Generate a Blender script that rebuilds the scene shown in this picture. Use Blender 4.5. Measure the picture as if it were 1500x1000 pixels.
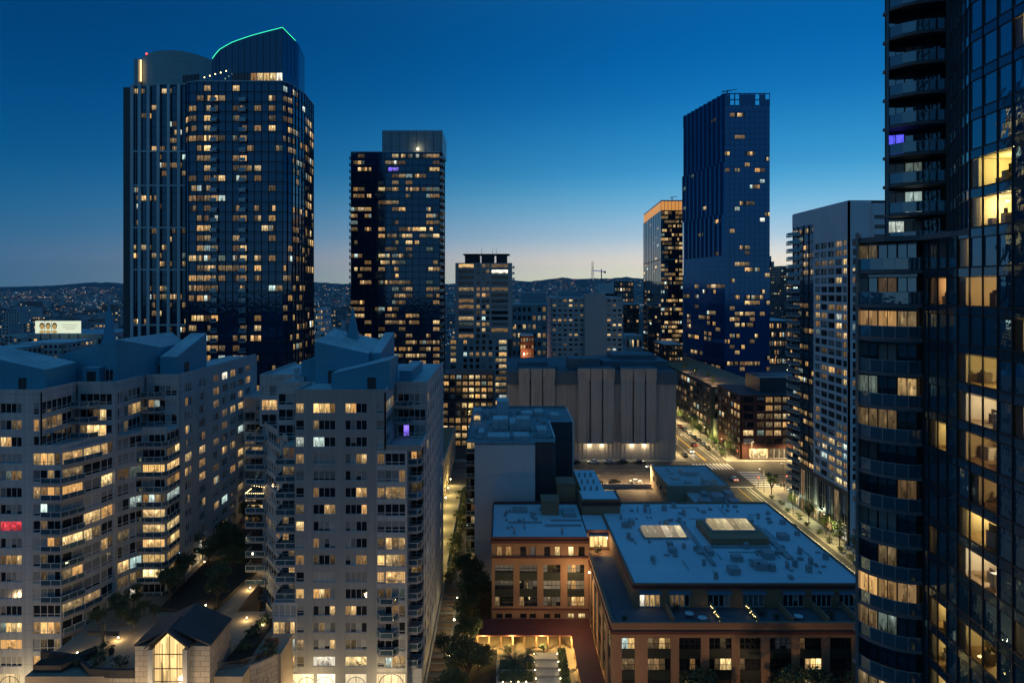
import bpy, math, random
from mathutils import Vector
R = random.Random(7)
sc = bpy.context.scene
for o in list(bpy.data.objects): bpy.data.objects.remove(o)
COL = sc.collection
PI = math.pi

# ------------------------------------------------------------------ camera
H = 72.0                      # camera height, metres
cam = bpy.data.objects.new('camera', bpy.data.cameras.new('camera')); COL.objects.link(cam)
cam.location = (0, 0, H); cam.rotation_euler = (PI/2, 0, 0)
cam.data.sensor_width = 36; cam.data.lens = 24
cam.data.shift_x = 0.01; cam.data.shift_y = -0.052
cam.data.clip_start = 1; cam.data.clip_end = 40000
sc.camera = cam
# ------------------------------------------------------------------ dusk sky
w = bpy.data.worlds.new('World'); sc.world = w; w.use_nodes = True
nt = w.node_tree; N = nt.nodes; L = nt.links
def wn(t, **k):
    n = N.new(t)
    for a, b in k.items(): setattr(n, a, b)
    return n
def wm(op, a, b=None, c=None):
    n = wn('ShaderNodeMath', operation=op)
    for i, v in enumerate((a, b, c)):
        if v is None: continue
        if isinstance(v, (int, float)): n.inputs[i].default_value = v
        else: L.new(v, n.inputs[i])
    return n.outputs[0]
tc = wn('ShaderNodeTexCoord'); sx = wn('ShaderNodeSeparateXYZ'); L.new(tc.outputs['Generated'], sx.inputs[0])
el = wm('MULTIPLY', wm('ARCSINE', sx.outputs[2]), 2/PI)            # 0 horizon .. 1 zenith
az = wm('ARCTAN2', sx.outputs[0], sx.outputs[1])
dl = wm('SUBTRACT', az, math.radians(26))
dl = wm('ARCTAN2', wm('SINE', dl), wm('COSINE', dl))
g = wm('EXPONENT', wm('MULTIPLY', wm('POWER', wm('DIVIDE', wm('ABSOLUTE', dl), math.radians(37)), 2), -1))
back = wm('MAXIMUM', wm('MULTIPLY', wm('COSINE', dl), -1), 0)
def ramp(stops):
    r = wn('ShaderNodeValToRGB'); e = r.color_ramp.elements
    r.color_ramp.interpolation = 'B_SPLINE'
    while len(e) < len(stops): e.new(0.5)
    for x, (p, c) in zip(e, stops): x.position = p; x.color = (*c, 1)
    L.new(el, r.inputs[0]); return r.outputs[0]
sun_side = ramp([(0, (1.34, .98, .64)), (.012, (1.26, 1.0, .74)), (.028, (.92, .88, .78)), (.046, (.46, .66, .82)), (.077, (.15, .49, .76)), (.108, (.035, .325, .64)), (.169, (.001, .155, .48)), (.254, (0, .094, .335)), (.55, (.020, .155, .385)), (1, (.030, .17, .37))])
dark_side = ramp([(0, (.020, .125, .26)), (.046, (.004, .122, .275)), (.10, (.0, .083, .25)), (.17, (0, .054, .195)), (.254, (0, .036, .14)), (.42, (.008, .09, .235)), (.65, (.032, .165, .36)), (1, (.030, .17, .37))])
back_side = ramp([(0, (.15, .22, .29)), (.08, (.085, .20, .32)), (.25, (.035, .165, .35)), (.55, (.028, .165, .365)), (1, (.030, .17, .37))])
m1 = wn('ShaderNodeMix', data_type='RGBA'); L.new(back, m1.inputs[0]); L.new(dark_side, m1.inputs[6]); L.new(back_side, m1.inputs[7])
m2 = wn('ShaderNodeMix', data_type='RGBA'); L.new(g, m2.inputs[0]); L.new(m1.outputs[2], m2.inputs[6]); L.new(sun_side, m2.inputs[7])
sky = wn('ShaderNodeTexSky', sky_type='NISHITA'); sky.sun_disc = False
sky.sun_elevation = math.radians(-5); sky.sun_rotation = math.radians(26); sky.ozone_density = 4
ad = wn('ShaderNodeMix', data_type='RGBA', blend_type='ADD'); ad.inputs[0].default_value = 0.002
L.new(m2.outputs[2], ad.inputs[6]); L.new(sky.outputs[0], ad.inputs[7])
L.new(ad.outputs[2], N['Background'].inputs[0]); N['Background'].inputs[1].default_value = 1.0
sc.view_settings.view_transform = 'Standard'; sc.view_settings.look = 'None'
sc.view_settings.exposure = 0.0; sc.view_settings.gamma = 1.0; sc.view_settings.use_curve_mapping = False
cy = sc.cycles
cy.use_denoising = True; cy.max_bounces = 5; cy.diffuse_bounces = 2; cy.glossy_bounces = 3; cy.transmission_bounces = 4
cy.transparent_max_bounces = 8; cy.caustics_reflective = False; cy.caustics_refractive = False
cy.sample_clamp_indirect = 3.0; cy.sample_clamp_direct = 30.0

# ------------------------------------------------------------------ helpers
VX, VY = 735.0, 422.0
def PX(px, d): return (px - VX)*d/1000.0
def PZ(py, d): return H - (py - VY)*d/1000.0

class MB:
    """collects faces (optionally with uv) -> one mesh"""
    def __init__(s): s.v = []; s.f = []; s.m = []; s.uv = []
    def quad(s, pts, m=0, uv=None):
        b = len(s.v); s.v += [tuple(p) for p in pts]; s.f.append(tuple(range(b, b+len(pts)))); s.m.append(m)
        s.uv.append(uv or [(0, 0)]*len(pts))
    def hexa(s, p, m=0, skip=''):
        b = len(s.v); s.v += [tuple(q) for q in p]
        for k, f in (('b', (0, 3, 2, 1)), ('t', (4, 5, 6, 7)), ('f', (0, 1, 5, 4)), ('r', (1, 2, 6, 5)), ('k', (2, 3, 7, 6)), ('l', (3, 0, 4, 7))):
            if k in skip: continue
            s.f.append(tuple(b+i for i in f)); s.m.append(m); s.uv.append([(0, 0), (1, 0), (1, 1), (0, 1)])
    def box(s, x0, x1, y0, y1, z0, z1, m=0, skip=''):
        s.hexa([(x0, y0, z0), (x1, y0, z0), (x1, y1, z0), (x0, y1, z0), (x0, y0, z1), (x1, y0, z1), (x1, y1, z1), (x0, y1, z1)], m, skip)
    def fbox(s, F, s0, s1, n0, n1, z0, z1, m=0, skip=''):
        """n measured outwards from the wall line; n1 > n0"""
        q = lambda a, n, z: F.pt(a, n, z)
        s.hexa([q(s0, n1, z0), q(s1, n1, z0), q(s1, n0, z0), q(s0, n0, z0), q(s0, n1, z1), q(s1, n1, z1), q(s1, n0, z1), q(s0, n0, z1)], m, skip)
    def prism(s, poly, z0, z1, m=0, mt=None):
        """poly counter-clockwise seen from above; z1 may be a function of (x, y)"""
        n = len(poly); b = len(s.v)
        zt = z1 if callable(z1) else (lambda x, y: z1)
        s.v += [(x, y, z0) for x, y in poly] + [(x, y, zt(x, y)) for x, y in poly]
        for i in range(n):
            j = (i+1) % n; s.f.append((b+i, b+j, b+n+j, b+n+i)); s.m.append(m); s.uv.append([(0, 0), (1, 0), (1, 1), (0, 1)])
        s.f.append(tuple(b+n+i for i in range(n))); s.m.append(m if mt is None else mt); s.uv.append([(0, 0)]*n)
        s.f.append(tuple(b+i for i in reversed(range(n)))); s.m.append(m); s.uv.append([(0, 0)]*n)
    def tube(s, p, q, r0, r1=None, seg=6, m=0):
        p = Vector(p); q = Vector(q); r1 = r0 if r1 is None else r1
        d = (q-p).normalized(); a = d.orthogonal().normalized(); c = d.cross(a); b = len(s.v)
        for P_, r in ((p, r0), (q, r1)):
            for i in range(seg):
                t = 2*PI*i/seg; s.v.append(tuple(P_ + a*(r*math.cos(t)) + c*(r*math.sin(t))))
        for i in range(seg):
            j = (i+1) % seg; s.f.append((b+i, b+j, b+seg+j, b+seg+i)); s.m.append(m); s.uv.append([(0, 0)]*4)
        s.f.append(tuple(b+seg+i for i in range(seg))); s.m.append(m); s.uv.append([(0, 0)]*seg)
        s.f.append(tuple(b+i for i in reversed(range(seg)))); s.m.append(m); s.uv.append([(0, 0)]*seg)
    def ball(s, c, r, seg=8, rings=5, m=0, sz=1.0):
        b = len(s.v)
        for i in range(1, rings):
            t = PI*i/rings
            for j in range(seg):
                p = 2*PI*j/seg; s.v.append((c[0]+r*math.sin(t)*math.cos(p), c[1]+r*math.sin(t)*math.sin(p), c[2]+sz*r*math.cos(t)))
        s.v.append((c[0], c[1], c[2]+sz*r)); s.v.append((c[0], c[1], c[2]-sz*r)); top = len(s.v)-2
        for i in range(rings-2):
            for j in range(seg):
                k = (j+1) % seg; s.f.append((b+i*seg+j, b+(i+1)*seg+j, b+(i+1)*seg+k, b+i*seg+k)); s.m.append(m); s.uv.append([(0, 0)]*4)
        for j in range(seg):
            k = (j+1) % seg
            s.f.append((top, b+j, b+k)); s.m.append(m); s.uv.append([(0, 0)]*3)
            q = b+(rings-2)*seg; s.f.append((top+1, q+k, q+j)); s.m.append(m); s.uv.append([(0, 0)]*3)
    def mesh(s, name, mats, off=(0, 0, 0), smooth=False):
        me = bpy.data.meshes.new(name)
        ox, oy, oz = off
        me.from_pydata([(x-ox, y-oy, z-oz) for x, y, z in s.v], [], s.f)
        for mt in mats: me.materials.append(mt)
        if len(mats) > 1: me.polygons.foreach_set('material_index', s.m)
        ul = me.uv_layers.new(name='UVMap')
        flat = []
        for u in s.uv:
            for a in u: flat += a
        ul.data.foreach_set('uv', flat)
        if smooth: me.polygons.foreach_set('use_smooth', [True]*len(s.f))
        me.update(); return me
    def build(s, name, mats, parent=None, smooth=False, kind=None):
        """mesh object; under a parent its vertices are made local to the parent's origin"""
        if not s.f: return None
        if not isinstance(mats, (list, tuple)): mats = [mats]
        off = (0, 0, 0)
        p = parent
        while p is not None:
            off = tuple(a+b for a, b in zip(off, p.location)); p = p.parent
        o = bpy.data.objects.new(name, s.mesh(name, mats, off, smooth)); COL.objects.link(o)
        o.parent = parent
        if kind: o['kind'] = kind
        return o

class Frame:
    """wall line p0 -> p1 running left to right seen from outside"""
    def __init__(s, p0, p1):
        s.p0 = Vector(p0); s.p1 = Vector(p1); d = s.p1-s.p0; s.L = d.length; s.u = d/s.L
        s.out = Vector((s.u.y, -s.u.x)); s.rz = math.atan2(s.u.y, s.u.x)
    def pt(s, a, n, z):
        p = s.p0 + s.u*a + s.out*n
        return (p.x, p.y, z)

def thing(name, label, cat, base=(0, 0, 0), group=None, kind=None):
    o = bpy.data.objects.new(name, None); COL.objects.link(o); o.location = base; o.empty_display_size = 0.5
    o['label'] = label; o['category'] = cat
    if group: o['group'] = group
    if kind: o['kind'] = kind
    return o
def tag(o, label, cat, group=None):
    o['label'] = label; o['category'] = cat
    if group: o['group'] = group
    return o
def struct(o): o['kind'] = 'structure'; return o
def wpos(p):
    off = Vector((0, 0, 0))
    while p is not None: off += p.location; p = p.parent
    return off
def put(name, me, parent, loc, rz=0.0):
    o = bpy.data.objects.new(name, me); COL.objects.link(o); o.parent = parent
    o.location = Vector(loc) - (wpos(parent) if parent else Vector((0, 0, 0))); o.rotation_euler = (0, 0, rz)
    return o
def copy_tree(o, loc, rz=0.0, label=None):
    def cp(a, par):
        c = a.copy(); COL.objects.link(c); c.parent = par
        for ch in KIDS.get(a.name, []): cp(ch, c)
        return c
    KIDS = {}
    for x in COL.objects:
        if x.parent: KIDS.setdefault(x.parent.name, []).append(x)
    r = cp(o, None); r.location = loc; r.rotation_euler = (0, 0, rz)
    if label: r['label'] = label
    return r

# ------------------------------------------------------------------ materials
class NT:
    def __init__(s, name):
        s.mat = bpy.data.materials.new(name); s.mat.use_nodes = True; s.t = s.mat.node_tree
        s.b = s.t.nodes['Principled BSDF']; s.out = s.t.nodes['Material Output']
    def n(s, t, **k):
        x = s.t.nodes.new(t)
        for a, b in k.items(): setattr(x, a, b)
        return x
    def l(s, a, b): s.t.links.new(a, b)
    def m(s, op, a, b=None, c=None, clamp=False):
        x = s.n('ShaderNodeMath', operation=op); x.use_clamp = clamp
        for i, v in enumerate((a, b, c)):
            if v is None: continue
            if isinstance(v, (int, float)): x.inputs[i].default_value = v
            else: s.l(v, x.inputs[i])
        return x.outputs[0]
    def mix(s, f, a, b, blend='MIX'):
        x = s.n('ShaderNodeMix', data_type='RGBA', blend_type=blend)
        for i, v in ((0, f), (6, a), (7, b)):
            if isinstance(v, (int, float)): x.inputs[i].default_value = v
            elif isinstance(v, tuple): x.inputs[i].default_value = (*v, 1)
            else: s.l(v, x.inputs[i])
        return x.outputs[2]
    def noise(s, scale, detail=3, coord=None, rough=.55):
        x = s.n('ShaderNodeTexNoise'); x.inputs['Scale'].default_value = scale; x.inputs['Detail'].default_value = detail; x.inputs['Roughness'].default_value = rough
        if coord is not None: s.l(coord, x.inputs['Vector'])
        return x.outputs['Fac']
    def obj(s): return s.n('ShaderNodeTexCoord').outputs['Object']

def plain(name, col, rough=.8, var=.18, scale=.35, streak=0.0, metal=0.0, bump=0.0, fine=3.0, joint=None):
    a = NT(name); co = a.obj()
    n1 = a.noise(scale, 4, co); n2 = a.noise(fine, 3, co)
    f = a.m('ADD', a.m('MULTIPLY', n1, .65), a.m('MULTIPLY', n2, .35))
    if streak:
        mp = a.n('ShaderNodeMapping'); mp.inputs['Scale'].default_value = (1.3, 1.3, .04); a.l(co, mp.inputs[0])
        n3 = a.noise(1.0, 4, mp.outputs[0]); f = a.m('ADD', a.m('MULTIPLY', f, 1-streak), a.m('MULTIPLY', n3, streak))
    f = a.m('MULTIPLY_ADD', a.m('SUBTRACT', f, .5), 2.2, .5, clamp=True)
    lo = tuple(c*(1-var) for c in col); hi = tuple(min(1, c*(1+var)) for c in col)
    colr = a.mix(f, lo, hi)
    if joint:
        sp = a.n('ShaderNodeSeparateXYZ'); a.l(co, sp.inputs[0]); ln = None
        for ax, step, wdt in joint:
            c_ = a.m('LESS_THAN', a.m('FRACT', a.m('DIVIDE', sp.outputs[ax], step)), wdt/step); ln = c_ if ln is None else a.m('MAXIMUM', ln, c_)
        colr = a.mix(a.m('MULTIPLY', ln, .5), colr, tuple(c*.35 for c in col))
    a.l(colr, a.b.inputs['Base Color'])
    a.b.inputs['Roughness'].default_value = rough; a.b.inputs['Metallic'].default_value = metal
    if bump:
        bp = a.n('ShaderNodeBump'); bp.inputs['Strength'].default_value = bump; bp.inputs['Distance'].default_value = .05
        a.l(n2, bp.inputs['Height']); a.l(bp.outputs[0], a.b.inputs['Normal'])
    return a.mat

def glass(name, col, ior=2.2, rough=.03, wob=.012, scale=.25, tint=None):
    """reflecting facade glass: dark body, coated reflection, slightly uneven panes"""
    a = NT(name); co = a.obj()
    n = a.noise(scale, 2, co)
    oi = a.n('ShaderNodeObjectInfo').outputs['Random']
    a.l(a.mix(a.m('ADD', a.m('MULTIPLY', n, .6), a.m('MULTIPLY', oi, .4)), tuple(c*.55 for c in col), tuple(c*1.35 for c in col)), a.b.inputs['Base Color'])
    a.b.inputs['Roughness'].default_value = rough; a.b.inputs['IOR'].default_value = ior
    if tint: a.b.inputs['Specular Tint'].default_value = (*tint, 1)
    bp = a.n('ShaderNodeBump'); bp.inputs['Strength'].default_value = 1; bp.inputs['Distance'].default_value = wob
    a.l(a.noise(.8, 2, co), bp.inputs['Height']); a.l(bp.outputs[0], a.b.inputs['Normal'])
    return a.mat

def seeds(a):
    """cell-local u, v of a window and three random numbers of that window"""
    uv = a.n('ShaderNodeUVMap').outputs[0]
    sp = a.n('ShaderNodeSeparateXYZ'); a.l(uv, sp.inputs[0])
    u = a.m('FRACT', sp.outputs[0]); v = a.m('FRACT', sp.outputs[1])
    cu = a.m('FLOOR', sp.outputs[0]); cv = a.m('FLOOR', sp.outputs[1])
    oi = a.n('ShaderNodeObjectInfo').outputs['Random']
    cb = a.n('ShaderNodeCombineXYZ'); a.l(cu, cb.inputs[0]); a.l(cv, cb.inputs[1]); a.l(a.m('MULTIPLY', oi, 913.7), cb.inputs[2])
    wnz = a.n('ShaderNodeTexWhiteNoise', noise_dimensions='3D'); a.l(cb.outputs[0], wnz.inputs[0])
    rs = a.n('ShaderNodeSeparateColor'); a.l(wnz.outputs['Color'], rs.inputs[0])
    return u, v, rs.outputs[0], rs.outputs[1], rs.outputs[2]

def lit(name, ca, cb_, cw, strength, floor=.25, stuffing=1.0):
    """the lit room seen through a window: bright ceiling zone, furniture, curtains, a lamp"""
    a = NT(name); u, v, r1, r2, r3 = seeds(a)
    col = a.mix(r2, ca, cb_)
    col = a.mix(a.m('GREATER_THAN', r3, .93), col, cw)
    br = a.m('MULTIPLY_ADD', a.m('POWER', r1, 1.6), 1.25, floor)
    # furniture and people-high clutter
    cc = a.n('ShaderNodeCombineXYZ')
    a.l(a.m('MULTIPLY_ADD', u, 7.0, a.m('MULTIPLY', r1, 61)), cc.inputs[0]); a.l(a.m('MULTIPLY_ADD', v, 3.0, a.m('MULTIPLY', r3, 47)), cc.inputs[1])
    vo = a.n('ShaderNodeTexVoronoi', distance='CHEBYCHEV'); vo.inputs['Scale'].default_value = 1.3; a.l(cc.outputs[0], vo.inputs['Vector'])
    bw = a.n('ShaderNodeSeparateColor'); a.l(vo.outputs['Color'], bw.inputs[0])
    low = a.m('SUBTRACT', 1.0, a.m('MULTIPLY', v, 1.25), clamp=True)
    clut = a.m('MULTIPLY', a.m('MULTIPLY', bw.outputs[0], low), 1.25*stuffing, clamp=True)
    wall = a.m('MULTIPLY_ADD', bw.outputs[1], .75*stuffing, 1-.58*stuffing)
    # curtains at the sides, as pleats
    pl = a.m('MULTIPLY_ADD', a.m('SINE', a.m('MULTIPLY', u, 75)), .18, .72)
    edge = a.m('GREATER_THAN', a.m('ABSOLUTE', a.m('SUBTRACT', u, .5)), a.m('MULTIPLY_ADD', r2, .38, .16))
    body = a.m('MULTIPLY', wall, a.m('SUBTRACT', 1.0, a.m('MULTIPLY', clut, .8)))
    body = a.m('MULTIPLY', body, a.m('MULTIPLY_ADD', v, .5, .7))
    val = a.n('ShaderNodeMix', data_type='FLOAT'); a.l(edge, val.inputs[0]); a.l(body, val.inputs[2]); a.l(pl, val.inputs[3])
    # a lamp
    lx = a.m('SUBTRACT', u, a.m('MULTIPLY_ADD', r3, .6, .2)); ly = a.m('SUBTRACT', v, a.m('MULTIPLY_ADD', r1, .4, .4))
    dd = a.m('ADD', a.m('MULTIPLY', a.m('MULTIPLY', lx, lx), 6), a.m('MULTIPLY', ly, ly))
    lamp = a.m('MULTIPLY', a.m('EXPONENT', a.m('MULTIPLY', dd, -45)), a.m('MULTIPLY', a.m('GREATER_THAN', r2, .45), 1.4))
    e = a.m('MULTIPLY', a.m('ADD', val.outputs[0], lamp), a.m('MULTIPLY', br, strength))
    a.l(col, a.b.inputs['Emission Color']); a.l(e, a.b.inputs['Emission Strength'])
    a.b.inputs['Base Color'].default_value = (.02, .02, .02, 1); a.b.inputs['Roughness'].default_value = .08; a.b.inputs['IOR'].default_value = 1.6
    a.mat.cycles.emission_sampling = 'NONE'
    return a.mat

def curtain(name, col):
    """drawn curtain or blind behind unlit glass"""
    a = NT(name); u, v, r1, r2, r3 = seeds(a)
    pl = a.m('MULTIPLY_ADD', a.m('SINE', a.m('MULTIPLY', u, 95)), .10, .85)
    br = a.m('MULTIPLY', pl, a.m('MULTIPLY_ADD', r1, .7, .45))
    drawn = a.m('GREATER_THAN', v, a.m('MULTIPLY_ADD', a.m('GREATER_THAN', r2, .55), a.m('MULTIPLY', r3, .5), -.01))
    a.l(a.mix(a.m('MULTIPLY', br, drawn), (.012, .016, .02), col), a.b.inputs['Base Color'])
    a.b.inputs['Roughness'].default_value = .12; a.b.inputs['IOR'].default_value = 1.6
    return a.mat

def emit(name, col, s, sample=True):
    a = NT(name); a.b.inputs['Base Color'].default_value = (*[c*.5 for c in col], 1)
    a.b.inputs['Emission Color'].default_value = (*col, 1); a.b.inputs['Emission Strength'].default_value = s
    if not sample: a.mat.cycles.emission_sampling = 'NONE'
    return a.mat

def leafmat(name, col, var=.5):
    a = NT(name); co = a.obj()
    oi = a.n('ShaderNodeObjectInfo').outputs['Random']
    f = a.m('ADD', a.m('MULTIPLY', a.noise(1.1, 3, co), .75), a.m('MULTIPLY', oi, .25))
    a.l(a.mix(f, tuple(c*(1-var) for c in col), tuple(c*(1+var) for c in col)), a.b.inputs['Base Color'])
    a.b.inputs['Roughness'].default_value = .65
    return a.mat

M = {}
M['condo'] = plain('condo_concrete', (.40, .41, .41), .85, .26, .12, streak=.6, joint=((2, 2.965, .09), (0, 3.9, .06), (1, 3.9, .06)))
M['condo_side'] = M['condo']
M['teal'] = plain('teal_panel', (.06, .27, .38), .55, .14, .2, streak=.3, joint=((2, 1.9, .05), (0, 2.4, .04)))
M['membrane'] = plain('roof_membrane', (.44, .49, .51), .7, .34, .16, fine=1.2, joint=((0, 1.9, .07),))
M['white_rail'] = plain('white_metal', (.62, .62, .62), .5, .05)
M['balc_slab'] = plain('balcony_concrete', (.36, .33, .31), .85, .15, .4)
M['rail_glass'] = glass('rail_glass', (.04, .085, .115), 2.9, tint=(.6, .88, 1))
M['frame'] = plain('window_frame', (.66, .66, .66), .5, .05)
M['frame_dark'] = plain('dark_frame', (.03, .03, .032), .4, .1)
M['dark'] = glass('dark_window_glass', (.010, .013, .017), 1.75)
M['curtain'] = curtain('drawn_curtain', (.42, .43, .42))
M['lit'] = lit('lit_room_warm', (1, .50, .15), (1, .68, .30), (.75, .95, .85), .85)
M['dim'] = lit('lit_room_dim', (.85, .46, .18), (.75, .55, .28), (.5, .65, .55), .30, .3)
M['red'] = lit('lit_room_red', (1, .03, .06), (1, .08, .10), (1, .1, .3), 1.2, .6)
M['violet'] = lit('lit_room_violet', (.18, .08, 1), (.30, .2, 1), (.1, .1, 1), 1.2, .7)
M['cool'] = lit('lit_room_cool', (.65, .92, .85), (.9, .95, .8), (.8, 1, 1), 1.1, .5)
M['lit_far'] = lit('lit_room_far', (1, .54, .18), (1, .74, .38), (.7, .95, .9), .85, .22, .9)
M['lit_hot'] = lit('lit_room_bright', (1, .60, .20), (1, .74, .34), (1, .9, .7), 1.05, .7)
STATES = ['dark', 'curtain', 'lit', 'dim', 'red', 'violet', 'cool', 'lit_far', 'lit_hot']

_wm = {}
def win_mesh(wd, ht, panes, states, fr='frame', t=.05, rail=0.0, deep=.06):
    """window: frame bars and one pane per bay; origin at lower left of the opening, x along the wall, y inwards"""
    key = (round(wd, 2), round(ht, 2), panes, tuple(states), fr, t, rail)
    if key in _wm: return _wm[key]
    b = MB(); mats = [M[fr]]; idx = {}
    for i in range(panes):
        st = states[i % len(states)]
        if st not in idx: idx[st] = len(mats); mats.append(M[st])
        x0 = wd*i/panes; x1 = wd*(i+1)/panes
        same = all(s == st for s in states)
        ua, ub = ((i/panes, (i+1)/panes) if same else (0.0, 1.0))
        ua = ua*.998+.001; ub = ub*.998+.001
        k = 0 if same else i
        b.quad([(x0, deep, 0), (x1, deep, 0), (x1, deep, ht), (x0, deep, ht)], idx[st], [(ua+k, .001), (ub+k, .001), (ub+k, .999), (ua+k, .999)])
    for i in range(panes+1):
        x = wd*i/panes; a = max(0, x-t/2); c = min(wd, x+t/2)
        b.box(a, c, -.03, deep-.004, 0, ht, 0, 'kbt')
    b.box(0, wd, -.02, deep-.006, 0, t, 0, 'klr'); b.box(0, wd, -.02, deep-.006, ht-t, ht, 0, 'klr')
    if rail: b.box(0, wd, -.02, deep-.006, rail-t/2, rail+t/2, 0, 'klr')
    _wm[key] = b.mesh('window', mats); return _wm[key]

PIECES = {'parapet', 'roof_vent', 'louvre', 'penthouse', 'spire', 'skylight', 'air_handler', 'roof_box', 'duct', 'divider_wall', 'awning', 'cornice', 'concrete_panel', 'canopy', 'coping', 'wall_panel', 'pilaster', 'roof_rail'}
class Pieces:
    """every shape added becomes a part of its own"""
    def __init__(s, B, part): s.B = B; s.part = part
    def __getattr__(s, fn):
        def go(*a, **k):
            m = MB(); getattr(m, fn)(*a, **k); s.B.pieces.append((s.part, m))
        return go
class Bld:
    """a building: an Empty with joined wall parts and single windows"""
    def __init__(s, name, label, cat, base, group=None, limit=300):
        s.t = thing(name, label, cat, base, group); s.mb = {}; s.n = 0; s.limit = limit; s.rest = {}; s.pieces = []
    def b(s, part):
        if part in PIECES: return Pieces(s, part)
        if part not in s.mb: s.mb[part] = MB()
        return s.mb[part]
    def window(s, F, a, z, wd, ht, panes, states, n=-.18, fr='frame', t=.05, rail=0.0, name='window'):
        me = win_mesh(wd, ht, panes, states, fr, t, rail)
        if s.n < s.limit:
            s.n += 1
            return put(name, me, s.t, F.pt(a, n, z), F.rz)
        r = s.rest.setdefault(fr, {})
        for i in range(panes):
            st = states[i % len(states)]
            b = r.setdefault(st, MB()); x0 = a+wd*i/panes; x1 = a+wd*(i+1)/panes
            k = R.randrange(1, 400); j = R.randrange(1, 400)
            b.quad([F.pt(x0+t/2, n-.02, z), F.pt(x1-t/2, n-.02, z), F.pt(x1-t/2, n-.02, z+ht), F.pt(x0+t/2, n-.02, z+ht)], 0, [(k+.001, j+.001), (k+.999, j+.001), (k+.999, j+.999), (k+.001, j+.999)])
    def pane(s, F, a0, a1, n, z0, z1, state):
        """a pane of the joined glazing"""
        r = s.rest.setdefault('pane', {}); b = r.setdefault(state, MB())
        k = R.randrange(1, 400); j = R.randrange(1, 400)
        b.quad([F.pt(a0, n, z0), F.pt(a1, n, z0), F.pt(a1, n, z1), F.pt(a0, n, z1)], 0, [(k+.001, j+.001), (k+.999, j+.001), (k+.999, j+.999), (k+.001, j+.999)])
    def finish(s, mats):
        for part, b in s.mb.items():
            o = b.build(part, mats[part], s.t)
            if o and part in ('mullion', 'fin', 'floor_line', 'railing', 'slab_edge', 'transom'): o['kind'] = 'stuff'
        for part, b in s.pieces: b.build(part, mats[part], s.t)
        for fr, r in s.rest.items():
            for st, b in r.items():
                b.build('window_pane', M[st] if st in M else st, s.t, kind='stuff')
        return s.t

def pick(weights):
    x = R.random()*sum(weights.values())
    for k, v in weights.items():
        x -= v
        if x <= 0: return k
    return k

def punched(B, F, z0, z1, rows, cols, wall='wall', depth=.35, n0=0.0, ends=True):
    """solid wall with openings: full-height piers between the columns, spandrels in each column"""
    b = B.b(wall); s = 0.0
    for c0, c1 in cols:
        if c0 > s+.01: b.fbox(F, s, c0, n0-depth, n0, z0, z1)
        z = z0
        for r0, r1 in rows:
            if r0 > z+.01: b.fbox(F, c0, c1, n0-depth, n0-.02, z, r0, 0, 'lr')
            z = r1
        if z1 > z+.01: b.fbox(F, c0, c1, n0-depth, n0-.02, z, z1, 0, 'lr')
        s = c1
    if F.L > s+.01: b.fbox(F, s, F.L, n0-depth, n0, z0, z1)

# ------------------------------------------------------------------ ground, streets
M['ground'] = plain('city_ground', (.045, .045, .045), .95, .4, .02, fine=.3)
M['asphalt'] = plain('asphalt', (.055, .052, .048), .8, .28, .25, bump=.3)
M['pavement'] = plain('pavement', (.22, .21, .18), .85, .3, .5, bump=.2)
M['paint'] = plain('road_paint', (.75, .74, .68), .7, .12, 1.5)
M['paint_y'] = plain('yellow_paint', (.65, .42, .06), .7, .12, 1.5)
def sheet(name, x0, x1, y0, y1, z, mat, parent=None):
    b = MB(); b.quad([(x0, y0, z), (x1, y0, z), (x1, y1, z), (x0, y1, z)]); return b.build(name, mat, parent)
struct(sheet('ground', -14000, 14000, -3000, 16000, 0, M['ground']))
main = struct(sheet('road', 77, 93.5, 90, 1500, .006, M['asphalt']))
cross = struct(sheet('road', -140, 420, 250, 283, .010, M['asphalt']))
def slab(name, x0, x1, y0, y1, z=.13, m='pavement'):
    b = MB(); b.box(x0, x1, y0, y1, -.2, z); return struct(b.build(name, M[m]))
for r in ((91.2, 97.4, 90, 247), (97.4, 420, 230, 247), (93.5, 99.5, 283, 1500), (99.5, 420, 283, 286), (73.5, 77, 283, 1500), (-140, 73.5, 283, 287.5),
          (66, 77, 90, 250), (-140, 66, 246, 250)):
    slab('pavement', *r)
mk = lambda x0, x1, y0, y1, m='paint', p=main, nm='lane_line': sheet(nm, x0, x1, y0, y1, .0145, M[m], p)
for i in range(9):      # crossing of the side street on the far pavement corner
    mk(92.4, 101.0, 248.2+i*2.35, 249.2+i*2.35, p=cross, nm='crosswalk_stripe')
for i in range(11):     # crossing of the main street
    mk(78.0+i*1.4, 78.7+i*1.4, 271.5, 280.5, nm='crosswalk_stripe')
mk(84.9, 85.1, 285, 900, 'paint_y'); mk(85.3, 85.5, 285, 900, 'paint_y')
mk(81.0, 81.15, 285, 900); mk(89.3, 89.45, 285, 900); mk(91.0, 91.12, 285, 900)
mk(89.2, 89.4, 100, 246); mk(85.0, 85.2, 100, 246, 'paint_y'); mk(88.0, 88.15, 100, 246)
mk(77.5, 91, 247.0, 247.6, nm='stop_line')
for x in range(-20, 76, 12): mk(x, x+6, 266.2, 266.4, p=cross)
mk(-140, 76, 270.2, 270.35, p=cross); mk(-140, 76, 262.4, 262.55, p=cross)
mk(104, 300, 262, 262.2, p=cross); mk(104, 300, 266, 266.15, p=cross, m='paint_y')
for i in range(8): mk(2+i*7, 2.12+i*7, 280.2, 282.8, p=cross, nm='parking_line')

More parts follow.
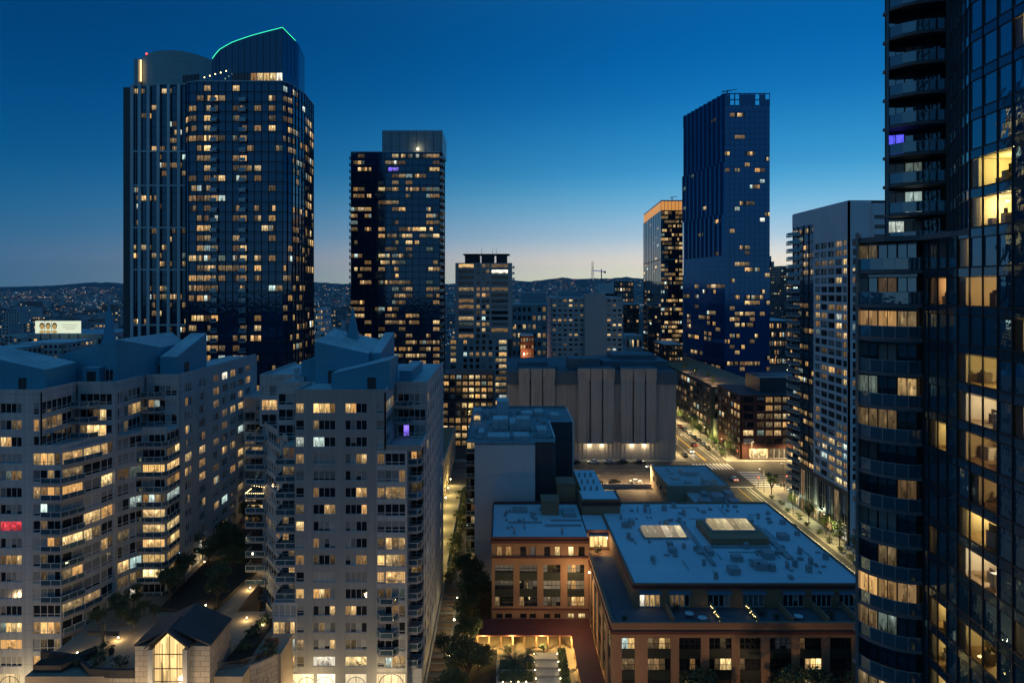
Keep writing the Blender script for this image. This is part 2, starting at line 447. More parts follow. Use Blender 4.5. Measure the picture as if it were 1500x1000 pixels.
# ------------------------------------------------------------------ condominium towers
M['condo_roof'] = M['membrane']
M['grey_metal'] = plain('grey_metal', (.36, .37, .38), .5, .2, .8, metal=.3)
FH = 2.965
def zc(k): return 50.9 - FH*k
CODE = {'d': 'dark', 'c': 'curtain', 'l': 'lit', 'm': 'dim', 'w': 'cool', 'h': 'lit_hot', 'r': 'red', 'v': 'violet'}
def code(s): return [CODE[c] for c in s]
def rnd_states(n, pl=.3, pc=.3):
    x = R.random()
    if x < pl: a = pick({'lit': 5, 'dim': 4, 'lit_hot': 1.2, 'cool': .6}); b = pick({'dim': 2, 'curtain': 1, 'lit': 1})
    elif x < pl+pc: a = 'curtain'; b = 'dark'
    else: a = 'dark'; b = 'curtain'
    k = R.choice((n, n, n, n-1, max(1, n//2)))
    s = [a]*k + [b]*(n-k)
    if R.random() < .5: s.reverse()
    return s
_balc = {}
def balcony(B, outer, back, z, rail_h=1.05, solid=False):
    """slab with posts, rails and glass panels along the outer polyline (left to right); back = closing points"""
    key = (tuple(outer), tuple(back), solid)
    ox, oy = outer[0]
    if key not in _balc:
        b = MB(); poly = [(x-ox, y-oy) for x, y in list(outer)+list(back)]
        area = sum(poly[i][0]*poly[(i+1) % len(poly)][1]-poly[(i+1) % len(poly)][0]*poly[i][1] for i in range(len(poly)))
        b.prism(poly if area > 0 else poly[::-1], -.28, 0, 0)
        for (xa, ya), (xb, yb) in zip(outer, outer[1:]):
            F = Frame((xa-ox, ya-oy), (xb-ox, yb-oy)); n = max(1, round(F.L/1.6))
            b.fbox(F, 0, F.L, -.10, -.04, rail_h-.07, rail_h, 1); b.fbox(F, 0, F.L, -.09, -.05, .08, .13, 1)
            for i in range(n+1):
                s = min(max(F.L*i/n, .03), F.L-.03); b.fbox(F, s-.03, s+.03, -.10, -.04, 0, rail_h-.07, 1)
            b.fbox(F, .04, F.L-.04, -.075, -.065, .13, rail_h-.08, 2)
        _balc[key] = b.mesh('balcony', [M['balc_slab'], M['white_rail'], M['rail_glass']])
    return put('balcony', _balc[key], B.t, (ox, oy, z))

def glazed(B, F, rows, s0, s1, panes, fn, z0, z1, n0=0.0, lo=1.12, hi=1.02):
    """bands of full-width glazing between concrete floor bands"""
    punched(B, F, z0, z1, [(zc(k)-lo, zc(k)+hi) for k in sorted(rows, reverse=True)], [(s0, s1)], 'wall', .35, n0)
    for k in rows:
        B.window(F, s0, zc(k)-lo, s1-s0, lo+hi, panes, fn(k), n0-.14, t=.075, rail=.55)

def spire(B, x, y, z0, z1, w0=1.7):
    b = B.b('spire'); b.hexa([(x-w0/2, y-.5, z0), (x+w0/2, y-.5, z0), (x+w0/2, y+1.2, z0), (x-w0/2, y+1.2, z0), (x-.12, y-.1, z1), (x+.12, y-.1, z1), (x+.12, y+.2, z1), (x-.12, y+.2, z1)])
    b.box(x-w0*.62, x+w0*.62, y-.7, y+1.4, z0-2.5, z0)

# right-hand condominium tower ------------------------------------------------
B = Bld('condominium_tower', 'pale concrete condominium tower with blue stepped penthouse beside the lit alley', 'apartment tower', (-28, 120, 0), limit=330)
top = 53.65; zt = zc(2)-1.45; zb = 4.7      # zt: foot of the set-back upper storeys
core = B.b('core')
core.box(-36.0, -20.8, 120.6, 150, 0, top-.6); core.box(-42.4, -14.6, 130.5, 165, 0, top-.6); core.box(-49.6, -30, 141.5, 170, 0, top-.6)
core.box(-30, -17.0, 120.6, 131, 0, zt-.3); core.box(-40, -36, 124.6, 132, 0, zt-.3); core.box(-20, -14.75, 124.6, 131, 0, zt-.3)
R0 = list(range(16)); UP = [0, 1, 2]; LOW = list(range(3, 16))
Fs = Frame((-36.4, 120), (-20.4, 120))
A2 = ['hhhl', 'mddd', 'wwdd', 'cccc', 'cccc', 'mddd', 'ddlm', 'dccc', 'mccc', 'mddm', 'cccc', 'lllc', 'dcdl', 'clcc', 'cccl', 'hhhh']
B2 = ['lldd', 'dcdd', 'dcdd', 'ccll', 'dccc', 'ddll', 'dddl', 'ccdd', 'ccdd', 'ccll', 'cccc', 'dddd', 'lldd', 'cccd', 'mmcc', 'hhhh']
L2 = 'ldwmcdmlcldhccmm'
R2 = ['cc', 'cc', 'cc', 'mddd', 'cccm', 'llll', 'dddd', 'cccc', 'mlll', 'hhll', 'llll', 'mmcm', 'cdmm', 'cdcd', 'dddc', 'clll']
rows = [(zc(k)-.85, zc(k)+.85) for k in reversed(R0)]
punched(B, Fs, zb, top, rows, [(.2, 1.6), (3.25, 7.1), (8.9, 12.65), (14.4, 15.75)])
for k in R0:
    z = zc(k)-.85
    B.window(Fs, 3.25, z, 3.85, 1.7, 4, code(A2[k])); B.window(Fs, 8.9, z, 3.75, 1.7, 4, code(B2[k])); B.window(Fs, .2, z, 1.4, 1.7, 1, code(L2[k]), rail=.5)
    if k < 3: B.window(Fs, 14.4, z, 1.35, 1.7, 1, code(R2[k]), rail=.5)
# lower storeys, right-hand glazed band and its balconies
Fr = Frame((-22.0, 119.94), (-16.6, 119.94))
glazed(B, Fr, LOW, .12, 5.2, 4, lambda k: code(R2[k]), zb, zt)
for k in LOW:
    if 11 <= k <= 14: balcony(B, [(-22.0, 119.9), (-21.2, 118.6), (-18.9, 118.6), (-18.1, 119.9)], [(-18.1, 119.93), (-22.0, 119.93)], zc(k)-1.25)
    balcony(B, [(-16.6, 120.7), (-14.9, 120.7), (-14.2, 121.6), (-14.2, 124.2)], [(-16.6, 124.2)], zc(k)-1.25)
Frb = Frame((-16.6, 124.4), (-14.3, 124.4)); glazed(B, Frb, LOW, .1, 2.1, 2, lambda k: code(R.choice(['dd', 'dd', 'lm', 'mm', 'dc'])), zb, zt)
B.b('wall').box(-17.0, -16.6, 119.95, 124.4, zb, zt)
pr = B.b('parapet'); pr.box(-20.38, -14.2, 120.0, 120.3, zt, zt+.9); pr.box(-14.5, -14.2, 120.3, 130, zt, zt+.9); pr.box(-20.3, -14.5, 120.3, 130, zt-.3, zt)
# upper set-back corner
Fe = Frame((-20.4, 120.0), (-20.4, 130)); glazed(B, Fe, UP, .6, 9.3, 5, lambda k: rnd_states(5, .1, .2), zt, top)
Fb = Frame((-20.05, 130), (-14.2, 130)); glazed(B, Fb, UP, .3, 5.5, 5, lambda k: code(['ddccc', 'ddddd', 'dvdcc'][k]), zt, top)
for k in (0, 1): balcony(B, [(-20.3, 128.4), (-17.6, 128.4), (-16.9, 129.5)], [(-16.9, 129.97), (-20.3, 129.97)], zc(k)-1.2)
# east side towards the alley
Fx = Frame((-14.2, 124.4), (-14.2, 166)); cols = [(1.2+i*4.6, 3.4+i*4.6) for i in range(9)]
punched(B, Fx, zb, zt, [(zc(k)-.85, zc(k)+.85) for k in reversed(LOW)], cols)
Fx2 = Frame((-14.21, 130.2), (-14.21, 165.8)); cols2 = [(1.0+i*4.6, 3.2+i*4.6) for i in range(7)]
punched(B, Fx2, zt+.01, top, [(zc(k)-.85, zc(k)+.85) for k in reversed(UP)], cols2)
# west side, stepping back
Fw = Frame((-42.8, 130), (-36.45, 130)); glazed(B, Fw, UP, .3, 5.8, 4, lambda k: code(['dccc', 'dddd', 'dddm'][k]), zt, top)
Fw2 = Frame((-50, 141), (-42.85, 141)); glazed(B, Fw2, UP, .4, 6.3, 4, lambda k: code(['cccd', 'lllr', 'dddm'][k]), zt, top)
Fd = Frame((-49.0, 141.2), (-40.1, 127.9)); glazed(B, Fd, LOW, .5, 15.2, 8, lambda k: rnd_states(8, .12, .2), zb, zt)
Fl = Frame((-40.1, 124.4), (-36.45, 124.4)); glazed(B, Fl, [k for k in LOW if k < 12], .15, 3.4, 3, lambda k: code(R.choice(['ddd', 'ddd', 'dlm', 'mmd', 'ldd'])), zc(11)-1.4, zt)
Fl2 = Frame((-40.3, 119.97), (-36.0, 119.97)); glazed(B, Fl2, [12, 13, 14, 15], .12, 4.1, 4, lambda k: code({12: 'cccc', 13: 'hlml', 14: 'cwww', 15: 'mmml'}[k]), zb, zc(12)+1.45)
B.b('wall').box(-40.3, -39.9, 120.3, 128, zb, zc(12)+1.4)
B.b('wall').prism([(-40.1, 127.7), (-49, 141.0), (-49, 141.4), (-40.1, 128.2)][::-1], zt, zt+.8)
for k in LOW:
    if k < 12: balcony(B, [(-40.1, 124.3), (-40.1, 120.6), (-36.5, 120.6)], [(-36.5, 124.3)], zc(k)-1.25)
    balcony(B, [(-52.6, 143.2), (-52.6, 140.0), (-48.6, 140.0)], [(-48.6, 141.0), (-49.4, 143.2)], zc(k)-1.25)
# parapets and roof
pr.box(-36.4, -20.4, 120, 120.35, top, top+.55); pr.box(-20.75, -20.4, 120.35, 130, top, top+.55); pr.box(-20.4, -14.2, 130, 130.35, top, top+.55)
pr.box(-14.55, -14.2, 130.35, 165, top, top+.55); pr.box(-42.8, -36.4, 130, 130.35, top, top+.55); pr.box(-36.4, -36.1, 120.35, 130, top, top+.55); pr.box(-50, -42.8, 141, 141.35, top, top+.55); pr.box(-50, -49.65, 141.35, 165, top, top+.55)
rf = B.b('roof'); rf.box(-36.1, -20.75, 120.35, 140, top-.59, top+.05); rf.box(-42.7, -14.55, 130.36, 165, top-.59, top+.08); rf.box(-49.6, -42.7, 141.36, 165, top-.59, top+.05)
ph = B.b('penthouse')
ph.prism([(-30.8, 123.5), (-20.2, 123.5), (-20.2, 133), (-30.8, 133)], top, lambda x, y: 56.6+(x+30.8)*.23, 0, 1)
ph.prism([(-35.8, 131), (-25.6, 131), (-25.6, 146), (-35.8, 146)], top, lambda x, y: 61.8-(x+35.8)*.23+max(0, y-131)*.10, 0, 1)
ph.prism([(-25.59, 133), (-23.6, 133), (-23.6, 150), (-25.59, 150)], top, lambda x, y: 59.4+(y-133)*.17, 0, 1)
ph.prism([(-39.4, 134), (-35.9, 134), (-35.9, 147), (-39.4, 147)], top, lambda x, y: 57.6+(x+39.4)*.35, 0, 1)
ph.prism([(-20.1, 134), (-17.6, 134), (-17.6, 152), (-20.1, 152)], top, lambda x, y: 55.8, 0, 1)
for x, y, w_, h_ in ((-24.3, 123.4, 1.5, 2.1), (-33.3, 130.9, 1.2, 2.4)):
    b = B.b('louvre'); b.box(x, x+w_, y-.05, y+.1, top+.1, top+.1+h_)
Fp = Frame((-31.9, 130.9), (-30.4, 130.9)); B.window(Fp, 0, top+.3, 1.5, 1.9, 2, ['dark'], .02)
for x, y in ((-41.5, 137), (-40.8, 139), (-39.5, 133.2), (-44.5, 146), (-42, 149)):
    b = B.b('roof_vent'); b.box(x, x+R.uniform(.5, 1.1), y, y+R.uniform(.6, 1.2), top+.06, top+R.uniform(.6, 1.3))
spire(B, -30.8, 141, 63.0, 68.0)
MT = {'wall': M['condo'], 'core': M['condo'], 'parapet': M['condo'], 'roof': M['membrane'], 'penthouse': [M['teal'], M['membrane']], 'spire': M['teal'], 'louvre': M['frame_dark'], 'roof_vent': M['grey_metal'], 'arcade': M['condo']}
# arcade at the foot
M['arch_glow'] = lit('lobby_glow', (1, .72, .36), (1, .8, .5), (1, .8, .5), 1.0, .8, .25)
def arcade(B, F, spans):
    b = B.b('arcade'); s = 0
    for s0, s1 in spans:
        b.fbox(F, s, s0, -.4, -.02, 0, zb)
        b.fbox(F, s0, s1, -.4, -.03, zb-.45, zb)
        n = max(1, round((s1-s0)/3.6)); wd = (s1-s0)/n
        for i in range(n):
            me = MB(); r = wd/2; h = 2.2
            me.quad([(0, .1, 0), (wd, .1, 0), (wd, .1, zb-.45), (0, .1, zb-.45)], 1, [(0.01, 0.01), (.99, 0.01), (.99, .99), (0.01, .99)])
            for j in range(14):        # arch ring
                t0 = PI*j/14; t1 = PI*(j+1)/14; p = lambda t, q: (r-q*math.cos(t), h+.92*q*math.sin(t))
                for (q0, q1) in ((r*.82, r*.88),):
                    a, c_, d_, e_ = p(t0, q0), p(t1, q0), p(t1, q1), p(t0, q1)
                    me.quad([(a[0], .02, a[1]), (e_[0], .02, e_[1]), (d_[0], .02, d_[1]), (c_[0], .02, c_[1])], 0)
            me.box(r-.05, r+.05, 0, .09, 0, h+r*.84, 0); me.box(.15, wd-.15, .01, .08, h-.05, h+.05, 0)
            put('arched_window', me.mesh('arched_window', [M['frame_dark'], M['arch_glow']]), B.t, F.pt(s0+i*wd, -.15, 0), F.rz)
        s = s1
    b.fbox(F, s, F.L, -.4, -.02, 0, zb)
arcade(B, Frame((-40.3, 119.98), (-16.6, 119.98)), [(.6, 7.8), (9.0-1.85+.0+.1, 11.0), (12.8, 16.5), (18.3, 23.4)])
B.b('arcade').box(-16.6, -14.2, 121, 166, 0, zb-.02); B.b('arcade').box(-53, -40.3, 128, 166, 0, zb-.02)
# windows of the alley side (narrow from here)
for k in R0:
    z = zc(k)-.85
    for c0, c1 in (cols if k > 2 else cols2):
        B.window(Fx if k > 2 else Fx2, c0, z, c1-c0, 1.7, 2, rnd_states(2, .15, .3))
B.finish(MT)

# left-hand condominium tower -------------------------------------------------
B = Bld('condominium_tower', 'pale concrete condominium tower with wavy window bands at the left edge', 'apartment tower', (-80, 122, 0), limit=330)
core = B.b('core')
core.box(-112, -82.0, 120.6, 160, 0, top-.6); core.box(-82.0, -74.1, 130.6, 160, 0, top-.6); core.box(-74.1, -67.1, 141.6, 185, 0, top-.6)
core.prism([(-82, 120.6), (-77.9, 120.6), (-74.5, 130.2), (-82, 131)], 0, zt-.3); core.prism([(-74.6, 130.6), (-71.5, 135.6), (-67.0, 136), (-67.1, 142), (-74.6, 142)], 0, zt-.3)
Fs = Frame((-112, 120), (-82.4, 120))
C1 = ['dddc', 'cdmm', 'lldd', 'cccc', 'cmml', 'cddd', 'dccc', 'rrrr', 'dccc', 'mlll', 'dccc', 'cccc', 'cddd', 'mhhh', 'llll', 'cccc']
# columns: px 3..33 is the nearest to the corner
cs = [(5.2, 8.9), (11.6, 15.3), (24.1-.3, 27.6)]
punched(B, Fs, zb, top, rows, cs)
for k in R0:
    z = zc(k)-.85
    B.window(Fs, cs[2][0], z, cs[2][1]-cs[2][0], 1.7, 4, code(C1[k]))
    for c0, c1 in cs[:1]: pass
FX = Frame((-82.4, 120), (-81.0, 120)); glazed(B, FX, UP, .05, 1.3, 1, lambda k: code('c' if k == 0 else 'l' if k == 1 else 'd'), zt, top)
Fe1 = Frame((-81.0, 120.0), (-81.0, 130)); glazed(B, Fe1, UP, .3, 8.8, 6, lambda k: code(['dddddd', 'lmlmdd', 'dddddd'][k]), zt, top)
Fb1 = Frame((-80.65, 130), (-73.7, 130)); glazed(B, Fb1, UP, .3, 6.5, 5, lambda k: code(['ddddd', 'ddmhd', 'mlhhd'][k]), zt, top)
Fe2 = Frame((-73.7, 130), (-73.7, 141)); glazed(B, Fe2, UP, .3, 9.5, 6, lambda k: code(['dccccd', 'dccmhl', 'dcmddd'][k]), zt, top)
Fb2 = Frame((-73.35, 141), (-66.7, 141)); glazed(B, Fb2, UP, .3, 6.2, 5, lambda k: code(['cdccc', 'mldcc', 'dddcd'][k]), zt, top)
for k in UP:
    balcony(B, [(-81.0+.05, 128.0), (-77.6, 128.2), (-76.6, 129.6)], [(-76.6, 129.97), (-80.9, 129.97)], zc(k)-1.2)
    balcony(B, [(-73.65, 139.2), (-70.8, 139.2), (-69.8, 140.5)], [(-69.8, 140.97), (-73.6, 140.97)], zc(k)-1.2)
# lower storeys: continuous bands that swing back along the diagonal
def smooth(pts, n=5):
    out = []
    for (a, b) in zip(pts, pts[1:]): out.append((a, b))
    return out
segs = [((-82.45, 119.96), (-77.4, 119.96), 4), ((-77.4, 119.96), (-75.6, 123.4), 2), ((-75.6, 123.4), (-74.4, 126.8), 2), ((-74.4, 126.8), (-73.75, 130.2), 2)]
segs2 = [((-73.75, 130.4), (-72.6, 133.2), 2), ((-72.6, 133.2), (-71.2, 135.2), 2), ((-71.2, 135.2), (-66.5, 135.4), 4), ((-66.5, 135.4), (-66.62, 141.4), 3)]
lits = {3: 'llhm', 4: 'cdmd', 5: 'lmlm', 6: 'cwcc', 7: 'dmdd', 8: 'cclm', 9: 'cmdd', 10: 'cmcd', 11: 'cccd', 12: 'dddd', 13: 'lhll', 14: 'cmdm', 15: 'lccc'}
for i, (a, b_, n) in enumerate(segs):
    F = Frame(a, b_)
    def fn(k, i=i, n=n):
        if i == 0: return code(lits[k])
        x = {3: ['ll', 'hh', 'lm'], 5: ['ll', 'cc', 'hh'], 6: ['cc', 'cc', 'cc'], 4: ['mm', 'dd', 'dd'], 8: ['lh', 'hm', 'dd'], 9: ['dc', 'cc', 'lm'], 10: ['ml', 'cc', 'cc']}.get(k)
        return code(x[i-1]) if x else rnd_states(n, .22, .35)
    glazed(B, F, LOW, .06, F.L-.06, n, fn, zb, zt)
rows_lit2 = {7: .8, 9: .7, 10: .9, 11: .9, 12: .85, 8: .3, 3: .2, 4: .3, 5: .8, 6: .5}
for i, (a, b_, n) in enumerate(segs2):
    F = Frame(a, b_)
    glazed(B, F, LOW, .06, F.L-.06, n, lambda k, n=n: rnd_states(n, rows_lit2.get(k, .25)*(1.0 if i > 1 else .6), .4), zb, zt)
wl = B.b('wall'); wl.box(-74.1, -73.45, 129.7, 130.6, zb, top-.02)
for k in LOW:
    if k not in (3, 13, 15, 12, 14): balcony(B, [(-80.6, 119.2), (-77.0, 119.2), (-75.0, 123.0)], [(-75.7, 123.5), (-77.4, 119.9), (-80.6, 119.9)], zc(k)-1.25)
    else: balcony(B, [(-77.0, 120.0), (-75.2, 123.3), (-74.0, 126.7)], [(-74.4, 126.8), (-75.6, 123.4), (-77.2, 120.1)], zc(k)-1.25)
    balcony(B, [(-71.9, 134.2), (-66.9, 134.3), (-66.1, 135.6), (-66.1, 140.5)], [(-66.45, 140.5), (-66.45, 135.35), (-71.2, 135.15)], zc(k)-1.25)
Fx = Frame((-66.7, 141.6), (-66.7, 186)); cols = [(2.2, 5.4), (9.0, 12.2)] ; cs3 = [(16.2+i*5.0, 19.6+i*5.0) for i in range(5)]
punched(B, Fx, zb, top, rows, cols+cs3)
pl_ = {3: .2, 4: .2, 0: .05, 1: .2, 2: .1}
E1 = ['cccc', 'llcd', 'dccc', 'llld', 'cmcc', 'llll', 'llml', 'ddcc', 'dcmc', 'ddcd', 'cdcc', 'dccd', 'dccc', 'ccml', 'dcdd', 'dddc']
E2 = ['dccc', 'ccdc', 'dddc', 'dddd', 'cclm', 'llll', 'llll', 'llll', 'cddd', 'ddml', 'dddd', 'dcdd', 'whll', 'llml', 'dddd', 'dddd']
for k in R0:
    z = zc(k)-.85
    B.window(Fx, 2.2, z, 3.2, 1.7, 4, code(E1[k])); B.window(Fx, 9.0, z, 3.2, 1.7, 4, code(E2[k]))
    for c0, c1 in cs3: B.window(Fx, c0, z, c1-c0, 1.7, 4, rnd_states(4, .35, .3))
# far lower wing that steps out
wl.box(-66.69, -60.5, 176, 196, 0, zc(3)+2.0)
Fq = Frame((-66.6, 175.6), (-60.6, 175.6)); Fq2 = Frame((-60.1, 175.9), (-60.1, 196))
punched(B, Fq, 0, zc(3)+2.0, [(zc(k)-1.1, zc(k)+1.0) for k in reversed(LOW)], [(.6, 5.5)]); punched(B, Fq2, 0, zc(3)+2.0, [(zc(k)-1.1, zc(k)+1.0) for k in reversed(LOW)], [(1.2, 6.5), (8, 13), (14, 19)])
for k in LOW:
    B.window(Fq, .6, zc(k)-1.1, 4.9, 2.1, 4, rnd_states(4, .45, .3), rail=.5)
    for c0 in (1.2, 8.0): B.window(Fq2, c0, zc(k)-1.1, 5, 2.1, 4, rnd_states(4, .4, .3), rail=.5)
    balcony(B, [(-63, 174.6), (-60.0, 174.6), (-59.2, 175.6), (-59.2, 182)], [(-60.05, 182), (-60.05, 175.6), (-63, 175.55)], zc(k)-1.25)
pr = B.b('parapet')
pr.box(-112, -81.0, 120, 120.35, top, top+.55); pr.box(-81.35, -81.0, 120.35, 130, top, top+.55); pr.box(-81.0, -73.7, 130, 130.35, top, top+.55); pr.box(-74.05, -73.7, 130.35, 141, top, top+.55); pr.box(-73.7, -66.7, 141, 141.35, top, top+.55); pr.box(-67.05, -66.7, 141.35, 185, top, top+.55)
pr.prism([(-82.4, 119.95), (-77.4, 119.95), (-73.72, 130.2), (-82.4, 130.2)], zt-.3, zt+.02); pr.prism([(-73.7, 130.4), (-71.2, 135.2), (-66.5, 135.4), (-66.6, 141.4), (-73.7, 141.4)], zt-.3, zt+.02)
pr.prism([(-77.7, 119.97), (-77.4, 119.96), (-73.74, 130.2), (-74.1, 130.2)], zt, zt+.9); pr.prism([(-82.4, 119.96), (-77.7, 119.96), (-77.7, 120.2), (-82.4, 120.2)], zt, zt+.9)
pr.prism([(-71.2, 135.2), (-66.5, 135.4), (-66.5, 135.7), (-71.2, 135.5)], zt, zt+.9)
rf = B.b('roof'); rf.box(-112, -81.35, 120.35, 160, top-.59, top+.05); rf.box(-81.35, -74.05, 130.36, 160, top-.59, top+.08); rf.box(-74.05, -67.05, 141.36, 185, top-.59, top+.05)
ph = B.b('penthouse')
ph.prism([(-105, 123), (-82.2, 123), (-82.2, 132), (-105, 132)], top, lambda x, y: 57.3+(-82.2-x)*.22+(y-123)*.05, 0, 1)
ph.prism([(-86.5, 133.5), (-75.4, 133.5), (-75.4, 152), (-86.5, 152)], top, lambda x, y: 59.0+(x+86.5)*.27, 0, 1)
ph.prism([(-75.39, 133.6), (-72.4, 145), (-72.4, 156), (-75.39, 156)], top, lambda x, y: 62.0-(x+75.39)*.85, 0, 1)
ph.prism([(-80.8, 131.6), (-77.6, 131.6), (-77.6, 133.45), (-80.8, 133.45)], top, 56.7, 0, 1)
ph.prism([(-71.9, 143.6), (-68.3, 143.6), (-68.3, 158), (-71.9, 158)], top, lambda x, y: 57.6+(y-143.6)*.28, 0, 1)
ph.prism([(-73.6, 144.5), (-71.95, 144.5), (-71.95, 150), (-73.6, 150)], top, 56.6, 0, 1)
for x, y, w_, h_ in ((-87.0, 122.9, 1.3, 2.1), (-79.9, 131.5, 1.6, 2.2)):
    b = B.b('louvre'); b.box(x, x+w_, y-.05, y+.1, top+.1, top+.1+h_)
B.b('louvre').box(-68.4, -68.2, 147, 149, top+.1, top+2.4)
Fp = Frame((-78.2, 133.4), (-75.6, 133.4)); B.window(Fp, 0, top+.3, 2.3, 2.2, 3, ['dark'], .02); Fp = Frame((-73.5, 144.4), (-72, 144.4)); B.window(Fp, 0, top+.3, 1.4, 2.0, 2, ['dark'], .02)
spire(B, -80.4+.9, 138, 61.5, 69.0)
arcade(B, Frame((-112, 119.98), (-74.6, 119.98)), [(23.4, 27.4), (29.6, 36.9)])
B.b('arcade').box(-74.6, -66.9, 131, 185, 0, zb-.02)
B.finish(MT)
# ------------------------------------------------------------------ podium garden and stone gatehouse between the condominiums
def brickmat(name, c1, c2, mort, scale, rough=.85, w_=.5, h_=.25):
    a = NT(name); co = a.obj()
    geo = a.n('ShaderNodeNewGeometry'); sp = a.n('ShaderNodeSeparateXYZ'); a.l(co, sp.inputs[0]); sn = a.n('ShaderNodeSeparateXYZ'); a.l(geo.outputs['Normal'], sn.inputs[0])
    cb = a.n('ShaderNodeCombineXYZ')
    h = a.n('ShaderNodeMix', data_type='FLOAT'); a.l(a.m('ABSOLUTE', sn.outputs[0]), h.inputs[0]); a.l(sp.outputs[0], h.inputs[2]); a.l(sp.outputs[1], h.inputs[3])
    a.l(h.outputs[0], cb.inputs[0]); a.l(sp.outputs[2], cb.inputs[1])
    br = a.n('ShaderNodeTexBrick'); br.inputs['Scale'].default_value = scale; br.inputs['Color1'].default_value = (*c1, 1); br.inputs['Color2'].default_value = (*c2, 1); br.inputs['Mortar'].default_value = (*mort, 1)
    br.inputs['Mortar Size'].default_value = .022; br.inputs['Brick Width'].default_value = w_; br.inputs['Row Height'].default_value = h_; a.l(cb.outputs[0], br.inputs['Vector'])
    a.l(a.mix(.35, br.outputs['Color'], a.mix(a.noise(.8, 4, co), tuple(c*.6 for c in c1), c2)), a.b.inputs['Base Color']); a.b.inputs['Roughness'].default_value = rough
    bp = a.n('ShaderNodeBump'); bp.inputs['Strength'].default_value = .5; bp.inputs['Distance'].default_value = .03; a.l(br.outputs['Fac'], bp.inputs['Height']); bp.invert = True
    a.l(bp.outputs[0], a.b.inputs['Normal']); return a.mat
M['stone'] = brickmat('stone_ashlar', (.52, .46, .37), (.38, .33, .27), (.13, .11, .09), .55, w_=.8, h_=.45)
M['slate'] = plain('slate_roof', (.055, .055, .062), .6, .3, .8, fine=6)
M['pav_warm'] = brickmat('terrace_paving', (.45, .36, .26), (.38, .31, .23), (.2, .16, .12), 1.0)
M['planter'] = plain('dark_planter', (.035, .034, .035), .7, .3, .8)
M['soil'] = plain('soil', (.03, .024, .018), .95, .4, .8)
PZ0 = 11.5
b = MB(); b.box(-74.4, -53.3, 106.5, 175, 0, PZ0-.02); b.box(-53.3, -40.4, 106.5, 128, 0, PZ0-.021); b.box(-53.3, -49.8, 128, 175, 4.72, PZ0-.022)
struct(b.build('terrace', M['pav_warm']))
def bed(pts, z0, z1, mat='planter'):
    b = MB(); b.prism(pts, z0, z1, 0, 1); return b.build('planting_bed', [M[mat], M['soil']])
struct(bed([(-64, 128), (-54, 126), (-52, 146), (-58, 150), (-65, 150)], PZ0, PZ0+.7)); struct(bed([(-64, 152), (-52, 150), (-52, 174), (-64, 174)], PZ0, PZ0+.9))
struct(bed([(-73.9, 107.6), (-69.5, 107.6), (-66.5, 112.5), (-67.6, 113.4), (-70.5, 109.6), (-73.9, 109.6)], PZ0, PZ0+1.1)); struct(bed([(-44.4, 110), (-41.2, 110), (-41.2, 124), (-44, 123)], PZ0, PZ0+.7))
# gatehouse
T = thing('gatehouse', 'stone gatehouse with dark gabled roof and tall lit window bay', 'building', (-50.7, 105, 0))
x0, x1, y0, y1, ze, zr = -56.4, -44.9, 105, 113.2, 17.0, 19.6
b = MB(); b.box(x0, -54.0, y0, y1, 0, ze); b.box(-48.0, x1, y0, y1, 0, ze); b.box(-54.0, -48.0, y0+1.5, y1, 0, ze)
b.quad([(x0, y1, ze), (x1, y1, ze), (-50.7, y1, zr)][::-1]); b.build('wall', M['stone'], T)
xm = -50.9
def gable(xa, xb, ya, yb, z0, z1, th=.25):
    b = MB(); xc = (xa+xb)/2
    for s in (0, 1):
        A, Bq = ((xa, z0), (xc, z1)) if s == 0 else ((xc, z1), (xb, z0))
        b.hexa([(A[0], ya, A[1]), (Bq[0], ya, Bq[1]), (Bq[0], yb, Bq[1]), (A[0], yb, A[1]), (A[0], ya, A[1]+th), (Bq[0], ya, Bq[1]+th), (Bq[0], yb, Bq[1]+th), (A[0], yb, A[1]+th)])
    return b
gable(x0-.15, x1+.15, y0-.1, y1+.15, ze+.02, zr).build('roof', M['slate'], T)
gable(-54.4, -47.6, y0-1.2, y0+3.5, ze-.3+.4, zr+.1, .3).build('porch_roof', M['slate'], T)
b = MB(); b.box(-54.0, -53.3, y0-.9, y0+1.5, 0, ze-.1); b.box(-48.7, -48.0, y0-.9, y0+1.5, 0, ze-.1); b.build('bay_pier', M['grey_metal'], T)
bw = MB(); bw.quad([(-53.3, y0, 0), (-48.7, y0, 0), (-48.7, y0, ze+.1), (-51, y0, zr-.3), (-53.3, y0, ze+.1)], 0, [(.01, .01), (.99, .01), (.99, .8), (.5, .99), (.01, .8)])
bay = bw.build('bay_window', M['lit_hot'], T)
for x in (-52.2, -51.0, -49.9):
    m = MB(); m.box(x-.05, x+.05, y0-.12, y0-.02, 0, zr-1.0 if abs(x+51) < .3 else ze+.4); m.build('glazing_bar', M['frame_dark'], bay)
for z in [3, 6, 8.4, 10.9, 11.6, 13.6, 15.8]:
    m = MB(); m.box(-53.3, -48.7, y0-.13, y0-.03, z-.06, z+.06); m.build('glazing_bar', M['frame_dark'], bay)
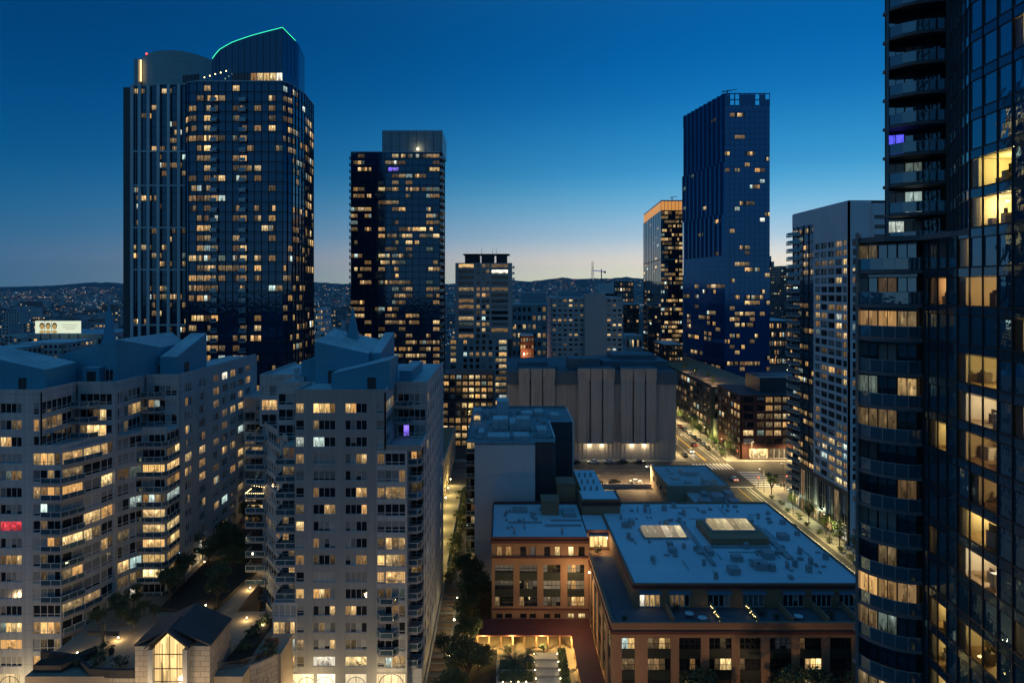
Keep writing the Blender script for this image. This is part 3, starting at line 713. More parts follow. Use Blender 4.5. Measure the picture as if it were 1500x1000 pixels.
# curved stone front walls with railings
def curved_wall(name, label, pts, z1, rail):
    T = thing(name, label, 'wall', (*pts[0], 0)); b = MB(); r = MB()
    for a, c in zip(pts, pts[1:]):
        F = Frame(a, c); b.fbox(F, -.02, F.L+.02, -.6, 0, 0, z1)
        if rail == 'bars':
            n = int(F.L/.28)
            for i in range(n):
                m = MB(); m.fbox(F, i*.28+.05, i*.28+.13, -.35, -.27, z1, z1+1.1); m.build('baluster', M['frame_dark'], T)
            m = MB(); m.fbox(F, 0, F.L, -.4, -.22, z1+1.1, z1+1.2); m.build('handrail', M['frame_dark'], T)
        else:
            r.fbox(F, -.02, F.L+.02, -.5, .08, z1, z1+1.25)
    b.build('wall', M['stone'], T); r.build('planter_trough', M['planter'], T)
    return T
T1 = curved_wall('stone_wall', 'curved stone retaining wall left of the gatehouse, dark planter on top', [(-75.6, 112), (-69.4, 110.6), (-64.5, 106.8), (-60, 106.4), (-56.5, 106.4)], 11.3, 'trough')
T2 = curved_wall('stone_wall', 'curved stone retaining wall right of the gatehouse with dark railing', [(-44.8, 107.5), (-41.5, 108.6), (-39.2, 110.4), (-37.0, 113.0)], 11.6, 'bars')
for T_, F, ss in ((T1, Frame((-69.4, 110.6), (-64.5, 106.8)), (1.0, 4.0)), (T1, Frame((-64.5, 106.8), (-56.5, 106.4)), (1.2, 4.6)), (T2, Frame((-44.8, 107.5), (-41.5, 108.6)), (.5, 2.4)), (T2, Frame((-39.2, 110.4), (-37.0, 113.0)), (.6,))):
    for s in ss: put('window', win_mesh(.95, 1.1, 1, ['lit_hot'], 'frame_dark', .08), T_, F.pt(s, .03, 7.6), F.rz)
# cross-shaped trellis, flower pots, patio
T = thing('trellis', 'dark cross-shaped timber trellis standing on the lit terrace', 'trellis', (-67.6, 116.0, PZ0))
for a in ((-67.9, -67.4, 115.8, 116.1, PZ0, PZ0+3.6), (-70.4, -65.0, 115.75, 116.15, PZ0+1.6, PZ0+2.2)):
    m = MB(); m.box(*a); m.build('beam', M['planter'], T)
def pot(x, y, z, label, s=1.0):
    T = thing('flower_pot', label, 'pot', (x, y, z))
    m = MB(); m.tube((x, y, z), (x, y, z+.7*s), .35*s, .5*s, 10); m.build('pot', M['planter'], T)
    m = MB()
    for i in range(60):
        a = R.uniform(0, 2*PI); r = R.uniform(0, .6)*s; h = R.uniform(.6, 1.5)*s; c = Vector((x+r*math.cos(a), y+r*math.sin(a), z+h)); u = Vector((R.uniform(-1, 1), R.uniform(-1, 1), R.uniform(-1, 1)))*.16*s; v = u.orthogonal()
        m.quad([c-u, c+v*.5, c+u, c-v*.5])
    m.build('foliage', M['leaf'], T)
M['leaf'] = leafmat('dark_leaf', (.045, .075, .03)); M['leaf_b'] = leafmat('fresh_leaf', (.07, .12, .035)); M['bark'] = plain('bark', (.06, .045, .035), .9, .3, 2)
M['palm'] = leafmat('palm_leaf', (.035, .07, .035), .35)
pot(-64.6, 113.0, PZ0, 'dark flower pot on the lit terrace by the trellis')
pot(-43.5, 117, PZ0, 'small flower pot on the terrace behind the railing', .8)
T = thing('patio_set', 'brown patio sofa on the terrace at the foot of the pale tower', 'furniture', (-39.2, 115.5, PZ0))
M['wood'] = plain('brown_wood', (.28, .10, .045), .6, .3, 2)
for a in ((-40.3, -38.1, 116.2, 116.6, PZ0, PZ0+.85), (-40.3, -38.1, 115.3, 116.19, PZ0+.1, PZ0+.45)):
    m = MB(); m.box(*a); m.build('seat' if a[5] < PZ0+.5 else 'backrest', M['wood'], T)
b = MB(); b.box(-40.2, -36.6, 113.2, 119.6, 0, PZ0-.03); struct(b.build('terrace', M['pav_warm']))

# ------------------------------------------------------------------ alley and its buildings
M['tan'] = plain('tan_stucco', (.42, .36, .28), .85, .15, .2, streak=.3)
M['timber'] = plain('timber_deck', (.22, .15, .09), .8, .3, 1.5)
M['concrete'] = plain('concrete', (.36, .35, .33), .85, .18, .25, streak=.4)
struct(slab('alley', -19.6, -9.2, 112, 250, .06, 'pavement'))
for i in range(14):
    b = MB(); y = 118+i*3.4; b.box(-13.6, -10.6, y, y+1.5, .06, .10+.12); b.build('plank', M['timber'], bpy.data.objects['alley'])
for i in range(20):
    b = MB(); y = 121+i*2.2; b.box(-13.5, -10.7, y+.2, y+.5, .30, .42); b.build('plank', M['timber'], bpy.data.objects['alley'])
b = MB(); b.box(-14.0, -13.75, 118, 175, .06, 1.1); struct(b.build('kerb_wall', M['concrete']))
b = MB(); b.box(-14.6, -14.2, 176, 246, .06, .5); struct(b.build('kerb_wall', M['concrete']))
B = Bld('alley_building', 'long tan building with brown roof terraces along the lit alley', 'building', (-26, 168, 0))
w_ = B.b('wall')
w_.box(-40, -20.1, 167.6, 216, 0, 18.6); w_.box(-40, -20.1, 216, 292, 0, 12.4)
Fx = Frame((-19.7, 167.3), (-19.7, 216)); cols = [(2+i*5.2, 4.6+i*5.2) for i in range(9)]; rr = [(1.2, 3.6), (5.2, 7.4), (8.8, 11), (12.4, 14.6)]
punched(B, Fx, 0, 19.3, rr, cols, depth=.38)
Fx2 = Frame((-19.7, 216.2), (-19.7, 292)); cols2 = [(2+i*5.2, 4.6+i*5.2) for i in range(14)]
punched(B, Fx2, 0, 13.0, rr[:3], cols2, depth=.38)
for F, cc, r_ in ((Fx, cols, rr), (Fx2, cols2, rr[:3])):
    for c0, c1 in cc:
        for r0, r1 in r_: B.window(F, c0, r0, c1-c0, r1-r0, 2, rnd_states(2, .3, .2), fr='frame_dark')
B.b('roof').box(-40, -20.1, 167.6, 216, 18.61, 18.8); B.b('roof').box(-40, -20.1, 216.1, 292, 12.41, 12.6)
B.b('parapet').box(-40, -19.75, 167.28, 167.58, 0, 19.3); B.b('roof_box').box(-34, -26, 176, 190, 18.8, 21.6); B.b('roof_box').box(-33, -24, 196, 208, 18.8, 20.9)
for i in range(6): B.b('divider_wall').box(-26+.0, -20.4, 170+i*7.4, 170.2+i*7.4, 18.8, 20.2)
B.finish({'wall': M['tan'], 'roof': M['timber'], 'parapet': M['tan'], 'roof_box': M['membrane'], 'divider_wall': M['tan']})

struct(sheet('garden_soil', -9.15, -2.3, 143, 167.9, .065, M['soil']))
struct(sheet('garden_soil', -9.05, -.9, 105, 136.1, .085, M['soil']))
# block with the blank white wall
M['white_stucco'] = plain('white_stucco', (.62, .62, .62), .85, .10, .15, streak=.35)
M['dark_panel'] = plain('dark_panel', (.045, .05, .06), .5, .2, .4)
B = Bld('white_walled_block', 'apartment block with a tall blank white wall facing the viewer', 'apartment block', (1, 168, 0))
w_ = B.b('wall'); w_.box(-6.7, 8.2, 168, 172, 0, 33.4)
wb = B.b('dark_wall'); wb.box(-8.9, -6.71, 177, 215, 0, 33.0); wb.box(-6.7, 13.4, 172.01, 197, 0, 32.9); wb.box(-8.9, 20.4, 197.01, 220, 0, 33.1)
B.b('coping').box(13.4, 13.75, 175.7, 197.0, 0, 33.9)
B.b('coping').box(20.4, 20.7, 196.8, 220, 0, 33.8)
zf = [1.2+3.2*i for i in range(10)]
Fr = Frame((8.25, 175.9), (13.4, 175.9)); wb.box(8.21, 13.39, 176.3, 177, 0, 33)
punched(B, Fr, 0, 33.4, [(z, z+2.2) for z in zf], [(.25, 2.3), (2.9, 4.9)], 'dark_wall')
Rr = ['mdd', 'ddd']
for i, z in enumerate(zf):
    B.window(Fr, .25, z, 2.05, 2.2, 2, code('hl' if i == 9 else 'lm' if i == 8 else R.choice(['dd', 'dc', 'dd', 'md'])), fr='frame_dark')
    B.window(Fr, 2.9, z, 2.0, 2.2, 2, code('md' if i == 9 else R.choice(['dd', 'dd', 'dc', 'dm'])), fr='frame_dark')
    if i < 9: balcony(B, [(8.3, 174.6), (10.9, 174.6)], [(10.9, 175.85), (8.3, 175.85)], z-.15)
Fl = Frame((-9.2, 176.6), (-6.75, 176.6)); punched(B, Fl, 0, 33.4, [(z, z+2.2) for z in zf], [(.25, 2.2)], 'dark_wall')
for i, z in enumerate(zf):
    B.window(Fl, .25, z, 1.95, 2.2, 2, code('hm' if i == 9 else R.choice(['dd', 'dm', 'dd', 'dl', 'cd'])), fr='frame_dark'); balcony(B, [(-9.2, 175.2), (-6.8, 175.2)], [(-6.8, 176.55), (-9.2, 176.55)], z-.15)
Fb = Frame((13.8, 196.9), (20.4, 196.9)); punched(B, Fb, 0, 33.4, [(z+.2, z+1.9) for z in zf], [(5.0, 6.2)], 'dark_wall', .3)
for i, z in enumerate(zf): B.window(Fb, 5.0, z+.2, 1.2, 1.7, 1, code('h' if i == 6 else 'm' if i == 7 else R.choice('ddddc')), fr='frame_dark')
rf = B.b('roof'); rf.box(-6.7, 8.2, 168.3, 172.2, 33.41, 33.5); rf.box(-8.9, 13.4, 172.21, 197, 33.05, 33.35); rf.box(-8.9, 20.4, 197.02, 220, 33.12, 33.4)
pp = B.b('parapet'); pp.box(-6.7, 8.2, 168.0, 168.28, 33.4, 33.9); pp.box(-9.1, 20.7, 219.7, 220.0, 33.4, 34.1); pp.box(-9.0, -8.72, 177, 219.6, 33.4, 33.9); pp.box(8.25, 13.4, 175.6, 175.85, 33.4, 33.9)
for a in ((-2.4, 1.6, 185, 191, 36.4), (3.9, 7.6, 185, 190, 36.6), (-1.5, 2.0, 204, 211, 38.2), (2.2, 3.8, 186, 196, 35.0), (-6.2, -4.6, 178, 184, 34.4), (-3.6, 2.0, 172.6, 178, 34.5), (3.0, 7.0, 172.8, 178, 34.6), (9.4, 12.0, 180, 186, 34.6), (6, 9, 203, 208, 34.8), (10, 12.5, 206, 212, 34.7), (14.5, 17, 202, 207, 34.5)):
    B.b('roof_box').box(a[0], a[1], a[2], a[3], 33.36, a[4])
for i in range(60):
    x = R.uniform(-8, 12); y = R.uniform(174, 215); B.b('roof_vent').box(x, x+R.uniform(.4, 1.4), y, y+R.uniform(.4, 1.6), 33.36, 33.4+R.uniform(.4, 1.4))
Fh = Frame((-8.2, 198), (-6.2, 198)); B.b('roof_box').box(-8.4, -6.0, 198.2, 204, 33.3, 36.4); B.window(Fh, .2, 33.8, 1.7, 1.2, 2, code('hh'), .05)
M['dk_memb'] = plain('dark_membrane', (.20, .24, .26), .7, .35, .2, fine=1.4, joint=((0, 1.6, .08),))
B.finish({'wall': M['white_stucco'], 'dark_wall': M['dark_panel'], 'coping': M['white_stucco'], 'roof': M['dk_memb'], 'parapet': M['dk_memb'], 'roof_box': M['membrane'], 'roof_vent': M['grey_metal']})

# ------------------------------------------------------------------ terracotta loft building
M['terra'] = plain('terracotta_stucco', (.37, .20, .11), .85, .2, .25, streak=.3)
M['maroon'] = plain('maroon_trim', (.13, .038, .032), .7, .2, .6)
M['green_panel'] = plain('green_spandrel', (.022, .030, .022), .5, .2, .8)
M['deck'] = plain('terrace_deck', (.10, .10, .12), .8, .3, .6)
a_ = NT('loft_roof'); co = a_.obj(); n1 = a_.noise(.09, 5, co); n2 = a_.noise(.9, 4, co); n3 = a_.noise(.35, 6, co, .7)
cbase = a_.mix(n1, (.42, .52, .60), (.72, .80, .84)); stain = a_.m('GREATER_THAN', a_.m('ADD', n3, a_.m('MULTIPLY', n2, .25)), .78)
a_.l(a_.mix(a_.m('MULTIPLY', stain, .55), cbase, (.18, .22, .25)), a_.b.inputs['Base Color']); a_.b.inputs['Roughness'].default_value = .5
M['loft_roof'] = a_.mat
B = Bld('loft_building', 'terracotta loft building with large flat roof, terraces and courtyard', 'building', (20, 113, 0), limit=260)
w_ = B.b('wall')
ZR = 19.7
# north wing
w_.box(-1.7, 18.2, 143.4, 165.5, 0, ZR-.3)
Fw = Frame((-2.1, 143), (18.25, 143)); s = lambda px: (px-720.3)*.143
small = [(s(p0), s(p1)) for p0, p1 in ((727, 736), (740, 750), (762, 771), (776, 785), (797, 806), (812, 821), (832, 841), (847, 857))]
bigc = [(s(725), s(752)), (s(761), s(787)), (s(796), s(821)), (s(831), s(856))]
punched(B, Fw, 0, 4.9, [(2.9, 3.9)], small, depth=.4); punched(B, Fw, 15.7, ZR, [(15.95, 17.9)], small, depth=.4)
punched(B, Fw, 4.9, 15.7, [(5.4, 14.1)], bigc, depth=.4)
for i, (c0, c1) in enumerate(small):
    B.window(Fw, c0, 2.9, c1-c0, 1.0, 2, code('hh' if i > 5 else 'dd'), fr='frame_dark', t=.07); B.window(Fw, c0+.1, 15.95, c1-c0-.2, 1.95, 1, code('mldcdhhdd'[i] if i < 9 else 'd'), fr='frame_dark', t=.07)
WG = [['cccc', 'cccc', 'cddd', 'clcd'], ['cccc', 'dmcc', 'cccc', 'mlcc'], ['mddd', 'mddd', 'cmcc', 'mlll']]
for j, (r0, r1) in enumerate(((12.4, 14.1), (8.9, 10.8), (5.4, 7.4))):
    for i, (c0, c1) in enumerate(bigc): B.window(Fw, c0, r0, c1-c0, r1-r0, 4, code(WG[j][i]), n=-.22, fr='frame_dark', t=.07, rail=.85)
for c0, c1 in bigc:
    for r0, r1 in ((7.4, 8.9), (10.8, 12.4)): B.b('wall_panel').fbox(Fw, c0, c1, -.38, -.17, r0+.01, r1-.01)
cn = B.b('cornice'); cn.fbox(Fw, -.2, Fw.L, .005, .3, 15.55, 15.85); cn.fbox(Fw, -.2, Fw.L, .005, .3, 4.75, 5.0); cn.fbox(Fw, -.25, Fw.L, .005, .35, 18.7, 19.3); cn.fbox(Fw, -.2, Fw.L+.0, .005, .2, 19.35, 20.0)
rf = B.b('roof'); rf.box(-1.9, 18.1, 143.3, 165.3, ZR-.29, ZR)
cn.box(-2.2, -1.9, 143.1, 165.6, ZR-.6, 20.0); cn.box(-1.9, 18.2, 165.3, 165.6, ZR-.6, 20.3)
for a in ((9.3, 13.2, 157.5, 162.5, 22.7), (13.6, 18.0, 167, 173, 24.0)): B.b('roof_box').box(*a[:4], ZR+.001 if a[3] < 165 else 0, a[4]); B.b('coping').box(a[0]-.15, a[1]+.15, a[2]-.15, a[3]+.15, a[4], a[4]+.25)
for px, py in ((753, 779), (823, 779)): B.b('roof_vent').box(PX(px, 145.5)-.2, PX(px, 145.5)+.25, 145.2, 145.7, ZR, ZR+1.3)
for a in ((1.5, 9, 152.0, 152.35, .35), (4.8, 5.1, 148, 155, .3), (9.5, 17.5, 150.0, 150.3, .4), (11, 18, 153.4, 153.7, .35), (2.5, 6, 159, 161.3, .7), (14, 17, 156, 160, .8)): B.b('duct').box(a[0], a[1], a[2], a[3], ZR, ZR+a[4])
# stair tower and link
w_.box(18.6, 27.4, 158, 166, 0, 22.8); cn.box(18.4, 27.6, 157.8, 158.0, 21.7, 22.6); rf.box(18.9, 27.1, 158.3, 165.7, 22.8, 22.9)
for a in ((18.4, 27.6, 157.9, 158.25, 23.2), (18.4, 18.75, 158.25, 166, 23.2), (27.25, 27.6, 158.25, 166, 23.2)): B.b('coping').box(*a[:4], 22.8, a[4])
w_.box(19.6, 25.6, 166.2, 188, 0, 21.8); rf.box(19.8, 25.4, 166.4, 187.8, 21.81, 21.95)
for i in range(9): x = 20.3+1.5*(i % 3); y = 169+6*(i//3); B.b('roof_vent').box(x, x+.5, y, y+.5, 21.95, 23.0)
# main block
w_.box(18.7, 64, 113.4, 157.9, 0, 15.6); w_.box(23.6, 64, 120.4, 165.3, 15.61, 19.6); w_.box(27.8, 64, 157.91, 165.3, 0, 15.6)
rf.box(23.5, 63.8, 120.3, 165.0, 19.61, 19.9)
FS = Frame((18.3, 113), (66, 113)); s2 = lambda px: (px-897)*.113
c2 = [(s2(p0), s2(p1)) for p0, p1 in ((911, 930), (949, 983), (995, 1027), (1039, 1072), (1084, 1115), (1128, 1160), (1172, 1204), (1216, 1248), (1260, 1292))]
punched(B, FS, 0, 15.9, [(1.2, 14.2)], c2, depth=.45)
SG = [['lh', 'mmhl', 'dddd', 'ddmd', 'dddd', 'dccc', 'mddd', 'dddd', 'dddd'], ['mm', 'mmmd', 'ddld', 'dmhh', 'mddd', 'dddd', 'dlhh', 'dddd', 'dddd'], ['dd', 'dddd', 'dlld', 'dddd', 'dddd', 'dddd', 'mhhl', 'dddd', 'dddd'], ['mm']*9]
for j, (r0, r1) in enumerate(((12.2, 14.1), (8.7, 10.7), (5.2, 7.2), (1.7, 3.7))):
    for i, (c0, c1) in enumerate(c2):
        st = SG[j][i]; B.window(FS, c0, r0, c1-c0, r1-r0, len(st), code(st), n=-.24, fr='frame_dark', t=.07, rail=.9)
for c0, c1 in c2:
    for r0, r1 in ((3.7, 5.2), (7.2, 8.7), (10.7, 12.2)): B.b('wall_panel').fbox(FS, c0, c1, -.42, -.18, r0+.01, r1-.01)
FW = Frame((18.3, 142.6), (18.3, 113.4)); c3 = [(1.6+i*5.7, 5.0+i*5.7) for i in range(5)]
punched(B, FW, 0, 15.9, [(1.2, 14.2)], c3, depth=.42)
for c0, c1 in c3:
    for r0, r1 in ((12.2, 14.1), (8.7, 10.7), (5.2, 7.2), (1.7, 3.7)): B.window(FW, c0, r0, c1-c0, r1-r0, 4, rnd_states(4, .5, .2), n=-.24, fr='frame_dark', t=.07, rail=.9)
    for r0, r1 in ((3.7, 5.2), (7.2, 8.7), (10.7, 12.2)): B.b('wall_panel').fbox(FW, c0, c1, -.40, -.18, r0+.01, r1-.01)
cn.fbox(FS, -.25, FS.L, .005, .3, 14.9, 15.4); cn.fbox(FW, 0, FW.L+.25, .005, .28, 14.9, 15.4)
B.b('coping').box(18.1, 66, 112.9, 113.5, 15.91, 16.7); B.b('coping').box(18.1, 18.7, 113.51, 142.8, 15.91, 16.7)
B.b('deck').box(18.71, 64, 113.51, 142.9, 15.62, 15.9)
# set-back top storey with french doors
FU = Frame((23.2, 120), (64, 120)); s3 = lambda px: (px-928.3)*.12
c4 = [(s3(p0), s3(p1)) for p0, p1 in ((937, 967), (981, 1010), (1037, 1069), (1088, 1119), (1147, 1177), (1189, 1218), (1229, 1259))]
punched(B, FU, 15.9, 19.75, [(16.0, 18.5)], c4, depth=.35)
DG = ['hlhl', 'mmmd', 'dddc', 'cccc', 'ddcd', 'dddd', 'dddd']
for i, (c0, c1) in enumerate(c4):
    B.window(FU, c0, 16.0, c1-c0, 2.5, 4, code(DG[i]), n=-.1, t=.14); B.b('awning').hexa([FU.pt(c0-.2, .75, 18.45), FU.pt(c1+.2, .75, 18.45), FU.pt(c1+.2, .02, 18.9), FU.pt(c0-.2, .02, 18.9), FU.pt(c0-.2, .75, 18.52), FU.pt(c1+.2, .75, 18.52), FU.pt(c1+.2, .02, 18.97), FU.pt(c0-.2, .02, 18.97)])
FV = Frame((23.2, 157.5), (23.2, 120.2)); punched(B, FV, 15.9, 19.75, [], [], depth=.35)
cn.fbox(FU, -.2, FU.L+.2, .005, .22, 19.3, 19.85); cn.fbox(FV, 0, FV.L+.1, .005, .22, 19.3, 19.85); B.b('coping').box(23.0, 64.2, 119.9, 120.3, 19.86, 20.15); B.b('coping').box(23.0, 23.45, 120.31, 157, 19.86, 20.15); B.b('coping').box(63.8, 64.2, 120.31, 165.3, 19.86, 20.15); B.b('coping').box(27.7, 63.79, 165.0, 165.4, 19.86, 20.3)
for x in (28.6, 36.4, 42.6, 48.4, 54.4, 59.4): B.b('divider_wall').box(x, x+.2, 113.6, 119.6, 15.91, 17.2)
# link terrace by the wing with lit doors
FL = Frame((18.4, 147.3), (23.15, 147.3)); w_.box(18.4, 23.59, 147.8, 157.7, 15.61, 19.4); punched(B, FL, 15.9, 19.75, [(16.1, 18.7)], [(.6, 4.4)], depth=.4)
B.window(FL, .6, 16.1, 3.8, 2.6, 4, code('hhhh'), n=-.1, fr='frame_dark', t=.12); rf.box(18.4, 23.4, 147.5, 157.6, 19.41, 19.7); cn.fbox(FL, 0, FL.L, .005, .25, 19.3, 19.95)
B.b('awning').hexa([FL.pt(.3, .9, 18.8), FL.pt(4.6, .9, 18.8), FL.pt(4.6, .02, 19.25), FL.pt(.3, .02, 19.25), FL.pt(.3, .9, 18.9), FL.pt(4.6, .9, 18.9), FL.pt(4.6, .02, 19.35), FL.pt(.3, .02, 19.35)])
# skylights, roof gear
M['sky_glow'] = lit('skylight_glow', (1, .74, .36), (.95, .8, .45), (1, .8, .5), .40, .7, .25)
def skyl(x0, x1, y0, y1, z):
    B.b('skylight').box(x0-.4, x1+.4, y0-.4, y1+.4, z-.4, z)
    n = 6
    for i in range(n):
        m = MB(); a = x0+(x1-x0)*i/n; c = x0+(x1-x0)*(i+1)/n
        m.hexa([(a+.03, y0, z), (c-.03, y0, z), (c-.03, y1, z), (a+.03, y1, z), (a+.03, y0, z+.25), (c-.03, y0, z+.25), (c-.03, y1, z+.7), (a+.03, y1, z+.7)]); m.build('skylight_pane', M['sky_glow'], B.t)
skyl(29.9, 38.4, 142, 147, 20.3); B.b('roof_box').box(42.5, 54.2, 138.5, 149.5, 19.91, 21.3); skyl(44.0, 52.7, 142.2, 147.2, 21.72)
for i in range(95):
    x = R.uniform(25, 62); y = R.uniform(122, 163)
    if 29 < x < 39.5 and 141 < y < 148.5 or 41.5 < x < 55.5 and 137.5 < y < 150.5: continue
    h = R.choice((.3, .5, .5, .9, 1.2)); e = R.uniform(.25, 1.1); B.b('roof_vent').box(x, x+e, y, y+R.uniform(.3, 1.2), 19.91, 19.91+h)
for a in ((39.5, 40.2, 128, 152, .45), (40.2, 41.4, 133, 136, .9), (41, 54, 136.9, 137.4, .4), (54.8, 56, 131, 149, .5), (47, 49.5, 126, 128.5, 1.2), (50.5, 52.5, 131, 133.4, 1.3), (52.6, 56, 133.6, 134.2, .6), (41.5, 43.4, 124, 126.2, 1.1), (44, 46, 130, 131.6, 1.0), (33, 34.5, 134, 135.6, .9), (28, 29.2, 150, 152, 1.0), (57.5, 59.5, 141, 143, 1.1)): B.b('duct').box(a[0], a[1], a[2], a[3], 19.91, 19.91+a[4])
for i in range(9): B.b('duct').tube((47.0+.42*i, 127.2-.35*i+3, 20.2), (47.4+.42*i, 126.9-.35*i+3, 20.4), .22)
for i in range(22):
    x = R.uniform(26, 60); y = R.uniform(122, 162); l_ = R.uniform(2, 9)
    if 29 < x < 56 and 136 < y < 151: continue
    if R.random() < .5: B.b('duct').tube((x, y, 20.05), (min(x+l_, 63), y, 20.05), .09)
    else: B.b('duct').tube((x, y, 20.05), (x, min(y+l_, 164), 20.05), .09)
for i in range(14): x = R.uniform(0, 17.5); y = R.uniform(145, 164); B.b('roof_vent').box(x, x+R.uniform(.3, .9), y, y+R.uniform(.3, .9), ZR, ZR+R.uniform(.25, .9))
# maroon arcade canopy round the courtyard
for a in ((-5.2, 18.2, 136.2, 142.9, 2.6, 2.85), (13.9, 18.15, 100, 136.15, 2.6, 2.85)): B.b('canopy').box(*a)
for i in range(9): B.b('pilaster').box(-5+i*2.35, -4.7+i*2.35, 136.4, 136.7, 0, 2.59)
for i in range(10): B.b('pilaster').box(14.1, 14.4, 102+i*3.4, 102.3+i*3.4, 0, 2.59)
B.finish({'wall': M['terra'], 'wall_panel': M['green_panel'], 'cornice': M['maroon'], 'roof': M['loft_roof'], 'roof_box': M['terra'], 'coping': plain('coping', (.30, .15, .09), .8, .15, .5), 'roof_vent': M['grey_metal'], 'duct': M['grey_metal'], 'deck': M['deck'], 'awning': plain('blue_awning', (.12, .15, .2), .8, .15, 1), 'divider_wall': M['terra'], 'skylight': M['concrete'], 'canopy': M['maroon'], 'pilaster': M['terra']})
# string lights on two dividers
M['bulb'] = emit('warm_bulb', (1, .72, .28), 7, False)
for x, lb in ((36.5, 'string of yellow bulbs on the terrace wall, left of a pair'), (42.7, 'string of yellow bulbs on the terrace wall, right of a pair')):
    T = thing('string_light', lb, 'lights', (x, 116, 17.2))
    for i in range(9):
        m = MB(); m.ball((x-.05, 114+i*.62, 16.4+.55*abs(math.sin(i*1.9))), .11, 6, 4); m.build('bulb', M['bulb'], T)
for x, y, lb in ((32.0, 116.5, 'white patio table on the terrace right of the lit doors'), (33.8, 115.0, 'white lounge table nearest the parapet on the second terrace'), (50.2, 115.5, 'pale folded sun lounger on the fifth terrace')):
    T = thing('patio_table', lb, 'table', (x, y, 15.9)); m = MB(); m.tube((x, y, 16.55), (x, y, 16.62), .75, .75, 12); m.build('table_top', M['white_rail'], T); m = MB(); m.tube((x, y, 15.9), (x, y, 16.55), .08); m.build('leg', M['grey_metal'], T)

# ------------------------------------------------------------------ courtyard
M['court'] = brickmat('courtyard_paving', (.42, .33, .2), (.38, .3, .19), (.22, .17, .11), .8)
struct(slab('courtyard', -9.1, 18.2, 100, 142.9, .07, 'court'))
T = thing('garden_steps', 'broad courtyard steps with small lights beside the clipped hedge', 'steps', (9.5, 127, .07))
for i in range(5):
    m = MB(); m.box(6.3, 10.6, 121+i*2.4, 123.2+i*2.4, .07, .25+.22*i); m.build('step', M['concrete'], T)
T2 = thing('planter_wall', 'low concrete planter wall with lights along the courtyard bed', 'planter', (2, 125, .07))
for a in ((-1.0, 6.0, 123.0, 123.3, 1.0), (-.5, 6.1, 127.4, 127.7, .8), (.2, 6.1, 131, 131.3, .8), (-1.0, -.7, 123.31, 131, .8)):
    m = MB(); m.box(*a[:4], .07, a[4]); m.build('wall', M['concrete'], T2)
def leaf_mass(mb, c, rx, ry, rz, n, sz, solid=.55):
    for _ in range(n):
        while True:
            p = Vector((R.uniform(-1, 1), R.uniform(-1, 1), R.uniform(-1, 1)))
            if p.length < 1 and (p.length > solid or R.random() < .3): break
        p = Vector((c[0]+p.x*rx, c[1]+p.y*ry, c[2]+p.z*rz)); u = Vector((R.gauss(0, 1), R.gauss(0, 1), R.gauss(0, .6))).normalized(); v = u.cross(Vector((R.gauss(0, 1), R.gauss(0, 1), R.gauss(0, 1)))).normalized()
        s = sz*R.uniform(.6, 1.3); mb.quad([p-u*s, p-v*s*.45, p+u*s, p+v*s*.45])
def hedge(x0, x1, y0, y1, z0, h, label, n=900, mat='leaf'):
    T = thing('hedge', label, 'hedge', ((x0+x1)/2, (y0+y1)/2, z0)); m = MB()
    m2 = MB(); m2.box(x0+.12, x1-.12, y0+.12, y1-.12, z0, z0+h-.15); m2.build('stem', M[mat], T)
    for _ in range(n):
        p = [R.uniform(x0, x1), R.uniform(y0, y1), R.uniform(z0, z0+h)]; f = R.randrange(4)
        if f == 0: p[0] = R.choice((x0, x1))
        elif f == 1: p[1] = y0
        else: p[2] = z0+h
        p = Vector(p); u = Vector((R.gauss(0, 1), R.gauss(0, 1), R.gauss(0, 1))).normalized()*.17; v = u.orthogonal()*.6; m.quad([p-u, p-v, p+u, p+v])
    m.build('foliage', M[mat], T)
hedge(11.0, 12.4, 120, 134, .07, 1.5, 'clipped dark hedge right of the courtyard steps')
hedge(-.3, 5.6, 128.2, 130.4, .07, 1.1, 'low hedge in the upper bed beside the courtyard steps', 700); hedge(-.3, 5.6, 124.2, 126.6, .07, 1.0, 'low hedge in the lower bed beside the courtyard steps', 700)

# ------------------------------------------------------------------ windowless concrete hall across the street
M['hall_c'] = plain('fluted_concrete', (.48, .41, .36), .9, .3, .12, streak=.6)
M['hall_roof'] = plain('hall_roof', (.10, .14, .17), .8, .3, .1)
B = Bld('windowless_hall', 'large windowless concrete building with vertical panels and four wall lamps', 'building', (38, 287, 0))
X0, X1, YD = 2.3, 73.5, 288.0
w_ = B.b('wall'); w_.box(X0, X1, YD, 345, 0, 31.5); B.b('parapet').box(X0-.4, X1+.4, YD-.9, YD+.8, 31.5, 37.0)
xs = lambda px: (px-735)*.287
def flute(p0, p1):
    n = int((xs(p1)-xs(p0))/.62)
    for i in range(n):
        x = xs(p0)+(i+.5)*(xs(p1)-xs(p0))/n; B.b('flute').box(x-.2, x+.2, YD-.14, YD-.001, 0, 31.5)
for p0, p1 in ((743.5, 759), (813, 845), (900.5, 908), (962, 991)): flute(p0, p1)
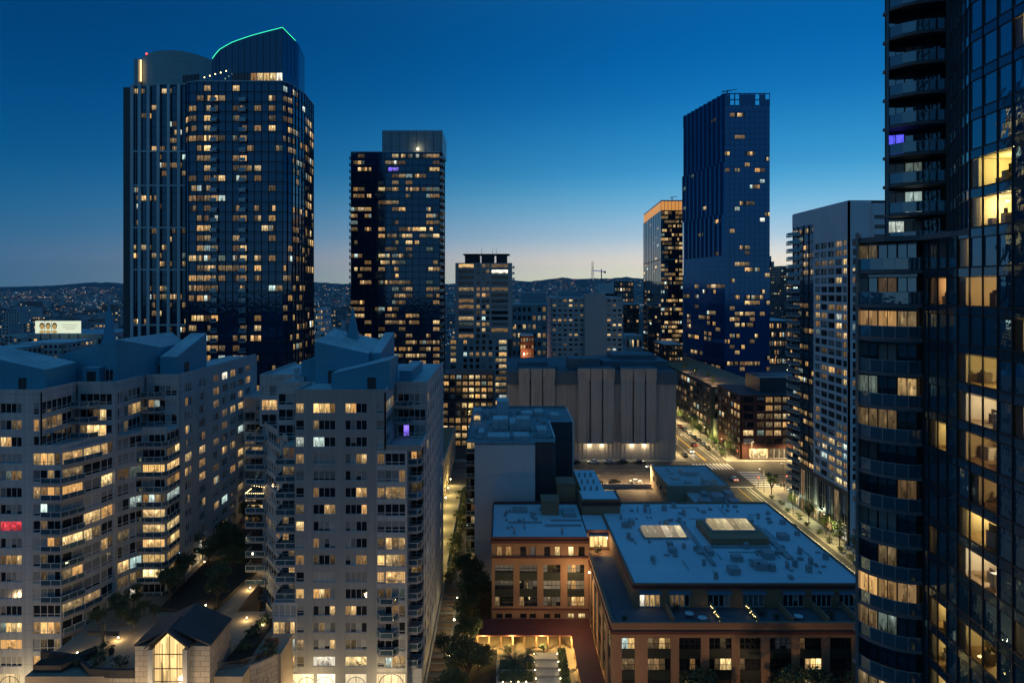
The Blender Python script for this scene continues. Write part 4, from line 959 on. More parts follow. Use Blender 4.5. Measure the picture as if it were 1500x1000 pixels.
for g0, g1, slots in ((760, 812, (776.7, 794.7)), (846.4, 899, (863.9, 882)), (909, 960.5, (926.8, 944.8))):
    e = [g0, *slots, g1]
    for i in range(3):
        xa = xs(e[i])+(.35 if i else 0); xb = xs(e[i+1])-(.35 if i < 2 else 0); y = YD-2.2
        B.b('concrete_panel').box(xa, xb, y, YD-.01, 7.4, 38.2)
        B.b('concrete_panel').hexa([(xa-.1, y-.01, 33.0), (xb+.1, y-.01, 33.0), (xb+.1, y+.8, 33.0), (xa-.1, y+.8, 33.0), (xa-.25, y-.9, 38.4), (xb+.25, y-.9, 38.4), (xb+.25, y+.8, 38.4), (xa-.25, y+.8, 38.4)])
        for q in range(5): x = xa+(xb-xa)*(q+.5)/5; B.b('flute').box(x-.16, x+.16, y-.12, y-.001, 7.4, 33.0)
    for i in range(9):
        x = xs(g0)+(i+.5)*(xs(g1)-xs(g0))/9; B.b('flute').box(x-.3, x+.3, YD-.2, YD-.001, 0, 7.3)
    B.b('canopy').box(xs(g0)-.3, xs(g1)+.3, YD-2.6, YD-.02, 7.1, 7.39)
    B.b('roof_box').box(xs(g0), xs(g1), YD-2.0, YD+6, 38.21, 38.6)
B.b('roof_box').box(X0, X1, YD+.9, 345, 31.51, 37.0)
for a in ((xs(759), xs(803), 292, 300, 40.4), (xs(834), xs(880), 290, 302, 42.0), (xs(886), xs(985), 293, 320, 40.6), (xs(905), xs(972), 300, 318, 42.6), (xs(803), xs(818), 289.5, 300, 38.8)):
    B.b('roof_box').box(*a[:4], 37.01, a[4])
B.finish({'wall': M['hall_c'], 'flute': M['hall_c'], 'concrete_panel': M['hall_c'], 'parapet': M['hall_roof'], 'roof_box': M['hall_roof'], 'canopy': M['concrete']})
# ------------------------------------------------------------------ low building with the blue flat roof, yard in front of it
M['beige'] = plain('beige_wall', (.36, .30, .22), .85, .15, .3)
B = Bld('low_building', 'low flat-roofed building on the street corner behind the loft roof', 'building', (64, 223, 0))
w_ = B.b('wall'); w_.box(54.3, 74.5, 223, 249, 0, 7.0); w_.box(60, 74.5, 205, 222.99, 0, 5.2)
B.b('roof').box(54.6, 74.2, 223.3, 248.7, 7.01, 7.1); B.b('roof').box(60.3, 74.2, 205.3, 222.7, 5.21, 5.3)
for a in ((54.3, 54.6, 223, 249, 7.5), (74.2, 74.5, 223, 249, 7.5), (54.6, 74.2, 223, 223.3, 7.5), (54.6, 74.2, 248.7, 249, 7.5)): B.b('parapet').box(*a[:4], 7.0, a[4])
for a in ((57.5, 60.2, 231, 233, 7.9), (62.5, 68, 236, 241, 8.6), (66.5, 70.5, 223.6, 228, 9.2), (61, 63, 226, 228, 8.0), (59, 60, 238, 246, 7.5)): B.b('roof_box').box(*a[:4], 7.11, a[4])
for a in ((61.5, 64, 210, 214, 6.6), (66, 69.5, 212, 217, 7.3), (70, 73, 208, 212, 7.0), (64, 66, 218, 221, 6.5), (71, 73.6, 216, 220, 7.2)): B.b('air_handler').box(*a[:4], 5.31, a[4])
Fa = Frame((54.28, 248), (54.28, 224))
for i in range(4): B.window(Fa, 3+i*5.5, 3.2, 2.4, 1.6, 2, ['dark'], .05, fr='frame_dark')
B.finish({'wall': M['beige'], 'roof': M['membrane'], 'parapet': M['beige'], 'roof_box': M['membrane'], 'air_handler': M['grey_metal']})
struct(slab('yard', 28, 54, 192, 245.9, .05, 'asphalt'))
b = MB(); b.box(27.6, 28, 192, 246, 0, 1.6); b.box(28, 53.9, 245.5, 245.9, 0, 1.7); tag(b.build('fence_wall', M['concrete']), 'low concrete wall round the dark yard below the street', 'wall')
# ------------------------------------------------------------------ near glass tower on the right
M['tw_glass'] = glass('tower_glass', (.020, .078, .115), 3.4, .02, .010, tint=(.55, .85, 1))
M['tw_sky_tint'] = glass('tower_glass_sky_tint', (.012, .075, .17), 5.0, .02, .008, tint=(.7, .95, 1)); M['tw_span'] = glass('tower_spandrel', (.014, .045, .07), 2.8, .05, .008, tint=(.55, .85, 1))  # bluer base colour of the upper panes stands in for reflected sky
M['metal_strip'] = plain('brushed_metal', (.45, .46, .48), .35, .1, .5, metal=.7)
a_ = NT('clear_glass'); tr = a_.n('ShaderNodeBsdfTransparent'); tr.inputs[0].default_value = (.86, .88, .84, 1); gl = a_.n('ShaderNodeBsdfGlossy'); gl.inputs['Roughness'].default_value = .02
fr = a_.n('ShaderNodeFresnel'); fr.inputs['IOR'].default_value = 1.7; ms = a_.n('ShaderNodeMixShader'); a_.l(fr.outputs[0], ms.inputs[0]); a_.l(tr.outputs[0], ms.inputs[1]); a_.l(gl.outputs[0], ms.inputs[2]); a_.l(ms.outputs[0], a_.out.inputs['Surface']); M['clear'] = a_.mat
M['plaster'] = plain('room_plaster', (.52, .43, .31), .9, .06, .8); M['floorwood'] = plain('room_floor', (.30, .20, .11), .6, .2, 2); M['furn'] = plain('furniture', (.09, .065, .05), .7, .5, 1.5); M['cloth'] = plain('curtain_cloth', (.50, .45, .38), .9, .1, 3)
M['pale_furn'] = plain('pale_furniture', (.6, .58, .55), .7, .1, 1.5)
M['screen_blue'] = emit('screen', (.15, .25, 1), 2.0, False)
LAMPN = [0]
def light(kind, loc, col, e, size=.15, parent=None, rot=None, spot=None):
    d = bpy.data.lights.new('lamp_or_fill_light', kind); d.energy = e; d.color = col
    if kind in ('POINT', 'SPOT'): d.shadow_soft_size = size
    if kind == 'SPOT': d.spot_size = spot or 2.2; d.spot_blend = .6
    if kind == 'AREA': d.size = size
    o = bpy.data.objects.new('lamp_or_fill_light', d); COL.objects.link(o); o.location = loc
    if rot: o.rotation_euler = rot
    if parent: o.parent = parent; o.location = Vector(loc)-wpos(parent)
    LAMPN[0] += 1; return o
def room(B, F, s0, s1, z0, z1, depth=4.5, watts=130, col=(1, .72, .34), kind='sofa'):
    b = MB(); q = lambda s, n, z: F.pt(s, n, z); n0 = -.12; n1 = -depth
    b.quad([q(s0, n0, z0), q(s0, n1, z0), q(s1, n1, z0), q(s1, n0, z0)], 1)
    b.quad([q(s0, n0, z1), q(s1, n0, z1), q(s1, n1, z1), q(s0, n1, z1)], 0)
    b.quad([q(s0, n1, z0), q(s0, n1, z1), q(s1, n1, z1), q(s1, n1, z0)], 0)
    b.quad([q(s0, n0, z0), q(s0, n0, z1), q(s0, n1, z1), q(s0, n1, z0)], 0); b.quad([q(s1, n0, z0), q(s1, n1, z0), q(s1, n1, z1), q(s1, n0, z1)], 0)
    # furniture
    w_ = s1-s0
    for i in range(7):
        a = s0+R.uniform(.05, .8)*w_; wd = R.uniform(.5, 1.4); nn = -R.uniform(.6, depth-1.2); h = R.uniform(.4, 1.25)
        b.fbox(F, a, min(a+wd, s1-.05), nn-R.uniform(.5, .9), nn, z0+.01, z0+h, R.choice((2, 2, 4)))
        if R.random() < .6: b.fbox(F, a+.1, min(a+wd, s1-.05)-.1, nn-.25, nn-.15, z0+h, z0+h+R.uniform(.2, .6), 2)
    for i in range(2):      # pictures and shelves on the back wall
        a = s0+R.uniform(.05, .7)*w_; b.fbox(F, a, min(a+R.uniform(.5, 1.1), s1-.05), n1+.01, n1+.06, z0+1.2, z0+1.2+R.uniform(.4, .8), R.choice((2, 4)))
    for i in range(7):      # bunched curtain at the far end
        a = s0+.04+i*.11; b.fbox(F, a, a+.07, n0-.28, n0-.12-.06*(i % 2), z0, z1-.05, 3)
    o = b.build('room', [M['plaster'], M['floorwood'], M['furn'], M['cloth'], M['pale_furn']], B.t)
    lp = MB(); c = F.pt((s0+s1)/2+R.uniform(-.3, .3)*w_, -depth*.5, z1-.35); lp.ball(c, .16, 8, 5, 0, .6); lo = lp.build('ceiling_lamp', emit('lamp_globe_%d' % LAMPN[0], col, 9, False), B.t)
    light('POINT', (c[0], c[1], c[2]-.35), col, watts*2.0, .2, B.t)
B = Bld('glass_tower', 'near dark glass apartment tower with curved balconies at the right edge', 'apartment tower', (40, 62, 0), limit=420)
zf = lambda k: 76.9-3.2*k
FA = Frame((38.96, 63.0), (37.24, 36.5))
db = [63.0, 62.3, 60.8, 59.4, 57.9, 56.2, 54.5, 52.7, 51.0, 49.2, 47.4, 45.6, 43.8]
LA = {(1, 1): 'x', (2, 1): 'r', (2, 2): 'r', (6, 1): 'r', (6, 2): 'r', (9, 1): 'c', (11, 1): 'l', (11, 2): 'l'}
# groups of lit rooms: floor -> list of (first bay, last bay, watts, colour)
WARM = (1, .70, .33); YEL = (1, .78, .32); PALE = (1, .86, .62)
LIT = {2: [(1, 2, 60, (1, .6, .3)), (4, 6, 150, WARM)], 1: [(4, 4, 40, YEL)], 4: [(4, 6, 170, YEL)], 5: [(4, 6, 150, PALE), (8, 9, 80, WARM)], 3: [(8, 9, 90, YEL)], 7: [(5, 6, 50, WARM)], 12: [(1, 2, 60, YEL), (8, 8, 80, YEL)], 6: [(1, 2, 90, YEL), (4, 6, 120, WARM)], 8: [(4, 6, 110, YEL)], 9: [(4, 6, 260, PALE), (1, 1, 50, YEL)], 11: [(1, 2, 90, YEL), (4, 6, 100, YEL)], 0: [(5, 7, 190, YEL)], -1: [(5, 7, 240, (1, .82, .25))], -4: [(8, 9, 120, YEL)], -7: [(6, 7, 60, WARM)], 10: [(8, 8, 40, YEL)], 13: [(1, 2, 80, YEL), (4, 6, 90, YEL)], 15: [(4, 6, 120, YEL)], 17: [(4, 6, 110, PALE), (1, 2, 60, WARM)], 14: [(1, 2, 70, WARM)], 16: [(4, 6, 90, WARM)]}
def tower_bay(k, i, s0, s1, F, lit_):
    z = zf(k)
    me = win_mesh(s1-s0-.05, 2.42, 1, ['clear' if lit_ else ('tw_sky_tint' if k <= 0 else 'tw_glass')], 'frame_dark', .06)
    put('window', me, B.t, F.pt(s0+.025, -.02, z+.02), F.rz)
for k in range(-12, 24):
    z = zf(k)
    for i in range(len(db)-1):
        if k <= 0 and db[i] > 56.3: continue
        s0 = 63.0-db[i]; s1 = 63.0-db[i+1]
        if i > 9 : continue
        lit_ = any(a <= i <= c for a, c, _, _ in LIT.get(k, []))
        tower_bay(k, i, s0, s1, FA, lit_)
    for a, c, wt, cl in LIT.get(k, []): room(B, FA, 63.0-db[a]+.03, 63.0-db[c+1]-.03, z+.02, z+2.46, watts=wt, col=cl)
    s_a = 0 if k > 0 else 63.0-56.2
    B.b('spandrel').fbox(FA, s_a, FA.L, -.2, -.02, z+2.47, z+3.18)
for i, d_ in enumerate(db[:11]):
    B.b('transom').fbox(FA, 63-d_-.035, 63-d_+.035, -.05, .06, 3.2, 76.9 if d_ > 56.3 else 118)
for k in range(-12, 24): B.b('transom').fbox(FA, 0 if k > 0 else 6.8, FA.L, -.05, .03, zf(k)-.05, zf(k)+.02)
# curved end of the upper storeys
cv = [(47.2, 72.4), (45.1, 69.2), (42.9, 65.4), (41.0, 61.6), (39.6, 58.9), (38.52, 56.2)]
for (p, q_) in zip(cv, cv[1:]):
    F = Frame(p, q_)
    for k in range(-12, 1):
        for j in range(2):
            put('window', win_mesh(F.L/2-.05, 2.42, 1, ['tw_sky_tint'], 'frame_dark', .06), B.t, F.pt(j*F.L/2+.025, -.02, zf(k)+.02), F.rz)
        B.b('spandrel').fbox(F, 0, F.L, -.2, -.02, zf(k)+2.47, zf(k)+3.18)
    for j in range(2): B.b('transom').fbox(F, j*F.L/2-.03, j*F.L/2+.03, -.05, .06, 76.9, 118)
# balconies
M['dark_slab'] = plain('dark_soffit', (.13, .13, .14), .7, .2, .5)
def tower_balc(arc, back, z, me=[{}]):
    key = (arc[0], 1)
    if key not in me[0]:
        ox, oy = arc[0]; b = MB(); poly = [(x-ox, y-oy) for x, y in arc+back]
        ar = sum(poly[i][0]*poly[(i+1) % len(poly)][1]-poly[(i+1) % len(poly)][0]*poly[i][1] for i in range(len(poly)))
        b.prism(poly if ar > 0 else poly[::-1], -.32, 0, 0)
        for p, q_ in zip(arc, arc[1:]):
            F = Frame((p[0]-ox, p[1]-oy), (q_[0]-ox, q_[1]-oy)); b.fbox(F, .02, F.L-.02, -.09, -.06, .05, 1.1, 2); b.fbox(F, 0, F.L, -.1, -.05, 1.1, 1.15, 1); b.fbox(F, -.02, .03, -.1, -.05, 0, 1.1, 1)
        me[0][key] = b.mesh('balcony', [M['dark_slab'], M['grey_metal'], M['rail_glass']])
    return put('balcony', me[0][key], B.t, (*arc[0], z))
arcL = [(34.75, 66.6), (35.2, 65.3), (35.9, 64.4), (36.7, 63.7), (37.7, 63.25), (38.85, 63.05)]; FLb = Frame((35.6, 68.0), (39.3, 64.6))
LB = {3: ['dim', 'lit', 'dim'], 5: ['dim', 'dark', 'lit'], 6: ['dim', 'dim', 'dark'], 11: ['lit', 'lit', 'dim'], 12: ['dim', 'dim', 'dark'], 10: ['dark', 'dim', 'dark'], 2: ['dark', 'dim', 'dark'], 1: ['dim', 'dark', 'dark'], 4: ['dark', 'curtain', 'dark'], 7: ['curtain', 'dark', 'dark'], 8: ['dark', 'dark', 'dim'], 14: ['dim', 'lit', 'dark'], 16: ['dark', 'lit', 'lit'], 9: ['curtain', 'curtain', 'dark']}
for k in range(1, 24):
    tower_balc(arcL, [(39.2, 63.6), (39.4, 64.5), (35.7, 67.9), (34.9, 67.9)], zf(k))
    st = [('tw_glass' if q == 'dark' else q) for q in LB.get(k, ['dark']*3)]
    for j in range(3): put('window', win_mesh(FLb.L/3-.06, 2.5, 2, [st[j]], 'frame_dark', .07), B.t, FLb.pt(j*FLb.L/3+.03, -.02, zf(k)+.05), FLb.rz)
    B.b('spandrel').fbox(FLb, 0, FLb.L, -.2, -.03, zf(k)+2.56, zf(k)+2.87)
arcU = [(42.25, 74.6), (43.0, 73.3), (44.0, 72.5), (45.2, 72.0), (46.6, 71.8), (47.8, 72.0)]; FUb = Frame((43.0, 76.2), (47.6, 74.0))
UB = {-2: ['curtain', 'dim', 'dark'], -1: ['curtain', 'cool', 'dark'], 0: ['cool', 'curtain', 'dark'], -3: ['violet', 'dark', 'dark']}
for k in range(-11, 1):
    tower_balc(arcU, [(48.4, 73.6), (47.6, 74.0), (43.0, 76.2), (42.4, 76.0)], zf(k))
    st = [('tw_glass' if q == 'dark' else q) for q in UB.get(k, ['dark', 'curtain' if k % 3 == 0 else 'dark', 'dark'])]
    for j in range(3): put('window', win_mesh(FUb.L/3-.06, 2.5, 2, [st[j]], 'frame_dark', .07), B.t, FUb.pt(j*FUb.L/3+.03, -.02, zf(k)+.05), FUb.rz)
    B.b('spandrel').fbox(FUb, 0, FUb.L, -.2, -.03, zf(k)+2.56, zf(k)+2.87)
cr = B.b('core'); cr.prism([(36.0, 68.6), (39.9, 65.2), (44.5, 64), (44.5, 36.5), (75, 36.5), (75, 84), (45, 84)], 0, 76.4); cr.prism([(43.2, 77), (48.2, 74.6), (48, 73.4), (46.4, 66), (45, 60), (44.5, 55), (44.5, 36.5), (75, 36.5), (75, 96), (55.5, 96), (43.7, 77)], 76.95, 118)
B.b('terrace_slab').prism([(34.9, 68), (34.9, 66.5), (36, 64.3), (38.55, 63.05), (38.55, 55.5), (75, 55.5), (75, 84), (45, 84)], 76.41, 76.88)
B.b('side_fin').hexa([(34.45, 66.5, 0), (34.74, 66.5, 0), (36.2, 68.7, 0), (35.9, 68.7, 0), (34.45, 66.5, 77.4), (34.74, 66.5, 77.4), (36.2, 68.7, 77.4), (35.9, 68.7, 77.4)])
B.b('side_fin').hexa([(42.0, 74.5, 76.9), (42.24, 74.5, 76.9), (43.7, 77, 76.9), (43.4, 77, 76.9), (42.0, 74.5, 118), (42.24, 74.5, 118), (43.7, 77, 118), (43.4, 77, 118)])
B.finish({'spandrel': M['tw_span'], 'transom': M['frame_dark'], 'core': M['dark_panel'], 'terrace_slab': M['dark_slab'], 'side_fin': M['metal_strip']})

# ------------------------------------------------------------------ generic curtain wall
for nm, c, i_ in (('g_navy', (.006, .022, .058), 2.15), ('g_navy2', (.005, .015, .038), 2.0), ('g_blue', (.006, .055, .175), 2.5), ('g_blue2', (.005, .042, .14), 2.3), ('g_black', (.008, .018, .030), 2.1), ('g_teal', (.03, .07, .09), 2.2)): M[nm] = glass(nm, c, i_, .04, .02, .08, tint=(.28, .66, 1))
M['pier_grey'] = plain('pier_grey', (.36, .40, .42), .6, .12, .2); M['pier_white'] = plain('pier_white', (.50, .52, .54), .6, .1, .2, streak=.2); M['mull'] = plain('dark_mullion', (.022, .03, .042), .5, .1, .5); M['crown_grey'] = plain('crown_metal', (.17, .26, .30), .35, .12, .1, joint=((2, 2.6, .12), (0, 1.8, .1)))
def curtain_wall(B, F, z0, z1, nfl, nb, g0, g1, fn, mull=.14, line=.16, sp=.26, n=-.15):
    h = (z1-z0)/nfl; wd = F.L/nb
    for f in range(nfl):
        z = z0+f*h
        for i in range(nb):
            st = fn(f, i); a0 = i*wd+.07; a1 = (i+1)*wd-.07
            B.pane(F, a0, a1, n, z+h*(1-sp), z+h, g1)
            if st is None: B.pane(F, a0, a1, n, z, z+h*(1-sp), g0)
            elif B.n < B.limit: B.n += 1; np_ = R.choice((2, 2, 3, 3)); sts = R.choice(([st], [st], [st, 'dim'], ['dim', st], [st, st, 'dark'], ['dark', st, st], [st, 'dim', 'dark'])); sts = (sts*3)[:np_] if len(sts) > 1 else sts; put('window', win_mesh(a1-a0, h*(1-sp)-.35, np_, sts, 'frame_dark', .08, 0), B.t, F.pt(a0, n+.05, z+.15), F.rz); B.pane(F, a0, a1, n-.1, z, z+h*(1-sp), g0)
            else: B.pane(F, a0, a1, n, z, z+h*(1-sp), st)
        if line: B.b('floor_line').fbox(F, 0, F.L, n-.05, n+.12, z-.06, z+line-.06)
    if mull:
        for i in range(nb+1): B.b('mullion').fbox(F, max(0, i*wd-mull/2), min(F.L, i*wd+mull/2), n-.05, .1, z0, z1)
LASTLIT = [0]
def litpick(p, far=True):
    q_ = p*1.25+(.30 if LASTLIT[0] and p > .05 else 0); LASTLIT[0] = R.random() < q_
    if LASTLIT[0]: return pick({'lit_far': 5, 'dim': 5, 'lit': 1.5, 'cool': .4, 'lit_hot': .4})
    return None
MTC = {'floor_line': M['mull'], 'mullion': M['mull'], 'core': M['dark_panel'], 'crown': M['crown_grey'], 'roof': M['membrane'], 'penthouse': M['crown_grey'], 'fin': M['pier_grey'], 'parapet': M['mull'], 'roof_box': M['crown_grey'], 'pilaster': M['pier_grey'], 'slab_edge': M['mull'], 'wall': M['pier_white'], 'roof_rail': M['mull']}

# tall tower with the green-edged crown
B = Bld('crowned_tower', 'tall dark glass tower with a green light line round its slanted crown', 'tower', (-84, 214, 0), limit=300)
pk = [(-101.6, 232), (-101.4, 220.5), (-100.4, 216.8), (-98.4, 214.4), (-95.5, 213.6), (-68.5, 213.6), (-66.6, 217.5), (-65.6, 228), (-66.4, 241)]
B.b('core').prism([(x+(.5 if x < -84 else -.5), y+.5) for x, y in pk], 0, 136.5)
B.b('roof').prism(pk, 136.6, 136.9)
pf = [.55, .5, .10, .15, .02, .5, .25, .02, .25, .03, .3, .02]
def fk(f, i):
    return litpick(pf[i]*(1.15 if f < 24 else .75))
def fk2(f, i): return litpick(.5 if f < 40 else .15)
F = Frame(pk[4], pk[5]); curtain_wall(B, F, 24, 136.6, 36, 12, 'g_navy', 'g_navy2', fk, sp=.3)
curtain_wall(B, Frame(pk[3], pk[4]), 24, 136.6, 36, 1, 'g_navy', 'g_navy2', lambda f, i: litpick(.35), sp=.3); curtain_wall(B, Frame(pk[2], pk[3]), 24, 136.6, 36, 1, 'g_navy', 'g_navy2', lambda f, i: litpick(.12), sp=.3); curtain_wall(B, Frame(pk[1], pk[2]), 24, 136.6, 36, 1, 'g_navy', 'g_navy2', lambda f, i: litpick(.06), sp=.3)
for a, c, nb in ((5, 6, 2), (6, 7, 4), (7, 8, 4)): curtain_wall(B, Frame(pk[a], pk[c]), 24, 136.6, 36, nb, 'g_navy', 'g_navy2', lambda f, i: litpick(.2), sp=.3)
wd = F.L/12; hk = (136.6-24)/36
for f in range(4, 35):
    for i in (2, 6): x = -95.5+wd*i; balcony(B, [(x+.1, 212.5), (x+wd-.1, 212.5)], [(x+wd-.1, 213.5), (x+.1, 213.5)], 24+f*hk)
ck = [(-93.6, 232), (-93.9, 222), (-92.6, 218.6), (-89.5, 216.4), (-85, 215.2), (-79, 214.7), (-68.8, 214.4), (-66.6, 224), (-67, 232)]
def zk(x, y):
    t = max(0, min(1, (x+94)/25.2)); return 144.6+9.0*(t**.62)-(y-214.4)*.18
B.b('glass_crown').prism(ck, 136.9, zk)
for a, c in zip(ck[1:8], ck[2:8]):
    Fc = Frame(a, c)
    for j in range(max(1, round(Fc.L/2.2))): q_ = Fc.pt(j*Fc.L/max(1, round(Fc.L/2.2)), .03, 0); B.b('mullion').box(q_[0]-.05, q_[0]+.05, q_[1]-.06, q_[1]+.02, 139.8, zk(q_[0], q_[1]))
for i in range(2, 7):
    F2 = Frame(ck[i-1], ck[i]); n = max(1, round(F2.L/2.2))
    for j in range(n):
        st = 'lit_hot' if i == 6 and j > 0 else ('lit' if i == 6 else 'dark')
        if i == 6 or i == 5: put('window', win_mesh(F2.L/n-.15, 2.6, 2, [st], 'frame_dark', .08), B.t, F2.pt(j*F2.L/n+.08, .08, 137.0), F2.rz)
M['green_led'] = emit('green_led', (.06, 1, .40), 1.7, False)
g_ = MB(); pts = []
for a, c in zip(ck[1:8], ck[2:8]):
    for j in range(5): t = j/5; x = a[0]+(c[0]-a[0])*t; y = a[1]+(c[1]-a[1])*t; pts.append((x, y-.15, zk(x, y)+.15))
for p, q_ in zip(pts, pts[1:]): g_.tube(p, q_, .075, .075, 4)
g_.build('light_line', M['green_led'], B.t)
for i in range(7): B.b('roof_rail').box(-101+i*.9, -100.4+i*.9, 216+(-i*.3), 216.2-i*.3, 136.9, 139.2)
for i in range(5): x = -93.2+i*1.7; m = MB(); m.ball((x, 214.0, 138.0+.5*i), .2, 6, 4); m.build('bulb', M['bulb'], B.t)
B.finish({**MTC, 'glass_crown': M['g_navy']})
M['drum_teal'] = plain('drum_panel', (.24, .36, .38), .5, .12, .1, joint=((2, 2.4, .1),)); M['pale_pier'] = plain('pale_pier', (.50, .56, .58), .6, .1, .2)
# its round-topped neighbour
B = Bld('drum_topped_tower', 'dark tower with pale vertical piers and a rounded drum top behind the crowned tower', 'tower', (-130, 262, 0), limit=120)
B.b('core').box(-144.5, -104, 260.6, 290, 0, 148.6); B.b('wing').box(-144.9, -141.4, 262, 285, 0, 142); B.b('wing').box(-146, -144.91, 264, 285, 0, 137.5)
Fw_ = Frame((-145, 261.9), (-141.3, 261.9)); curtain_wall(B, Fw_, 30, 142, 36, 2, 'g_navy', 'g_navy2', lambda f, i: litpick(.04), sp=.3)
F = Frame((-141.2, 260), (-104, 260)); edges = [0, 3.3, 6.5, 10.6, 14.6, 18.4, 22.4]
lp = lambda f, i: litpick(.26 if f in (8, 12, 16, 17, 20, 24, 28) else .07)
curtain_wall(B, Frame((-141.2, 260.1), (-118, 260.1)), 30, 149, 38, 12, 'g_black', 'g_black', lp, sp=.26, mull=.1)
for e in (0.5, 3.4, 6.7, 10.5, 14.4, 18.3): B.b('pilaster').fbox(F, e-.55, e+.55, -.2, .5, 30, 149.5)
for z in (58, 79, 95, 111, 124): B.b('pilaster').fbox(F, 0, 24, -.3, .35, z-.3, z+.3)
pd = [(-127+15*math.cos(t), 270+9.8*math.sin(t)) for t in [PI+PI*i/14 for i in range(15)]]+[(-112, 285), (-142, 285)]
B.b('drum').prism(pd, 149.5, lambda x, y: 160.5+2.2*max(0, 1-((x+127)/15)**2)); B.b('drum_wing').box(-141.2, -139.6, 262, 285, 149.5, 160)
m = MB(); m.box(-139.2, -138.7, 262.6, 263.0, 151.5, 159.8); m.build('light_strip', emit('amber_strip', (1, .55, .25), 2.2, False), B.t)
m = MB(); m.ball((-136.5, 262.4, 162.0), .35, 6, 4); m.build('beacon', emit('red_beacon', (1, .05, .03), 6, False), B.t)
B.finish({**MTC, 'drum': M['drum_teal'], 'drum_wing': M['drum_teal'], 'wing': M['mull'], 'pilaster': M['pale_pier']})
# middle tower
B = Bld('slab_tower', 'dark glass tower with a plain box on its roof and side balconies, left of centre', 'tower', (-47, 303, 0), limit=300)
B.b('core').box(-66.6, -27.9, 303.4, 330, 0, 132.3); B.b('roof').box(-67, -27.5, 303, 330, 132.3, 132.6)
pm = [.35, .4, .2, .04, .22, .25, .5, .28, .35, .10, .16, .4, .42]
def fm(f, i):
    top_ = f > 26; p = pm[i]*(.75 if top_ else 1.0)
    if f == 39 and i in (5, 6): return 'violet'
    if f < 14 and i in (8, 10): p = .5
    return litpick(p)
curtain_wall(B, Frame((-67, 303), (-27.5, 303)), 8.6, 132.6, 42, 13, 'g_navy', 'g_navy2', fm, sp=.3)
curtain_wall(B, Frame((-27.5, 303.1), (-27.5, 330)), 8.6, 132.6, 42, 8, 'g_black', 'g_navy2', lambda f, i: litpick(.15), sp=.3)
h_ = 124/42
for f in range(2, 42):
    balcony(B, [(-67.9, 306), (-67.9, 303.6)], [(-67.05, 303.6), (-67.05, 306)], 8.6+f*h_); balcony(B, [(-27.4, 302.9), (-26.0, 302.9), (-26.0, 309)], [(-27.4, 309)], 8.6+f*h_)
B.b('penthouse').box(-53.4, -26.6, 305, 328, 132.6, 142.4)
m = MB(); m.ball((PX(612, 303), 302.6, 133.6), .45, 8, 5); m.build('roof_lamp', emit('roof_lamp_glow', (1, .62, .3), 14, False), B.t); light('POINT', (PX(612, 303), 303.8, 134.4), (1, .65, .3), 160, .3, B.t)
for i in range(8): B.b('mullion').box(-53.4+i*3.8, -53.25+i*3.8, 304.9, 304.99, 132.6, 142.4)
B.finish(MTC)

# pale mid-rise with dark balconies
M['pale_conc'] = plain('pale_concrete', (.40, .40, .40), .85, .12, .1, streak=.3)
def grid_front(B, F, z0, z1, nfl, spec, wall='wall', dep=.3, whf=.62):
    """spec: list of (s0, s1, panes, lit probability)"""
    h = (z1-z0)/nfl
    punched(B, F, z0, z1, [(z0+f*h+.2*h, z0+f*h+(.2+whf)*h) for f in range(nfl)], [(a, c) for a, c, _, _ in spec], wall, dep)
    for f in range(nfl):
        for a, c, n, p in spec:
            st = litpick(p) or R.choice(('dark', 'dark', 'curtain'))
            B.window(F, a, z0+f*h+.2*h, c-a, whf*h, n, [st], -.15, fr='frame_dark', t=.06)
B = Bld('stepped_midrise', 'pale stepped mid-rise with dark corner balconies and flat roof canopy, centre of the skyline', 'apartment block', (-10, 366, 0), limit=280)
s5 = lambda px: (px-667)*.366
B.b('core').box(-24.5, 5.2, 366.4, 395, 0, 85); B.b('core').box(-27.6, 3, 362.4, 366.39, 0, 44.6)
F = Frame((-24.9, 366), (5.6, 366))
sp_ = [(s5(672), s5(694), 4, .28)]+[(s5(p), s5(p+5), 1, .3) for p in (698, 706, 712)]+[(s5(720), s5(744), 4, .28)]
grid_front(B, F, 44.8, 85.5, 13, sp_)
F = Frame((-28, 362), (3.3, 362)); s6 = lambda px: (px-657.7)*.362
sp_ = [(s6(660), s6(668), 2, .5)]+[(s6(p), s6(p+5), 1, .2) for p in (679, 688, 697, 706, 716, 726)]+[(s6(731), s6(742), 2, .6)]
grid_front(B, F, 0, 45, 14, sp_)
for a in ((-20, -12, 370, 384, 89.6), (-11, -4, 369, 380, 90.0), (-3, 3, 370, 384, 89.5)): B.b('penthouse').box(*a[:4], 85.51, a[4])
B.b('slab_edge').box(-21, 4.4, 368.5, 386, 90.1, 90.5)
for x in (-11, -5, -3): m = MB(); m.tube((x, 372, 90.5), (x, 372, 93.5), .08); m.build('aerial', M['mull'], B.t)
for f in range(13): balcony(B, [(5.7, 366.2), (6.9, 366.2), (6.9, 370)], [(5.7, 370)], 45.2+f*3.13)
B.finish({**MTC, 'wall': M['pale_conc'], 'penthouse': M['mull']})
# dark terraced block in front of it
B = Bld('terraced_block', 'dark low apartment block with planted roof terraces behind the white-walled block', 'apartment block', (-17, 310, 0), limit=120)
B.b('core').box(-30, -4, 310.4, 335, 0, 20); B.b('core').box(-30, -4, 316.4, 335, 20.01, 32)
F = Frame((-30.4, 310), (-3.6, 310)); spc = [(.8+i*2.9, 2.9+i*2.9, 2, .42) for i in range(9)]
grid_front(B, F, 0, 20.5, 6, spc); F = Frame((-30.4, 316), (-3.6, 316)); grid_front(B, F, 20.5, 32.3, 4, spc)
B.finish({**MTC, 'wall': M['dark_panel']})
